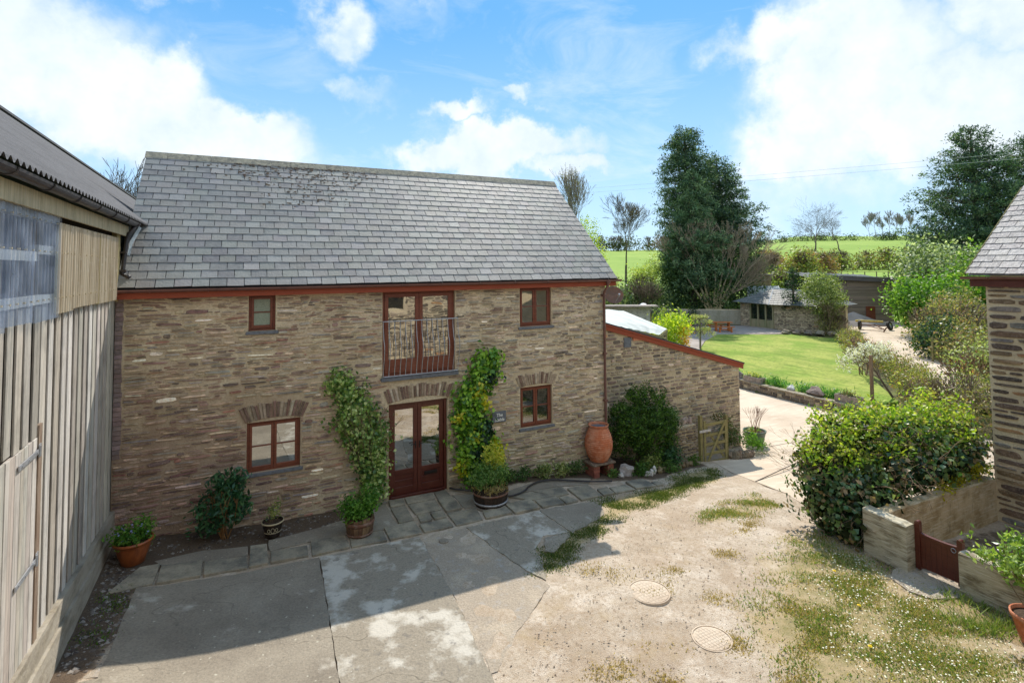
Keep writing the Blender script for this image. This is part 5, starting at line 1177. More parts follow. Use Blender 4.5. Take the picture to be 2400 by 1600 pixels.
a = A(); a.lathe([(0.001, 0), (.25, 0)], (ux, uy, zu+.86), 30); a.build('water', M['sill'], t)
# rocks
def rock(parent, c, r, seed, col, sq=(1, 1, .8), nm='rock'):
    rn = random.Random(seed); bm = bmesh.new(); bmesh.ops.create_icosphere(bm, subdivisions=2, radius=1)
    ph = [rn.uniform(0, 6) for _ in range(6)]; k = []
    for v in bm.verts:
        p = v.co; f = 1+.22*math.sin(p.x*3+ph[0])*math.sin(p.y*3.3+ph[1])+.16*math.sin(p.z*5+ph[2]+p.x*2)+rn.uniform(-.09, .09); v.co = Vector((p.x*f*sq[0], p.y*f*sq[1], p.z*f*sq[2]))*r
    a = A(); a.add([(v.co.x+c[0], v.co.y+c[1], v.co.z+c[2]) for v in bm.verts], [tuple(v.index for v in f.verts) for f in bm.faces], col); bm.free()
    return a
def rock_thing(x, y, r, seed, col, label, sq=(1, 1, .8), cat='rock', group=None, z=None):
    z = G(x, y) if z is None else z
    o = rock(None, (x, y, z+r*sq[2]*.55), r, seed, col, sq).build('rock', M['rock'], None, (x, y, z)); return props(o, label, cat, group)
rock_thing(11.15, -.45, .20, 1, s(176, 166, 160), 'pale grey pink boulder in the bed between the urn and the big bush', (1.1, .9, .8))
rock_thing(11.95, -.62, .10, 2, s(220, 216, 208), 'small white stone standing upright at the front edge of the bed', (.6, .6, 1.5), group='edging stones of the front bed')
rock_thing(10.85, -.62, .08, 3, s(200, 194, 188), 'small pale stone beside the urn stand', (.9, .9, .9), group='edging stones of the front bed')
rock_thing(11.62, -.72, .10, 4, s(186, 178, 168), 'rounded pale stone at the front bed edge behind the last paving slab', (1.2, .8, .7), group='edging stones of the front bed')
rock_thing(11.78, -.70, .09, 5, s(214, 208, 200), 'white pointed stone next to the upright one in the front bed', (.7, .7, 1.2), group='edging stones of the front bed')
for i in range(9):
    x = 12.15+i*.17; y = -.62+.035*i; o = rock(None, (x, y, G(x, y)+.07), .085+R.uniform(-.02, .02), 10+i, jc(s(128, 112, 84), .2), (1, .8, 1.1)).build('rock', M['rock'], None, (x, y, G(x, y)))
    props(o, 'mossy brown stone in the low edging row below the big bush', 'rock', 'mossy edging row of the front bed')
# big dark bush
z = G(12, 0); t = thing('bush', (12.1, .1, z), 'large rounded dark evergreen bush between the urn and the wooden gate', 'bush')
BL = [(11.55, -.02, z+1.25, .55, .45, .52), (12.45, .1, z+1.60, .55, .45, .52), (12.05, -.1, z+1.15, .62, .5, .6), (12.75, .0, z+1.1, .5, .45, .52), (11.50, -.05, z+.75, .42, .4, .4), (12.3, -.1, z+.72, .6, .45, .45), (12.95, .05, z+.75, .36, .36, .42), (12.05, .1, z+1.95, .35, .3, .22), (11.35, .0, z+1.5, .3, .3, .25)]
foliage('foliage', t, BL, 15000, .075, [s(76, 108, 40), s(56, 86, 34), s(96, 130, 50), s(44, 70, 30)], 'leaf', 12, .055, .4, .35, .3, .24, 60, None, -.4)
sg = []; rn = random.Random(11)
for k in range(6): grow(sg, (12.0+rn.uniform(-.15, .15), .05, z), (rn.uniform(-.6, .6), rn.uniform(-.3, .2), 1), .5, .035, 2, rn, 2, .5, .75, .1, .008)
sticks('stem', t, sg, 'bark', 5, s(96, 82, 66))
for i, (x, y, zz, r_, n, c_, lb) in enumerate(((12.0, -.45, .22, .3, 700, [s(150, 160, 96), s(110, 128, 66)], 'cream spotted low shrub in front of the big bush trunk'), (12.75, -.35, .35, .38, 1100, [s(60, 96, 60), s(80, 116, 74), s(44, 72, 46)], 'dark blue green leafy shrub at the foot of the big bush by the stone pillar'),
     (11.5, -.6, .1, .3, 500, [s(86, 120, 52), s(66, 98, 44)], 'low ground cover around the pale boulder'), (13.35, .25, 1.32, .32, 700, [s(136, 156, 120), s(104, 128, 88)], 'grey green shrub growing over the top of the stone pillar'), (12.5, -.62, .1, .3, 500, [s(80, 112, 52), s(104, 134, 70)], 'low green plants among the edging stones'),
     (10.62, -.55, .08, .14, 160, [s(84, 116, 54), s(108, 136, 66)], 'small weeds at the foot of the urn stand'), (13.75, -.28, .12, .2, 260, [s(78, 108, 48), s(98, 124, 60)], 'small green weeds at the foot of the stone pillar'))):
    zz += G(x, y); t = thing('ground_plant', (x, y, G(x, y)), lb, 'plant'); foliage('foliage', t, [(x, y, zz, r_, r_*.7, r_*.6)], n, .07, c_, 'leaf', 8, .05, .5, .4, .7, .3, 70+i)
# stone pillar
t = thing('stone_pillar', (13.75, .2, -.6), 'short rubble stone pillar topped with upright stones, left of the wooden gate', 'pillar')
A().box(13.32, 14.12, .02, .50, -1.0, .42).build('core', M['mortar'], t)
sP = masonry(.80, -.85, .42, [], (13.32, .0, 0), (1, 0, 0), (0, -1, 0), (.05, .10), (.12, .36), .012, (.01, .04), lambda u, z, r: jc(tuple(x*1.15 for x in pick(PAL_LEAN, r)), .16, r), random.Random(14), .02, .02)+\
     masonry(.48, -.85, .42, [], (13.30, .5, 0), (0, -1, 0), (-1, 0, 0), (.05, .10), (.12, .36), .012, (.01, .04), lambda u, z, r: jc(pick(PAL_LEAN, r), .16, r), random.Random(15), .02, .02)
emit_stones(sP, t, M['stone'])
rn = random.Random(16)
for i in range(9):
    x = 13.36+i*.088; a = rock(None, (x, .16+rn.uniform(-.05, .05), .50), .085, 40+i, jc(s(178, 160, 146), .18, rn), (.5, .9, 1.3+rn.uniform(-.3, .3))); a.build('cap_stone', M['rock'], t)
# gate
t = thing('wooden_gate', (14.85, 0, -.9), 'small five bar wooden gate with crossed braces at the lean-to wall', 'gate')
gx0, gx1, gy_ = 14.30, 15.28, .0
for nm, x0, w_, zt_ in (('gate_post', gx0-.07, .10, .66), ('gate_post', gx1+.02, .08, .55)): A().box(x0, x0+w_, gy_-.05, gy_+.05, -1.05, zt_).build(nm, M['fencewood'], t, bevel=.006)
A().box(gx0+.04, gx0+.12, gy_-.085, gy_-.055, -.80, .50).build('stile', M['fencewood'], t, bevel=.004); A().box(gx1-.07, gx1+.0, gy_-.085, gy_-.055, -.80, .42).build('stile', M['fencewood'], t, bevel=.004)
for k, zz in enumerate((-.78, -.53, -.25, .02, .33)): A().box(gx0+.12, gx1-.07, gy_-.08, gy_-.06, zz, zz+.085).build('rail', M['fencewood'], t, bevel=.004)
a = A(); a.bar((gx0+.16, gy_-.045, .30), (gx1-.12, gy_-.045, -.66), .02, .075); a.build('brace', M['fencewood'], t); a = A(); a.bar((gx0+.16, gy_-.095, -.70), (gx1-.10, gy_-.095, .36), .02, .08); a.build('brace', M['fencewood'], t)
a = A()
for i in range(13):
    x = gx0+.14+i*.058
    a.tube([(x, gy_-.05, -.8), (x, gy_-.05, .35)], .0025, 3)
for i in range(20): a.tube([(gx0+.12, gy_-.05, -.78+i*.058), (gx1-.08, gy_-.05, -.78+i*.058)], .0025, 3)
a.build('wire_mesh', M['galv'], t)
A().box(gx0-.16, gx0+.30, gy_-.11, gy_-.095, .18, .25).build('latch_bar', M['galv'], t)
# rockery right of the gate, climber
for i in range(10):
    x = 15.42+i*.105; y = -.06-.10*math.sin(i*.3); z = G(x, y); o = rock(None, (x, y, z+.12), .115+R.uniform(-.03, .03), 70+i, jc(s(138, 124, 108), .2), (.55, .8, 1.35)).build('rock', M['rock'], None, (x, y, z))
    props(o, 'rough upright stone edging the small bed right of the wooden gate', 'rock', 'upright stones right of the gate')
for i, (x, y, zz, bl, n, c_, lb) in enumerate(((15.8, .35, -.9, [(15.75, .4, .0, .3, .22, .42), (15.95, .35, -.35, .35, .25, .3), (15.6, .5, .3, .16, .14, .25)], 1100, [s(92, 112, 62), s(120, 96, 72), s(70, 92, 48)], 'loose climber with reddish shoots on the lean-to wall right of the gate'),
       (16.6, .15, -.9, [(16.6, .2, -.45, .34, .25, .28), (16.85, .0, -.6, .2, .2, .18)], 900, [s(110, 150, 56), s(84, 122, 46)], 'fresh green leaves above the upright stones by the green planter'))):
    t = thing('ground_plant', (x, y, zz), lb, 'plant'); foliage('foliage', t, bl, n, .075, c_, 'leaf', 8, .06, .45, .35, .7, .3, 80+i)
# green planter with twiggy shrub
z = G(17.45, .75); t = thing('plant_pot', (17.45, .7, z), 'round green plastic planter holding a bare twiggy shrub, beside the lean-to corner', 'plant pot')
pot_profile(t, 'pot', (17.45, .7, z), [(0, 0), (.24, 0), (.25, .02), (.28, .12), (.29, .13), (.31, .27), (.345, .40), (.36, .42), (.37, .47), (.35, .475), (.33, .44), (.32, .42)], 'greenglaze', 32)
soil_disc(t, (17.45, .7, z+.41), .32); rn = random.Random(17); sg = []
for k in range(11): grow(sg, (17.45+rn.uniform(-.1, .1), .7+rn.uniform(-.1, .1), z+.40), (rn.uniform(-.45, .45), rn.uniform(-.3, .3), 1), .36, .011, 2, rn, 2, .3, .8, .2, .004)
sticks('stem', t, sg, 'bark', 4, s(130, 88, 70)); foliage('foliage', t, [(17.45, .7, z+.46, .26, .26, .07)], 260, .05, [s(176, 170, 100), s(140, 150, 80)], 'leaf', 6, .04, .5, .3, .7, .2, 86)
# manhole covers
for i, (x, y, rr, lb) in enumerate(((7.86, -5.13, .325, 'round studded manhole cover in the gravel, the one nearer the house'), (7.90, -6.36, .27, 'round gridded manhole cover in the gravel, nearer the viewer with a dry grass tuft'))):
    z = G(x, y)-.006; t = thing('manhole_cover', (x, y, z), lb, 'manhole cover')
    a = A(); a.lathe([(0.001, .016), (rr-.03, .016), (rr-.03, .008), (rr-.015, .008), (rr-.015, .02), (rr, .018), (rr+.01, -.02)], (x, y, z), 40); a.build('cover', M['drive'], t)
    a = A(); st2 = .062 if i == 0 else .052; n = int(rr/st2)
    for p_ in range(-n, n+1):
        for q_ in range(-n, n+1):
            if math.hypot(p_*st2, q_*st2) < rr-.05: a.box(x+p_*st2-.023, x+p_*st2+.023, y+q_*st2-.023, y+q_*st2+.023, z+.0165, z+.0185, s(206, 192, 172))
    a.build('studs', M['drive'], t, kind='stuff')

# grass blades
def grass(name, polys, n, h, cols, seed, label, dens=None, flowers=0):
    r = np.random.default_rng(seed); P = np.concatenate([np.array(p) for p in polys]); lo, hi = P.min(0), P.max(0); pts = np.zeros((0, 2))
    while len(pts) < n:
        q = lo-.3+(hi-lo+.6)*r.random((n*2, 2)); d = np.max([pdist(p, q[:, 0], q[:, 1]) for p in polys], 0); soft = .9 if n > 20000 else .5
        nz = .5+.5*np.sin(q[:, 0]*3.1+np.sin(q[:, 1]*2.3)*2)*np.cos(q[:, 1]*3.7+q[:, 0]); nz2 = .5+.5*np.sin(q[:, 0]*9.1+q[:, 1]*4)*np.cos(q[:, 1]*8.3)
        pr = np.clip((d+.5*soft)/(1.3*soft), 0, 1)**1.3*(.06+.94*np.clip(nz*1.5-.3, 0, 1))*(.35+.65*nz2)
        pts = np.concatenate([pts, q[r.random(len(q)) < pr]])
    pts = pts[:n]; z = np.array([G(x, y) for x, y in pts]); t = r.random(n)*6.28; hh = h*(.35+.9*r.random(n)); w_ = .006+.006*r.random(n)
    b = np.stack([pts[:, 0], pts[:, 1], z], 1); sd = np.stack([np.cos(t), np.sin(t), 0*t], 1)*w_[:, None]; ln = np.stack([r.normal(size=n)*.6, r.normal(size=n)*.6, np.ones(n)], 1)*hh[:, None]
    V = np.stack([b-sd, b+sd, b+ln], 1).reshape(-1, 3); F_ = np.arange(3*n).reshape(-1, 3)
    c = np.array(cols)[r.integers(len(cols), size=n)]*(1+r.uniform(-.2, .2, (n, 1)))
    o = npmesh(name, V, F_, M['grass'], None, np.repeat(c, 3, 0), (float(b[:, 0].mean()), float(b[:, 1].mean()), float(z.mean()))); props(o, label, 'grass', kind='stuff'); return pts
GC = [s(118, 146, 66), s(98, 128, 56), s(160, 152, 96), s(184, 166, 118), s(140, 150, 80), s(176, 158, 108)]
grass('grass', [GRASS_A], 17000, .035, [s(104, 118, 62), s(84, 104, 50), s(132, 132, 78), s(76, 94, 46)], 101, 'strip of short grass along the paving in the house shadow')
grass('grass', [GRASS_B], 3200, .05, GC, 102, 'isolated patch of dry grass in the middle of the gravel track')
grass('grass', [VERGE], 27000, .042, GC, 103, 'wide daisy strewn grass verge in front of the ivy hedge')
grass('grass', [[(.25, -2.5), (.5, -2.4), (.55, -2.9), (.35, -3.1)], [(.35, -2.0), (.6, -2.0), (.5, -2.3)]], 420, .04, [s(84, 116, 48), s(110, 124, 64)], 104, 'small grass tuft in the rubble strip by the barn')
grass('grass', [[(11.6, -7.5), (12.35, -7.2), (12.4, -7.9), (11.8, -8.0)]], 900, .13, [s(112, 136, 64), s(136, 152, 84), s(150, 150, 96)], 105, 'longer grass tuft against the right garden wall')
def tufts(seed, n):
    r = np.random.default_rng(seed); out = []
    while len(out) < n:
        x = r.uniform(4.9, 12.5); y = r.uniform(-8.5, -3.0)
        if y > -4.6+(x-6.4)*.5 and x < 9: continue
        if x < 6.6 and y > -5.8: continue
        sz = r.uniform(.04, .16); out.append([(x+sz*1.6*math.cos(k), y+sz*math.sin(k)) for k in (0, 1.2, 2.4, 3.7, 5)])
    return out
grass('dry_grass', tufts(5, 34)+[[(8.0, -6.62), (8.16, -6.50), (8.26, -6.66), (8.1, -6.74)]], 9000, .03, [s(176, 152, 98), s(150, 134, 80), s(196, 172, 120)], 106, 'scattered tufts of dry grass in the gravel track')
# daisies and dandelions
r = np.random.default_rng(9); V = []; C_ = []; F_ = []; k = 0
while k < 620:
    x, y = r.uniform(8.8, 12.4), r.uniform(-9, -5.2)
    if pdist(DAISY, np.array([x]), np.array([y]))[0] < .0: continue
    if math.sin(x*2.3+1)*math.cos(y*2.9) < -.35 and r.random() < .8: continue
    z = G(x, y)+.035+.015*r.random(); rr = .008+.005*r.random(); b = len(V); V.append((x, y, z+.003)); C_.append(s(236, 226, 170))
    for q in range(6): V.append((x+rr*math.cos(q*1.047), y+rr*math.sin(q*1.047), z+r.uniform(-.004, .004))); C_.append(s(244, 244, 240))
    F_ += [(b, b+1+q, b+1+(q+1) % 6) for q in range(6)]; k += 1
o = npmesh('daisies', V, F_, M['petal'], None, C_, (10.5, -7, -.15)); props(o, 'small white daisies sprinkled over the grass verge', 'flowers', kind='stuff')
for i, (x, y, lb) in enumerate(((11.25, -5.95, 'yellow dandelion flower in the shadow beside the hedge foot'), (10.6, -6.75, 'larger yellow dandelion flower in the middle of the verge'), (9.75, -7.4, 'yellow dandelion flower nearest the gravel track'))):
    z = G(x, y)+.05; a = A(); rn = random.Random(i)
    for l_ in range(2):
        vs = [(x, y, z+.008+.006*l_)]+[(x+.028*(1-.35*l_)*math.cos(q*.52)*rn.uniform(.8, 1.1), y+.028*(1-.35*l_)*math.sin(q*.52), z+.006*l_) for q in range(12)]; a.add(vs, [(0, q+1, (q+1) % 12+1) for q in range(12)], s(240, 206, 40))
    a.tube([(x, y, z), (x+.01, y, z-.06)], .003, 4, s(120, 140, 60)); o = a.build('dandelion', M['petal'], None, (x, y, z-.05)); props(o, lb, 'flower', 'dandelions in the verge')

# ------------------------------------------------------------------ garden walls, gate and hedge on the right
gz = -.28
def wallbox(name, label, x0, x1, y0, y1, z0, zt0, zt1, axis, mt, cap=None):
    t = thing(name, ((x0+x1)/2, (y0+y1)/2, z0), label, 'wall'); a = A(); n = 12; rn = random.Random(int(x0*7)); P = []
    for i in range(n+1):
        f = i/n; zt = zt0+(zt1-zt0)*f+rn.uniform(-.008, .008)
        if axis == 'x': x = x0+(x1-x0)*f; ring = [(x, y0, z0-.3), (x, y1, z0-.3), (x, y1, zt-.015), (x, y1-.02, zt), (x, y0+.02, zt), (x, y0, zt-.015)]
        else: y = y0+(y1-y0)*f; ring = [(x0, y, z0-.3), (x0, y, zt-.015), (x0+.02, y, zt), (x1-.02, y, zt), (x1, y, zt-.015), (x1, y, z0-.3)]
        P += ring
    fs = [(i*6+k, i*6+(k+1) % 6, (i+1)*6+(k+1) % 6, (i+1)*6+k) for i in range(n) for k in range(6)]+[(5, 4, 3, 2, 1, 0), tuple(n*6+k for k in range(6))]
    a.add(P, fs); fixn(a.build('rendered_face', M[mt], t, bevel=.0)); return t
t = wallbox('garden_wall', 'long stained render wall under the ivy hedge, running to the stone cottage', 12.62, 16.83, -6.02, -5.80, -.35, .52, .40, 'x', 'render')
a = A(); a.box(12.62, 16.8, -6.035, -5.90, .50, .53); 
t = wallbox('garden_wall', 'short worn render pier between the ivy hedge and the brown wooden gate', 12.50, 12.76, -6.46, -5.72, -.3, .50, .54, 'y', 'renderw')
t = wallbox('garden_wall', 'low worn white render wall right of the brown gate, behind the terracotta pot', 12.62, 12.84, -9.6, -7.17, -.3, .44, .36, 'y', 'renderw')
sheet('doorstep', [(12.86, -6.35), (12.86, -7.2), (12.45, -7.25), (11.98, -7.1), (11.86, -6.8), (12.0, -6.45), (12.35, -6.3)], G, .02, M['concrete3'], None, .4, 'structure', .05, .02, .15)
t = thing('garden_gate', (12.8, -6.8, -.25), 'low brown boarded gate with shaped posts and a dipped top, between two render walls', 'gate')
gy0, gy1 = -7.14, -6.50
for k in range(7):
    y0 = gy0+.03+k*(gy1-gy0-.06)/7; y1 = y0+(gy1-gy0-.06)/7-.004; sg_ = lambda y: .34-.02*math.sin(math.pi*(y-gy0)/(gy1-gy0))
    a = A(); a.add([(12.77, y0, -.22), (12.79, y0, -.22), (12.79, y0, sg_(y0)), (12.77, y0, sg_(y0)), (12.77, y1, -.22), (12.79, y1, -.22), (12.79, y1, sg_(y1)), (12.77, y1, sg_(y1))], [(0, 1, 2, 3), (7, 6, 5, 4), (0, 4, 5, 1), (1, 5, 6, 2), (2, 6, 7, 3), (3, 7, 4, 0)])
    fixn(a.build('plank', M['doorwood'], t))
a = A(); vs = []
for i in range(13):
    y = gy0+.04+(gy1-gy0-.08)*i/12; zz = sg_(y)
    vs += [(12.755, y, zz-.01), (12.755, y, zz+.035), (12.815, y, zz+.035), (12.815, y, zz-.01)]
a.add(vs, [(i*4+k, i*4+(k+1) % 4, (i+1)*4+(k+1) % 4, (i+1)*4+k) for i in range(12) for k in range(4)]); fixn(a.build('top_rail', M['doorwood'], t))
for y0, y1, ht in ((gy0-.035, gy0+.045, .50), (gy1-.045, gy1+.035, .56)):
    n = 8; pr = [(y0, -.26), (y1, -.26)]+[((y0+y1)/2+(y1-y0)/2*math.cos(math.pi*k/n), ht-.04+.045*math.sin(math.pi*k/n)) for k in range(n+1)]; m_ = len(pr)
    a = A(); a.add([(12.745, y, zz) for y, zz in pr]+[(12.83, y, zz) for y, zz in pr], [tuple(range(m_)), tuple(range(m_, 2*m_))[::-1]]+[(k, (k+1) % m_, m_+(k+1) % m_, m_+k) for k in range(m_)]); fixn(a.build('gate_post', M['doorwood'], t))
a = A(); a.tube([(12.74, gy0+.09+.035*math.cos(q), .30+.035*math.sin(q)) for q in [i*math.pi/6 for i in range(13)]], .005, 5); a.build('ring_handle', M['galv'], t)
# terracotta pot with light green shrub, bottom right
zp = G(12.0, -8.3); px0, py0 = 12.08, -8.30
t = thing('plant_pot', (px0, py0, zp), 'terracotta pot with a light green leafy shrub by the white garden wall', 'plant pot')
pot_profile(t, 'pot', (px0, py0, zp), [(0, 0), (.15, 0), (.16, .02), (.21, .20), (.245, .34), (.262, .345), (.268, .41), (.25, .415), (.235, .37)], 'terracotta', 32)
soil_disc(t, (px0, py0, zp+.36), .235); rn = random.Random(18); sg = []; tp = []
for k in range(8): grow(sg, (px0+rn.uniform(-.08, .08), py0+rn.uniform(-.08, .08), zp+.36), (rn.uniform(-.6, .3), rn.uniform(-.2, .7), 1), .47, .012, 2, rn, 3, .5, .75, .15, .004, 2, tp)
sticks('stem', t, sg, 'bark', 4, s(132, 112, 88))
BL = [(p[0], p[1], p[2], .10, .10, .08) for p in tp]
foliage('foliage', t, BL, 1250, .085, [s(150, 176, 84), s(122, 152, 66), s(176, 194, 112), s(92, 124, 52)], 'glossleaf', 7, .05, .5, .35, .8, .2, 90, None, 0, 1, None, None, .12)
# ivy hedge
t = thing('ivy_hedge', (14.3, -4.6, -.35), 'large overgrown hedge, dark ivy below and yellow green shoots on top, over the garden wall', 'hedge')
HB = [(13.0, -4.75, .35, .62, .62, .85), (12.92, -5.2, .15, .46, .50, .6), (13.4, -4.6, .85, .85, .75, .85), (14.3, -4.5, 1.05, .95, .8, .80), (15.3, -4.7, 1.05, .95, .8, .78), (16.2, -4.9, .95, .8, .8, .75), (17.0, -5.0, .85, .8, .8, .75), (13.3, -5.45, .55, .70, .45, .42), (14.2, -5.5, .70, .8, .42, .38), (15.2, -5.55, .75, .85, .40, .40), (16.2, -5.6, .72, .7, .38, .42), (12.66, -5.5, .05, .28, .26, .42)]
foliage('ivy_leaves', t, [b for b in HB], 15000, .105, [s(80, 112, 66), s(62, 94, 58), s(106, 134, 80), s(50, 78, 50), s(134, 150, 100), s(150, 128, 92)], 'glossleaf', 8, .09, .85, .60, .42, .34, 91, None, .5, 1, -.30, lambda C: ~((C[:, 2] > .15+.1*np.sin(C[:, 0]*3)) & (C[:, 2] > .95-.0*C[:, 0]) & (C[:, 1] > -5.2)), .14)
TOP = [(13.2, -4.7, 1.18, .65, .6, .42), (13.9, -4.5, 1.50, .75, .65, .40), (14.8, -4.55, 1.52, .8, .65, .42), (15.7, -4.8, 1.42, .8, .65, .42), (16.6, -4.9, 1.35, .75, .65, .50), (14.6, -5.2, 1.05, .8, .35, .3), (15.7, -5.35, 1.0, .8, .35, .34), (16.5, -5.4, 1.2, .5, .4, .5), (13.6, -5.1, .9, .6, .35, .25), (17.2, -4.8, 1.5, .6, .6, .5)]
foliage('bright_foliage', t, TOP, 13500, .085, [s(150, 176, 54), s(178, 192, 72), s(118, 152, 50), s(196, 200, 96), s(92, 126, 50), s(150, 140, 88)], 'leaf', 9, .085, .55, .4, .6, .42, 92, None, 0, 1, .35, None, .1)
foliage('yellow_foliage', t, [(15.6, -5.85, .52, .35, .1, .12), (16.3, -5.9, .62, .4, .12, .14), (14.9, -5.9, .45, .3, .1, .1)], 700, .07, [s(190, 180, 44), s(160, 156, 44)], 'leaf', 9, .06, .6, .4, .6, .2, 93)
sg = []; rn = random.Random(20)
for k in range(90):
    b = HB[rn.randrange(len(HB))]; an = rn.uniform(0, 6.28); p = (b[0]+b[3]*.8*math.cos(an), b[1]-abs(b[4]*.8*math.sin(an)), b[2]+b[5]*rn.uniform(-.2, .8))
    grow(sg, p, (rn.uniform(-1, .6), rn.uniform(-1, .2), rn.uniform(-.3, .5)), .30, .006, 2, rn, 2, .6, .8, -.05, .0025, 3)
for k in range(34):
    p = (12.6+rn.uniform(-.2, .5), -4.6+rn.uniform(-.5, .5), .9+rn.uniform(-.2, .3)); grow(sg, p, (rn.uniform(-1.3, -.2), rn.uniform(-.4, .8), rn.uniform(.1, .8)), .30, .004, 2, rn, 2, .4, .8, .0, .002, 3)
sticks('twigs', t, sg, 'bark', 3, s(156, 130, 104))
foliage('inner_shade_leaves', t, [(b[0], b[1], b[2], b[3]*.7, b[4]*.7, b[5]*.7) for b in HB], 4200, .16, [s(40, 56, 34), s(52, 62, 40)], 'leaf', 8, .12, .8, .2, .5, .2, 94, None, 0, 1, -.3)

# ------------------------------------------------------------------ lower garden
LZ = -.5
t = thing('retaining_wall', (23.7, 3.5, -.95), 'low curved stone retaining wall with flat coping between the driveway and the lawn', 'wall')
PW = [(24.9, 10.0), (24.3, 8.2), (23.95, 6.6), (23.75, 4.6), (23.7, 2.8), (23.75, 1.1), (24.2, -.4), (25.2, -1.6)]
a = A(); rn = random.Random(30)
for p, q in zip(PW[:-1], PW[1:]):
    L_ = math.dist(p, q); n = max(1, int(L_/.42)); z = -.93
    a.bar((p[0]+.1, p[1], -.74), (q[0]+.1, q[1], -.74), .22, .44, col=s(120, 104, 84))
    for k in range(n):
        a0 = Vector(p).lerp(Vector(q), (k+.04)/n); a1 = Vector(p).lerp(Vector(q), (k+.96)/n)
        c = A(); c.bar((a0.x+.1, a0.y, -.49+rn.uniform(-.01, .01)), (a1.x+.1, a1.y, -.49+rn.uniform(-.01, .01)), .34, .05, col=jc(s(154, 142, 122), .12, rn)); c.build('coping_stone', M['rock'], t)
        for r_ in range(3):
            c0 = Vector(p).lerp(Vector(q), (k+(.5 if r_ % 2 else 0)+.05)/n) if True else None; c1 = Vector(p).lerp(Vector(q), min(1, (k+(.5 if r_ % 2 else 0)+.92)/n))
            if (c1-c0).length > .05: d_ = A(); d_.bar((c0.x-.02, c0.y, -.86+r_*.125), (c1.x-.02, c1.y, -.86+r_*.125), .05, .105, col=jc(pick(PAL_LEAN, rn), .15, rn)); d_.build('stone', M['stone'], t)
a.build('core', M['mortar'], t)
def trough(x, y, w_, d_, h_, lb, rot=0, seed=1, cols=(s(150, 168, 84), s(196, 180, 92), s(120, 140, 70))):
    t = thing('stone_trough', (x, y, LZ), lb, 'planter'); z = LZ+.02
    a = A(); th = .05
    a.box(x-w_/2, x+w_/2, y-d_/2, y-d_/2+th, z, z+h_); a.box(x-w_/2, x+w_/2, y+d_/2-th, y+d_/2, z, z+h_); a.box(x-w_/2, x-w_/2+th, y-d_/2+th, y+d_/2-th, z, z+h_); a.box(x+w_/2-th, x+w_/2, y-d_/2+th, y+d_/2-th, z, z+h_)
    a.c = [s(150, 136, 124)]*len(a.v); a.build('trough', M['rock'], t, bevel=.012)
    A().box(x-w_/2+th, x+w_/2-th, y-d_/2+th, y+d_/2-th, z+.02, z+h_-.05).build('soil', M['soil'], t)
    foliage('foliage', t, [(x, y, z+h_+.06, w_*.4, d_*.42, .10)], 260, .07, list(cols), 'leaf', 7, .05, .5, .4, .6, .2, seed)
trough(24.1, 6.1, .40, .95, .26, 'stone trough of yellow green plants on the retaining wall next to the lean-to verge', 0, 201)
trough(24.05, 1.55, .38, 1.0, .30, 'pinkish stone trough at the near end of the retaining wall', 0, 202, (s(120, 110, 70), s(96, 120, 60)))
rock_thing(24.1, 3.0, .30, 31, s(128, 112, 104), 'large dark mottled rock standing on the retaining wall', (.9, 1.3, .8), z=LZ)
rock_thing(24.1, 4.15, .17, 32, s(212, 210, 206), 'round whitish rock on the retaining wall, left of the large mottled one', (.9, 1.1, .9), z=LZ)
rock_thing(24.3, 7.2, .26, 33, s(120, 112, 108), 'dark rock beside the corner of the lean-to verge', (1, 1.2, .9), z=LZ)
for i, (x, y, n, lb) in enumerate(((24.4, 5.2, 700, 'clump of daffodil leaves behind the wall, right of the first trough'), (24.4, 3.7, 500, 'clump of daffodil leaves between the two rocks on the wall'), (24.45, 2.3, 700, 'clump of daffodil leaves between the mottled rock and the pinkish trough'), (24.6, 7.8, 400, 'leafy clump with pale flowers behind the lean-to corner'))):
    t = thing('daffodil_clump', (x, y, LZ), lb, 'plant', 'daffodil clumps along the retaining wall'); foliage('foliage', t, [(x, y, LZ+.12, .28, .75, .16)], n, .22, [s(84, 138, 60), s(110, 160, 76), s(66, 116, 56)], 'leaf', 6, .1, .13, .1, .7, .2, 210+i, None, -1.6)
    if i in (1, 2, 3): foliage('flowers', t, [(x, y, LZ+.30, .22, .6, .06)], 24, .06, [s(236, 226, 150), s(240, 240, 226)], 'petal', 2, .05, .9, .4, .6, .2, 220+i)
# weeping tree on the lawn
x, y = 30.0, 15.2; t = thing('weeping_tree', (x, y, LZ), 'small two tiered pale weeping tree at the left edge of the lawn', 'tree')
sg = [((x, y, LZ), (x+.03, y, LZ+1.0), .07, .06), ((x+.03, y, LZ+1.0), (x, y, LZ+2.1), .06, .04), ((x, y, LZ+2.1), (x, y, LZ+2.35), .04, .02)]; rn = random.Random(31); BL = []
for tier, zz, rr in ((0, 1.12, .92), (1, 1.95, .68)):
    for k in range(15):
        an = k*2*math.pi/15; p1 = (x+rr*.6*math.cos(an), y+rr*.6*math.sin(an), LZ+zz+.16); p2 = (x+rr*math.cos(an), y+rr*math.sin(an), LZ+zz-.18)
        sg += [((x, y, LZ+zz), p1, .02, .014), (p1, p2, .014, .006)]; BL += [(p1[0], p1[1], p1[2]+.05, .22, .22, .07), (p2[0], p2[1], p2[2]+.05, .14, .14, .14)]
sticks('trunk', t, sg[:3], 'bark', 7, s(116, 108, 88)); sticks('branches', t, sg[3:], 'bark', 3, s(126, 116, 92))
foliage('foliage', t, BL, 2600, .085, [s(150, 158, 104), s(176, 180, 134), s(124, 136, 84), s(190, 180, 116)], 'leaf', 7, .06, .45, .3, .7, .2, 230, None, 0.8)
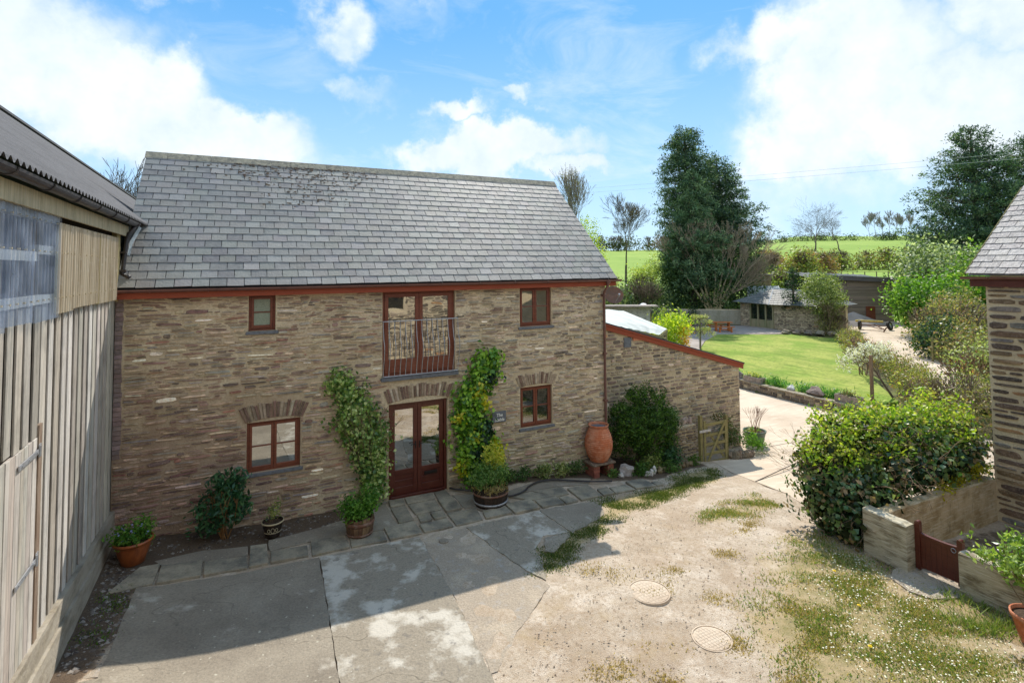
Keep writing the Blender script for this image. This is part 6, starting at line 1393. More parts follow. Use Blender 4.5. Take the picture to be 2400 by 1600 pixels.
def bush(name, loc, blobs, n, size, cols, label, seed, cat='bush', mt='leaf', stems=None, fill=.45, asp=.55, group=None, clump=10, sig=None, lump=.25, out=.4):
    t = thing(name, loc, label, cat, group); foliage('foliage', t, [(loc[0]+b[0], loc[1]+b[1], loc[2]+b[2], *b[3:6]) for b in blobs], n, size, cols, mt, clump, sig, asp, out, fill, lump, seed)
    if stems:
        sg = []; rn = random.Random(seed)
        for k in range(stems[0]): grow(sg, (loc[0]+rn.uniform(-.2, .2)*stems[1], loc[1]+rn.uniform(-.2, .2)*stems[1], loc[2]), (rn.uniform(-.6, .6), rn.uniform(-.6, .6), 1), stems[1]*.35, stems[1]*.02, 4, rn, 3, .5, .75, .12, stems[2], 2)
        sticks('stems', t, sg, 'bark', 3, stems[3] if len(stems) > 3 else s(126, 112, 92))
    return t
YG = [s(196, 206, 56), s(168, 190, 48), s(214, 218, 92), s(136, 166, 44)]
t = bush('bush', (25.4, 13.0, -.55), [(0, 0, 1.9, 1.0, .9, .85), (-.5, .1, 1.5, .6, .6, .7), (.5, 0, 2.1, .6, .6, .6), (0, 0, .8, .6, .6, .6)], 3400, .15, YG, 'round bright yellow green bush beside the pale canopy', 240, stems=(4, 1.2, .01))
foliage('orange_shoots', t, [(25.9, 12.5, 1.1, .36, .3, .55), (26.0, 12.5, .6, .25, .3, .3)], 420, .14, [s(226, 160, 52), s(232, 186, 70)], 'leaf', 8, .12, .4, .4, .6, .2, 241)
bush('bush', (31.2, 20.5, -.55), [(0, 0, .9, 1.0, .9, .9), (.9, .4, 1.4, .8, .8, .9)], 2200, .16, [s(72, 96, 52), s(94, 116, 56), s(140, 150, 60)], 'green and yellow mottled bush at the left end of the block wall', 242)
bush('bush', (34.8, 22.0, -.5), [(0, 0, .45, 1.2, .6, .5), (1.3, -.7, .4, .8, .5, .42)], 2400, .09, [s(128, 84, 140), s(104, 70, 116), s(96, 110, 70), s(148, 108, 160)], 'low purple flowering heather mound behind the weeping tree', 243)
bush('bush', (29.8, 19.0, -.5), [(0, 0, .5, .9, .7, .6)], 1200, .12, [s(96, 116, 74), s(128, 140, 96), s(72, 98, 54)], 'low blue flowered shrub left of the heather mound', 244)
for i, (x, y, w_) in enumerate(((38.2, 26.6, .6), (39.6, 25.4, .5), (36.4, 26.9, .7))): bush('climber', (x, y, -.5), [(0, 0, .7, w_, .3, .7), (.2, 0, 1.3, w_*.6, .25, .4)], 900, .13, [s(70, 88, 60), s(56, 72, 50)], ['dark climber against the middle of the grey block wall', 'dark climber at the right part of the block wall behind the picnic table', 'tall dark climber near the left part of the block wall'][i], 245+i, 'climbing plant', group='climbers on the block wall')
# block wall
t = thing('block_wall', (40, 26.5, -.5), 'weathered grey block wall behind the picnic table, below the big conifers', 'wall')
p, q = Vector((34.6, 31.3)), Vector((44.6, 23.9)); L_ = (q-p).length; n = 18
a = A(); a.bar((p.x, p.y, .22), (q.x, q.y, .22), .18, 1.5); a.build('core', M['mortar'], t)
for k in range(n):
    for r_ in range(6):
        o_ = .5 if r_ % 2 else 0; a0 = p.lerp(q, max(0, (k+o_+.01)/n)); a1 = p.lerp(q, min(1, (k+o_+.99)/n))
        if (a1-a0).length > .1: c = A(); c.bar((a0.x, a0.y, -.40+r_*.235), (a1.x, a1.y, -.40+r_*.235), .21+R.uniform(0, .012), .228); c.build('block', M['blocks'], t)
# garden shed with arched top and stub wall near the canopy
t = thing('arched_shed', (26.5, 16.3, -.5), 'small green arched garden shed with a curved roof edge, behind the yellow green bush', 'shed')
def archp(c, w_, z0, h_, n=10): return [(-w_/2, z0)]+[(w_/2*math.cos(math.pi*(1-k/n)), h_-w_*.75+w_*.75*math.sin(math.pi*k/n)) for k in range(n+1)]+[(w_/2, z0)]
dr = Vector((.78, -.62, 0)); dn = Vector((.62, .78, 0)); c = Vector((26.3, 16.5, 0)); pr = archp(0, 1.05, -.5, 2.55); m_ = len(pr)
for nm, sc, y0, y1, mt in (('body', .92, 0, 1.5, 'fencewood'), ('hood', 1.0, -.10, 1.55, 'galv')):
    a = A()
    for yy in (y0, y1): 
        for u, z in pr: P_ = c+dr*u*sc+dn*yy; a.v.append((P_.x, P_.y, z*sc+(sc-1)*.5*0)); a.c.append((.5, .5, .5))
    if nm == 'body': a.f += [tuple(range(m_)), tuple(range(m_, 2*m_))[::-1]]
    a.f += [(k, (k+1) % m_, m_+(k+1) % m_, m_+k) for k in range(1, m_-2)]; o = a.build(nm, M[mt], t)
t = thing('garden_wall', (25, 17, -.5), 'rough stone wall with a flat pale top behind the canopy', 'wall')
a = A(); a.bar((22.2, 18.0, 1.0), (26.2, 15.9, 1.0), .5, 3.0); a.build('core', M['stone'], t); a = A(); a.bar((22.0, 17.7, 2.55), (26.4, 15.4, 2.52), 1.0, .08, col=s(200, 186, 160)); a.build('coping', M['patio'], t)
# picnic set
def oriented(c, ang):
    ca, sa = math.cos(ang), math.sin(ang); return lambda u, v, z: (c[0]+u*ca-v*sa, c[1]+u*sa+v*ca, c[2]+z)
pa = math.atan2(-.55, .84)
def bench(c, L_, W_, Hh, name, label, cat, legin):
    T_ = oriented(c, pa); t = thing(name, c, label, cat)
    def bx(nm, u0, u1, v0, v1, z0, z1):
        a = A(); a.add([T_(u, v, z) for u in (u0, u1) for v in (v0, v1) for z in (z0, z1)], [(0, 1, 3, 2), (4, 6, 7, 5), (0, 4, 5, 1), (2, 3, 7, 6), (0, 2, 6, 4), (1, 5, 7, 3)]); a.build(nm, M['orange'], t)
    n = 4 if W_ > .5 else 2
    for k in range(n): bx('plank', -L_/2, L_/2, -W_/2+k*W_/n, -W_/2+(k+.93)*W_/n, Hh-.05, Hh)
    for sx in (-1, 1):
        u = sx*(L_/2-legin); bx('leg', u-.05, u+.05, -W_*.32, W_*.32, 0, Hh-.05); bx('foot', u-.06, u+.06, -W_*.5, W_*.5, 0, .07)
    bx('stretcher', -L_/2+legin, L_/2-legin, -.02, .02, Hh*.4, Hh*.4+.09)
bench((39.1, 21.5, -.48), 1.55, .80, .76, 'picnic_table', 'orange brown wooden picnic table on the patio', 'table', .25)
bench((38.55, 20.65, -.48), 1.45, .30, .45, 'bench', 'orange brown wooden bench on the near side of the picnic table', 'bench', .25)
bench((39.3, 22.45, -.48), 1.45, .30, .45, 'bench', 'orange brown wooden bench mostly hidden on the far side of the picnic table', 'bench', .25)
# summerhouse
t = thing('summerhouse', (45.5, 20, -.5), 'low garden summerhouse with hipped slate roof, glazed timber front and rubble stone wall', 'summerhouse')
a = A(); wall_with_holes(a, (44.15, 20.3, 0), (.276, -.961, 0), (-.961, -.276, 0), 4.5, -.6, 1.72, [], .3); a.box(44.1, 44.5, 22.75, 23.8, -.6, 1.8); a.box(44.6, 48.6, 23.5, 23.8, -.6, 1.7); a.box(48.3, 48.6, 16.5, 23.8, -.6, 1.7)
w0 = a.build('wall', M['mortar'], t)
emit_stones(masonry(4.5, -.55, 1.70, [], (44.15, 20.3, 0), (.276, -.961, 0), (-.961, -.276, 0), (.07, .14), (.2, .5), .02, (.02, .06), lambda u, z, r: jc(tuple(x*1.15 for x in pick(PAL_LEAN, r)), .18, r), random.Random(40)), w0, M['stone'], 120)
emit_stones(masonry(1.05, -.55, 1.75, [], (44.1, 23.8, 0), (0, -1, 0), (-1, 0, 0), (.07, .14), (.15, .4), .02, (.02, .07), lambda u, z, r: jc(tuple(x*1.3 for x in pick(PAL_LEAN, r)), .18, r), random.Random(41)), w0, M['stone'], 40)
for y in (22.72, 21.9, 21.1, 20.35): A().box(44.08, 44.22, y-.07, y+.07, -.5, 1.68).build('post', M['summerwood'], t)
for y0, y1 in ((21.97, 22.65), (21.17, 21.83), (20.42, 21.03)):
    n = 5
    for k in range(n): A().box(44.13, 44.17, y0+(y1-y0)*k/n, y0+(y1-y0)*(k+.94)/n, -.48, .22).build('board', M['summerwood'], t)
    A().box(44.15, 44.16, y0, y1, .24, 1.6).build('pane', M['panedark'], t)
A().box(44.10, 44.24, 20.35, 22.72, 1.60, 1.72).build('lintel', M['summerwood'], t)
E0, E1, E2, E3 = Vector((43.45, 24.2, 1.72)), Vector((43.35, 20.2, 1.66)), Vector((44.9, 15.6, 1.66)), Vector((49.2, 16.0, 1.7)); E4 = Vector((49.2, 24.4, 1.7)); A1_, A2_ = Vector((45.9, 21.6, 2.95)), Vector((46.8, 18.0, 2.75))
def slope(P0, P1, Q1, Q0, rows, parent, seed):
    rn = random.Random(seed); N_ = (P1-P0).cross(Q0-P0).normalized() if (P1-P0).cross(Q0-P0).length > 1e-3 else (P1-P0).cross(Q1-P0).normalized()
    if N_.z < 0: N_ = -N_
    for r_ in range(rows):
        f0, f1 = r_/rows, (r_+1.04)/rows; a0, b0 = P0.lerp(Q0, f0), P1.lerp(Q1, f0); a1, b1 = P0.lerp(Q0, min(1, f1)), P1.lerp(Q1, min(1, f1)); L_ = (b0-a0).length; n = max(1, int(L_/.36)); a = A()
        for k in range(n):
            u0, u1 = (k+.02)/n, (k+.98)/n; p = [a0.lerp(b0, u0)+N_*.035, a0.lerp(b0, u1)+N_*.035, a1.lerp(b1, u1)+N_*.01, a1.lerp(b1, u0)+N_*.01]
            a.add(p+[x-N_*.03 for x in p], [(0, 1, 2, 3), (4, 5, 1, 0), (5, 6, 2, 1), (7, 4, 0, 3)], jc(s(100, 102, 100), .14, rn))
        a.build('slate_course', M['slate'], parent)
a = A(); a.add([E0, E1, E2, E3, E4, A1_, A2_], [(0, 1, 5), (1, 2, 6, 5), (2, 3, 6), (3, 4, 5, 6), (4, 0, 5)]); rf = a.build('roof', M['underlay'], t)
slope(E0, E1, A1_, A1_, 9, rf, 1); slope(E1, E2, A2_, A1_, 9, rf, 2); slope(E2, E3, A2_, A2_, 9, rf, 3)
a = A(); a.tube([A1_, A2_], .09, 6); a.tube([A1_, E1], .06, 5); a.tube([A2_, E2], .06, 5); a.build('ridge', M['oldslate'], rf)
# rocks at the lawn edge before the summerhouse
for i in range(7): rock_thing(42.0+i*.55, 17.6-i*.62, .30, 90+i, jc(s(132, 122, 108), .15), 'weathered rock edging the lawn in front of the summerhouse', (1.2, 1, .7), 'rock', 'rocks in front of the summerhouse', LZ)
conifer('small_conifer', (44.9, 18.9, -.5), 5.3, lambda t_: 1.05*(1-t_)**.6*(.5+min(1, t_*3)*.5) if t_ > .2 else .7, 'slim dark green conifer growing in front of the summerhouse roof', 250, 3200, .17, [s(44, 76, 40), s(60, 96, 48), s(36, 62, 40)], .30, (0, 0), 0, .45)
bush('olive_tree', (44.4, 16.0, -.5), [(0, .1, 3.3, 1.75, 1.5, 1.5), (-.9, .2, 3.6, .9, .9, .9), (.9, -.3, 2.8, 1.0, .9, 1.1), (0, 0, 4.4, 1.2, 1.1, .7), (.5, .2, 1.9, .8, .7, .5)], 7500, .15, [s(140, 152, 92), s(116, 132, 76), s(168, 174, 122), s(94, 110, 62)], 'pale olive green rounded tree between the summerhouse and the timber shed', 251, 'tree', stems=(5, 2.6, .018, s(130, 116, 90)), fill=.6)
bush('shrub', (45.2, 16.0, -.5), [(0, 0, .7, .9, .8, .8)], 900, .14, [s(132, 140, 84), s(168, 160, 100)], 'yellowish shrub under the pale olive tree', 252, stems=(8, 1.6, .014))
# timber shed, sand pile, trailer
P0, P1 = Vector((52.6, 22.65, -.5)), Vector((59.2, 18.5, -.5)); ud = (P1-P0).normalized(); nd = Vector((ud.y, -ud.x, 0)); nd = nd if nd.y < 0 else -nd; Ls = (P1-P0).length
t = thing('timber_shed', ((P0.x+P1.x)/2, (P0.y+P1.y)/2, -.5), 'long grey horizontally boarded shed with a shallow tin roof behind the sand heap', 'shed')
rn = random.Random(50); zt_ = 3.0; z = -.5
while z < 3.75:
    h_ = .165; a = A()
    for u0, u1 in ((0, Ls*.45), (Ls*.45+.02, Ls)):
        a0 = P0+ud*u0; b0 = P0+ud*u1; a1 = a0+nd*.02; b1 = b0+nd*.02; dz = Vector((0, 0, h_-.01)); k = nd*.03
        a = A(); a.add([Vector((p.x, p.y, z)) for p in (a1+k, b1+k)]+[Vector((p.x, p.y, z+h_-.006)) for p in (b1, a1)]+[Vector((p.x, p.y, z)) for p in (a1-k, b1-k)], [(0, 1, 2, 3), (0, 4, 5, 1)], jc(s(136, 122, 108), .12, rn)); a.build('board', M['greyboard'], t)
    z += h_
a = A(); bk = -nd*6
a.add([P0+Vector((0, 0, 0)), P1, P1+Vector((0, 0, 3.6)), P0+Vector((0, 0, 3.6))]+[P0+bk, P1+bk, P1+bk+Vector((0, 0, 4.0)), P0+bk+Vector((0, 0, 4.0))], [(0, 1, 2, 3), (4, 5, 6, 7), (0, 3, 7, 4), (1, 5, 6, 2)], s(70, 60, 50)); a.build('wall', M['voidwood'], t)
Pr = P0+nd*.4; Pq = P1+nd*.4+ud*.3; z0 = 3.32; z1 = 2.96
a = A(); n = 40; V_ = []
for i in range(n+1):
    b = Pr.lerp(Pq, i/n); dz = .03*math.sin(i*1.6); V_ += [(b.x, b.y, z0+(z1-z0)*i/n+.5+dz), (b.x-nd.x*6.6, b.y-nd.y*6.6, z0+(z1-z0)*i/n+1.05+dz)]
a.add(V_, [(2*i, 2*i+1, 2*i+3, 2*i+2) for i in range(n)]); a.build('tin_roof', M['tarmac'], t)
a = A(); a.bar((Pr.x, Pr.y, 3.62+.35), (Pq.x, Pq.y, 3.16+.35), .06, .42, col=s(96, 92, 92)); a.build('fascia', M['greyboard'], t); a = A(); a.bar((Pr.x+.0, Pr.y-.05, 3.62+.60), (Pq.x, Pq.y-.05, 3.16+.60), .08, .06); a.build('roof_edge', M['tin'], t)
dp_ = P0+ud*Ls*.72+nd*.10
a = A(); a.ob((dp_.x, dp_.y, .25), tuple(ud*.42), tuple(nd*.03), (0, 0, .75), s(140, 60, 44)); a.build('red_door', M['redbrown'], t)
# sand heap
t0 = (52.7, 18.5, -.5); r = np.random.default_rng(3); V = []; n = 34; m_ = 12
for i in range(m_+1):
    for k in range(n):
        an = 2*math.pi*k/n; rr = i/m_; e = 1+.08*math.sin(an*3)+.05*math.sin(an*7); hh = 1.25*(1-rr)**1.05+.05*math.sin(an*5+rr*9)*rr*(1-rr)*2
        V.append((t0[0]+rr*e*3.3*math.cos(an)*1.05, t0[1]+rr*e*1.7*math.sin(an)-rr*math.cos(an)*.9, t0[2]+hh+r.normal()*.012))
F_ = np.array([(i*n+k, i*n+(k+1) % n, (i+1)*n+(k+1) % n, (i+1)*n+k) for i in range(m_) for k in range(n)])
o = npmesh('sand_heap', V, F_, M['patio'], None, None, t0, True); props(o, 'wide heap of grey brown sand in front of the timber shed', 'sand heap')
# trailer frame
t = thing('trailer_frame', (51, 16.3, -.45), 'bare trailer axle frame with two tyres and a yellow pole on the far track', 'trailer')
def wheel(c, ax, r_, w_):
    ax = Vector(ax).normalized(); ex = ax.cross(Vector((0, 0, 1))).normalized(); ez = ex.cross(ax); a = A(); n = 20; vs = []; pr = [(r_*.6, -w_/2), (r_*.93, -w_/2), (r_, -w_*.3), (r_, w_*.3), (r_*.93, w_/2), (r_*.6, w_/2)]
    for q, d in pr:
        for k in range(n): t_ = 2*math.pi*k/n; vs.append(Vector(c)+ex*math.cos(t_)*q+ez*math.sin(t_)*q+ax*d)
    a.add(vs, [(i*n+k, i*n+(k+1) % n, ((i+1) % 6)*n+(k+1) % n, ((i+1) % 6)*n+k) for i in range(6) for k in range(n)]); wh = a.build('wheel', M['rubber'], t)
    a = A(); a.tube([Vector(c)-ax*w_*.3, Vector(c)+ax*w_*.3], r_*.6, 16); a.build('rim', M['galv'], wh)
wheel((49.9, 16.3, -.1), (.35, -.9, .0), .38, .20); wheel((51.2, 14.6, -.1), (.1, -.9, .25), .38, .20)
a = A(); a.tube([(49.9, 16.3, -.1), (51.2, 14.6, -.1)], .05, 6); a.bar((50.6, 15.5, -.05), (49.2, 13.9, -.25), .07, .08); a.bar((50.1, 16.0, -.08), (49.3, 14.2, -.25), .05, .05); a.bar((49.2, 14.0, -.45), (49.3, 13.8, -.05), .08, .1); a.build('frame', M['rust'], t)
a = A(); a.tube([(49.8, 16.6, .24), (51.0, 15.0, .22)], .09, 8); a.build('yellow_pole', M['yellow'], t)
# hut with a flat lid on the bank
t = thing('wooden_hut', (56.5, 33, 1.2), 'small vertical boarded hut with pale flat roof on the bank above the summerhouse', 'hut')
c = Vector((57.3, 32.0, 0)); ex = Vector((.82, -.57, 0)); ey = Vector((.57, .82, 0))
for k in range(9): a = A(); p = c+ex*(-1.05+k*.26); a.ob((p.x, p.y, 2.6), tuple(ex*.122), tuple(ey*.03), (0, 0, 1.35), jc(s(150, 134, 108), .12)); a.build('board', M['greyboard'], t)
for k in range(6): a = A(); p = c-ex*1.15+ey*(.13+k*.26); a.ob((p.x, p.y, 2.6), tuple(ex*.03), tuple(ey*.122), (0, 0, 1.35), jc(s(140, 124, 98), .12)); a.build('board', M['greyboard'], t)
a = A(); p = c+ey*.75; a.ob((p.x, p.y, 4.0), tuple(ex*1.35), tuple(ey*.95), (0, 0, .06)); a.build('roof', M['patio'], t)
t = thing('cold_frame', (51, 27.5, .3), 'white framed greenhouse roof just showing behind the summerhouse ridge', 'greenhouse')
a = A(); a.add([(49.4, 27.3, 1.9), (52.2, 25.4, 1.9), (53.2, 26.6, 2.9), (50.6, 28.4, 2.9), (52.2, 25.4, .0), (49.4, 27.3, .0)], [(0, 1, 2, 3), (0, 5, 4, 1)]); a.build('glazing', M['tin'], t)
a = A()
for f in (0, .25, .5, .75, 1): a.bar(Vector((49.4, 27.3, 1.93)).lerp(Vector((52.2, 25.4, 1.93)), f), Vector((50.6, 28.4, 2.93)).lerp(Vector((53.2, 26.6, 2.93)), f), .06, .05)
a.build('glazing_bar', M['white'], t)

# ------------------------------------------------------------------ hedge row, blossom tree, right-hand bushes
HR = [(42.0, 12.6), (40.0, 11.2), (37.6, 9.3), (35.4, 7.6), (33.2, 5.4), (31.2, 3.6), (29.4, 2.0), (27.6, .8), (25.9, -.2)]
t = thing('hedge', (34, 6, -.5), 'low loose brown and green hedge between the lawn and the farm track', 'hedge')
BL = []
for i in range(len(HR)-1):
    for f in (0, .5):
        x = HR[i][0]*(1-f)+HR[i+1][0]*f; y = HR[i][1]*(1-f)+HR[i+1][1]*f; BL.append((x+R.uniform(-.15, .15), y+R.uniform(-.15, .15), -.5+R.uniform(.38, .55), 1.05, .75, R.uniform(.50, .8)))
foliage('foliage', t, BL, 15000, .10, [s(120, 128, 68), s(146, 140, 86), s(96, 106, 52), s(150, 120, 92), s(166, 166, 96)], 'leaf', 8, .09, .5, .4, .5, .25, 260, None, 0, 1, -.5)
sg = []; rn = random.Random(60)
for k in range(70):
    b = BL[rn.randrange(len(BL))]; grow(sg, (b[0]+rn.uniform(-.6, .6), b[1]+rn.uniform(-.4, .4), -.2), (rn.uniform(-.5, .5), rn.uniform(-.5, .5), 1), .40, .010, 2, rn, 2, .4, .8, .2, .005, 2)
sticks('stems', t, sg, 'bark', 3, s(146, 122, 100))
xb, yb = 26.2, 1.6; t = thing('blossom_tree', (xb, yb, -.5), 'small leaning tree covered in white blossom at the near end of the lawn', 'tree'); sg = []; tp = []; rn = random.Random(61)
sg0 = [((xb+.35, yb-.35, -.5), (xb+.05, yb-.05, .25), .05, .042)]
for k in range(5): grow(sg, (xb+.05, yb-.05, .25), (rn.uniform(-.75, .5), rn.uniform(-.35, .75), .62), .50, .024, 4, rn, 3, .55, .78, .04, .004, 2, tp, .3)
sticks('trunk', t, sg0, 'bark', 6, s(120, 104, 92)); sticks('branches', t, sg, 'bark', 3, s(124, 104, 92))
T = np.array([p for p in tp if p[2] < 2.2]); r = np.random.default_rng(62); ii = r.integers(len(T), size=520); C = np.repeat(T[ii]+r.normal(size=(520, 3))*.07, 5, 0)+r.normal(size=(2600, 3))*.028
leafmesh('blossom', t, C, np.tile([[0, 0, 1.0]], (2600, 1)), .055, [s(244, 242, 236), s(236, 226, 222), s(250, 250, 246)], M['petal'], .9, r, .3)
ii = r.integers(len(T), size=900); leafmesh('foliage', t, T[ii]+r.normal(size=(900, 3))*.1, np.tile([[0, 0, 1.0]], (900, 1)), .055, [s(132, 150, 84), s(160, 150, 110)], M['leaf'], .5, r, .2)
for i, (x, y, h_, lb) in enumerate(((25.0, 1.2, 1.9, 'thin wooden stake supporting the blossom tree'), (33.2, 6.8, 1.5, 'wooden post in the hedge by the farm track'))):
    a = A(); a.box(x-.05, x+.05, y-.05, y+.05, -.55, -.5+h_, s(150, 120, 90)); o = a.build('wooden_post', M['board'], None, (x, y, -.5)); props(o, lb, 'post')
bush('shrub', (30.6, 4.8, -.5), [(0, 0, 1.4, .6, .6, .5), (.2, 0, .7, .4, .4, .5)], 260, .07, [s(196, 150, 120), s(150, 120, 84)], 'thin bare shrub with pinkish buds rising above the low hedge', 263, stems=(6, 1.7, .012, s(140, 116, 96)))
GB = [s(112, 152, 52), s(88, 130, 44), s(140, 174, 72), s(68, 104, 38)]
bush('bush', (50.6, 11.0, -.5), [(0, 0, 2.7, 2.6, 2.4, 1.8), (-1.8, .9, 2.9, 1.4, 1.4, 1.1), (2.2, -1.2, 3.0, 2.0, 2, 1.6), (0, 0, 1.6, 2.3, 2, 1.5)], 12500, .26, GB, 'big rounded fresh green bush overhanging the far end of the track', 264, stems=(5, 3, .03))
bush('bush', (55.5, 9.2, -.4), [(0, 0, 3.8, 3.4, 3, 2.8), (4.2, -2.5, 3.9, 3, 3, 2.8), (1.5, 0, 2, 3.4, 3, 2)], 12000, .28, [s(122, 152, 70), s(98, 130, 58), s(150, 172, 92), s(80, 108, 48)], 'tall mid green mass of bushes to the right of the fresh green one', 265)
bush('laurel', (58.6, 15.0, .0), [(0, 0, 4.6, 2.7, 2.4, 2.6), (2.4, -1.4, 4.2, 2.2, 2.1, 2.3), (-1.0, .5, 3.2, 1.5, 1.5, 1.8), (1, 0, 2, 3, 2.5, 2)], 11500, .28, [s(112, 128, 84), s(88, 106, 64), s(176, 184, 160), s(132, 146, 100), s(206, 210, 196)], 'grey green laurel with silvery leaves below the big right conifer', 266)
bush('hedge', (43.0, 6.6, -.6), [(0, 0, 1.4, 2.2, 2, 1.7), (-2.6, -1.2, 1.1, 1.8, 1.6, 1.4), (2.2, .6, 1.9, 2.2, 2, 1.8), (-4.6, -2.6, .9, 1.5, 1.4, 1.2), (4.4, 1.2, 1.9, 1.8, 1.8, 1.8)], 12500, .17, [s(150, 146, 96), s(124, 128, 78), s(170, 158, 114), s(104, 112, 66), s(150, 120, 98)], 'straggly brown green hedge along the right side of the farm track', 267, 'hedge', stems=(9, 3, .02))
bush('ivy_mound', (38.9, 5.4, -.5), [(0, 0, 1.2, .95, .9, 1.2), (-.5, .3, .8, .7, .7, .8)], 2400, .15, [s(48, 78, 48), s(36, 60, 40), s(72, 100, 62)], 'dark ivy covered mound beside the leaning field gate', 268, mt='glossleaf')
bush('shrub', (28.3, -.9, -.6), [(0, 0, 1.5, 1.0, 1.0, 1.1), (.7, -.6, 2.1, .9, .9, .9), (-.8, .4, .9, .9, .8, .7), (.3, -.3, .6, 1.2, 1, .7), (1.6, -1.2, 1.4, 1.1, 1, 1.3)], 5600, .11, [s(170, 176, 126), s(140, 152, 96), s(192, 196, 152), s(120, 132, 78)], 'pale green silvery shrub against the stone cottage corner', 269, stems=(6, 2, .012, s(150, 120, 96)))
bush('shrub', (24.6, -1.8, -.8), [(0, 0, .9, 1.1, 1.0, .8), (1.4, -.8, 1.0, 1.2, 1, .9), (-1.2, .4, .5, .8, .7, .6), (2.8, -1.6, 1.1, 1.2, 1, 1.0)], 5200, .10, [s(136, 132, 88), s(158, 150, 104), s(112, 116, 70), s(150, 124, 100)], 'twiggy brown green shrub just behind the ivy hedge', 270, stems=(10, 1.8, .010))
bush('shrub', (33.5, 1.2, -.5), [(0, 0, .6, 1.2, 1.0, .7), (-2.0, -1.2, .7, 1.2, 1, .7)], 2200, .10, [s(176, 110, 84), s(150, 130, 86), s(132, 140, 84)], 'reddish tipped low shrub at the bend of the farm track', 271, stems=(8, 1.4, .010))
t = thing('field_gate', (38.3, 4.4, -.5), 'weathered field gate standing open against the ivy mound beside the track', 'gate')
ex = Vector((.50, -.86, 0)); c = Vector((37.4, 4.9, -.5))
for k in range(5): a = A(); p = c+Vector((0, 0, .2+k*.24)); a.bar(p, p+ex*1.6, .03, .09); a.build('rail', M['fencewood'], t)
for f in (0, 1.6): a = A(); p = c+ex*f; a.bar(p, p+Vector((0, 0, 1.4)), .09, .09); a.build('stile', M['fencewood'], t)
a = A(); a.bar(c+Vector((0, 0, .2)), c+ex*1.6+Vector((0, 0, 1.2)), .03, .08); a.build('brace', M['fencewood'], t)

# ------------------------------------------------------------------ trees
def Hz(x, y): return H(x, y)
x, y = 48.5, 35.0
conifer('conifer', (47.7, 33.9, Hz(47.7, 33.9)-.2), 19.4, lambda t_: 4.9*(1-t_)**.5*min(1, .35+t_*1.1) if t_ < .72 else 2.7*((1.0-t_)/.28)**.32, 'tallest dark conifer of the group above the block wall, apex at the left', 301, 42000, .34, CON, .10, (-.3, -.2), .0, 1.7)
conifer('conifer', (53.6, 33.0, Hz(53.6, 33)-.2), 17.6, lambda t_: 5.6*(1-t_)**.55*min(1, .5+t_)*(1+.14*math.sin(t_*36)), 'broad dark conifer on the right of the group above the block wall', 302, 42000, .34, CON, .14, (-1.5, .6), .05, 1.7)
conifer('conifer', (45.6, 31.2, Hz(45.6, 31.2)-.2), 14.8, lambda t_: 4.6*(1-t_)**.62*min(1, .6+t_)*(1+.12*math.sin(t_*30)), 'paler green rounded conifer standing in front of the tall dark pair', 303, 40000, .30, [s(100, 128, 92), s(80, 108, 78), s(138, 158, 116), s(66, 90, 68)], .12, (.2, -.2), 0, 1.7)
zb_ = Hz(74, 19)
conifer('conifer', (75.6, 18.2, zb_-.3), 21.2, lambda t_: 7.2*(1-t_)**.50*(1+.18*math.sin(t_*34))*min(1, .55+t_), 'huge dark open conifer behind the laurel, left crown of the right pair', 304, 52000, .38, CON, .14, (-.6, 0), .35, 2.0)
conifer('conifer', (81.3, 15.0, zb_-.3), 20.8, lambda t_: 7.2*(1-t_)**.48*(1+.15*math.sin(t_*31))*min(1, .55+t_), 'dark conifer at the right edge of the sky, partly behind the cottage roof', 305, 44000, .38, CON, .14, (.2, 0), .35, 1.9)
# bare multi-stem tree and ivy bank
x, y = 46.0, 28.9; z = Hz(x, y); t = thing('bare_tree', (x, y, z), 'wide spreading leafless multi stemmed tree in front of the conifers', 'tree'); sg = []; rn = random.Random(70); tr = []
for k in range(9):
    lx = -.55+1.25*k/8; d = Vector((lx*.9, -lx*.45+rn.uniform(-.1, .1), 1)).normalized(); p = Vector((x+lx*.7, y-lx*.3, z)); q = p+d*3.2
    tr += [(tuple(p), tuple(p.lerp(q, .5)+Vector((-lx*.1, 0, 0))), .15, .12), (tuple(p.lerp(q, .5)+Vector((-lx*.1, 0, 0))), tuple(q), .12, .09)]
    grow(sg, q, d, 2.2, .085, 5, rn, 3, .34, .70, .12, .013, 2, None, .35)
for k in range(10): grow(sg, (x+.6+.2*k, y-.3-.1*k, z+1.3+.1*k), (1, -.5+rn.uniform(-.2, .2), .55), 1.9, .05, 4, rn, 3, .34, .72, .14, .012, 2, None, .3)
sticks('trunk', t, tr, 'bark', 7, s(186, 170, 136)); sticks('branches', t, sg, 'bark', 3, s(176, 158, 134))
IV = [s(58, 82, 50), s(44, 66, 44), s(82, 104, 62), s(110, 128, 78)]
bush('ivy_bank', (45.5, 31.0, 1.4), [(-4.5, 2.6, .5, 3.6, 1.6, 1.7), (-1, 0, .4, 3.2, 1.6, 1.7), (2.5, -2.2, .5, 3.2, 1.6, 1.8), (5.0, -3.4, .3, 2.0, 1.4, 1.5), (.5, 1.5, 2.6, 3.8, 2.2, 2.4), (4.4, -.6, 2.4, 3.0, 2, 2.4), (-2, .6, 2.6, 1.2, 1.2, 2.8)], 15000, .26, IV, 'bank of dark ivy and undergrowth around the bare tree stems', 310, 'undergrowth', mt='leaf')
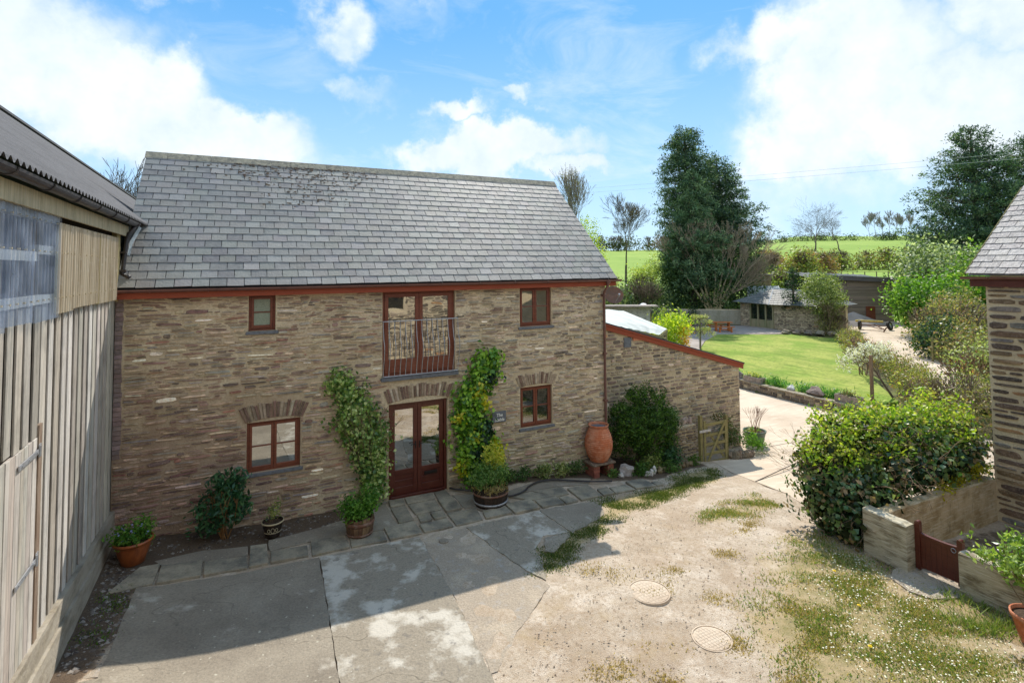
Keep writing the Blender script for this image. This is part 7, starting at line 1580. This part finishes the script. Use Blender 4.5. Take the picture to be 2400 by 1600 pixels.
bush('undergrowth', (37.5, 29.5, .2), [(-5, 3, 1.6, 3.2, 1.8, 1.4), (-1.5, 1.2, 1.4, 3.0, 1.8, 1.5), (1.8, .4, 1.5, 2.4, 1.6, 1.7), (-8, 4.5, 1.2, 3, 1.8, 1.2)], 9500, .22, [s(104, 124, 84), s(78, 100, 62), s(140, 150, 108), s(60, 82, 52)], 'grey green brambles below the grass field behind the satellite dish', 311, 'undergrowth', stems=(14, 3.2, .02))
bush('tree', (41.0, 33.5, 1.6), [(0, 0, 1.9, 1.5, 1.3, 1.7), (.9, -.4, 3.4, .9, .9, 1.4), (-.6, .3, 2.6, 1.0, .9, 1.0)], 2600, .20, [s(172, 184, 92), s(140, 160, 76), s(196, 200, 120)], 'small yellow green budding tree left of the conifers', 312, stems=(5, 2.6, .02))
bush('tree', (43.6, 32.0, 1.2), [(0, 0, 3.2, .95, .9, 2.6), (0, 0, 5.2, .6, .6, 1.3)], 3000, .22, [s(92, 122, 72), s(72, 100, 58), s(116, 140, 84)], 'narrow ivy clad stump beside the pale conifer', 313)
bare_tree('bare_tree', (38.2, 30.5, .9), 3.9, 'low twisted leafless thorn bush above the brambles', 'tree', 90, 4, .09, s(84, 76, 66), 3, .6, .2, None, (160, .13, [s(170, 180, 96)]), .012)
bare_tree('bare_tree', (49.6, 47.5, Hz(49.6, 47.5)-.2), 12.6, 'slim leafless tree standing alone in the left field', 'tree', 91, 6, .17, s(110, 100, 88), 3, .42, .20, None, (420, .12, [s(150, 140, 100)]), .014, .16, .72)
bush('shrub', (41.0, 39.5, 2.0), [(0, 0, 1.2, .8, .8, 1.0)], 600, .16, [s(176, 130, 96), s(150, 120, 90)], 'small rusty brown bush at the field edge left of the conifers', 314, stems=(6, 2, .02))
# birch behind the roof
x, y = 36.3, 38.4; bare_tree('birch_tree', (x, y, Hz(x, y)), 13.0, 'slender birch with budding twigs just beyond the right slope of the slate roof', 'tree', 92, 6, .15, s(150, 140, 124), 3, .34, .24, None, (900, .14, [s(140, 142, 96), s(120, 116, 84)]), .014, .22, .74)
bush('tree', (36.5, 37.6, Hz(36.5, 37.6)), [(0, 0, 6.8, 1.1, 1.1, 2.6), (.7, -.5, 4.6, 1.0, 1.0, 2.2), (-.8, .4, 6.0, 1.2, 1.2, 2.2)], 3600, .20, [s(176, 190, 60), s(150, 170, 52), s(196, 204, 92)], 'yellow green leafy tree touching the right end of the slate roof', 315, stems=(4, 5, .03))
for i, (x, y, h_, sd, lb) in enumerate(((-10.5, 47.5, 15.2, 93, 'leafless treetop showing above the barn roof, nearer the barn ridge'), (-6.2, 48.2, 12.8, 94, 'leafless treetop between the barn roof and the slate roof'))):
    bare_tree('bare_tree', (x, y, Hz(x, y)-1), h_, lb, 'tree', sd, 7, .26, s(104, 94, 84), 3, .42, .30, None, None, .014, .10, .76)
# field fences and posts
def fence(name, label, pts, h_, rails, mt, w_=.09):
    t = thing(name, (pts[0][0], pts[0][1], Hz(*pts[0])), label, 'fence'); P_ = [Vector((x, y, Hz(x, y))) for x, y in pts]
    for p in P_: A().box(p.x-w_/2, p.x+w_/2, p.y-w_/2, p.y+w_/2, p.z-.2, p.z+h_, s(110, 92, 76)).build('post', M[mt], t)
    for p, q in zip(P_[:-1], P_[1:]):
        for z in rails: a = A(); a.bar(p+Vector((0, 0, z)), q+Vector((0, 0, z)), .04, .09, col=s(120, 100, 84)); a.build('rail', M[mt], t)
fence('field_fence', 'post and rail fence crossing the small field on the right', [(104+i*2.15, 58.5-i*1.05) for i in range(12)], 1.15, (1.08,), 'board', .14)
fence('wire_fence', 'line of fence posts at the foot of the left field', [(38.9, 34.8), (41.9, 35.0), (45.2, 37.6), (48.2, 38.8)], 1.5, (1.1, .7), 'board', .12)
t = thing('power_line', (60, 25, 15.5), 'pair of overhead wires crossing in front of the conifers', 'wire'); a = A()
for zo in (0, -.58): a.tube([(40+3*k, 53.1-4.33*k*.99+0.0, 15.6+zo+.006*(k-5)**2) for k in range(13)], .012, 4, s(150, 150, 150))
a.build('cables', M['white'], t)
# skyline
GH = [s(92, 108, 58, .95), s(70, 86, 48, .95), s(120, 116, 80, .95), s(104, 92, 72, .95)]
def belt(name, label, line, h_, w_, n, size, cols, seed, cat='hedge', kind='stuff', stems=0):
    t = thing(name, (line[0][0], line[0][1], Hz(*line[0])), label, cat); BL = []; rn = random.Random(seed)
    for p, q in zip(line[:-1], line[1:]):
        k = max(1, int(math.dist(p, q)/(w_*1.1)))
        for i in range(k):
            f = (i+rn.random())/k; x = p[0]*(1-f)+q[0]*f; y = p[1]*(1-f)+q[1]*f; hh = h_*rn.uniform(.55, 1.1); BL.append((x, y, Hz(x, y)+hh*.45, w_*rn.uniform(.7, 1.2), w_*.8, hh*.6))
    foliage('foliage', t, BL, n, size, cols, 'leaf', 10, size*1.3, .5, .4, .6, .3, seed)
    if stems:
        sg = []
        for k in range(stems):
            b = BL[rn.randrange(len(BL))]; grow(sg, (b[0], b[1], b[2]-b[5]*.4), (rn.uniform(-.3, .3), rn.uniform(-.3, .3), 1), h_*.32, h_*.014, 3, rn, 3, .35, .75, .15, .02, 2)
        sticks('branches', t, sg, 'bark', 3, s(120, 100, 84))
    return t
belt('hedgerow', 'dark hedgerow with leafless trees along the top of the left field', [(86, 117), (96, 109), (106, 101), (114, 95)], 3.8, 2.6, 5000, .55, [s(80, 92, 58), s(104, 100, 76), s(66, 80, 52)], 320, stems=70)
belt('hedgerow', 'bushy olive green thicket between the bare tree and the small field', [(77.8, 48.3), (82, 46), (86, 44)], 5.2, 3.0, 9000, .42, [s(136, 146, 72), s(112, 124, 60), s(156, 160, 92), s(150, 124, 84)], 321, stems=60)
belt('hedgerow', 'light green budding shrubs just above the summerhouse', [(60, 36), (64, 34), (67.5, 32.5)], 3.8, 2.2, 7000, .30, [s(160, 172, 88), s(134, 150, 72), s(176, 184, 112), s(110, 124, 62)], 322, stems=40)
belt('hedgerow', 'rusty brown scrub on the rise left of the skyline trees', [(102, 71), (112, 68), (124, 64)], 4.2, 3.4, 6000, .55, [s(160, 124, 92), s(140, 116, 82), s(120, 120, 72), s(176, 140, 112)], 323, stems=50)
belt('hedgerow', 'brown and green hedge belt below the upper right field', [(128, 76), (142, 70), (156, 64), (170, 56)], 4.6, 3.6, 8000, .70, [s(128, 116, 84), s(108, 116, 68), s(146, 136, 100), s(134, 150, 76)], 324, stems=90)
belt('hedgerow', 'thin dark hedge along the right skyline', [(188, 170), (215, 160), (245, 148), (275, 134), (300, 118)], 2.6, 4.0, 7000, .7, [s(84, 100, 62), s(70, 84, 54)], 325)
belt('hedgerow', 'dark green hedge belt under the big right conifers', [(66, 26), (72, 22), (80, 18), (88, 14)], 5.5, 2.6, 7000, .35, [s(92, 112, 62), s(70, 92, 50), s(120, 134, 76)], 326)
bare_tree('bare_tree', (188, 113, Hz(188, 113)-.5), 19, 'wide domed leafless tree on the skyline, the larger of two', 'tree', 95, 6, .38, s(112, 100, 90), 3, .62, .08, 'leafless skyline trees', None, .016, .06, .78)
bare_tree('bare_tree', (197, 109, Hz(197, 109)-.5), 15.0, 'leafless skyline tree just right of the wide domed one', 'tree', 96, 6, .32, s(112, 100, 90), 3, .6, .08, 'leafless skyline trees', None, .016, .08, .77)
for i in range(7):
    f = i/6; x = 272+f*17; y = 141-f*8; bare_tree('bare_tree', (x, y, Hz(x, y)-.5), 13.5+1.5*math.sin(i*2.1), 'tall thin leafless tree in the row on the far right skyline', 'tree', 97+i, 5, .13, s(168, 164, 160), 3, .36, .22, 'row of thin leafless trees on the far skyline', None, .05, .16, .76)
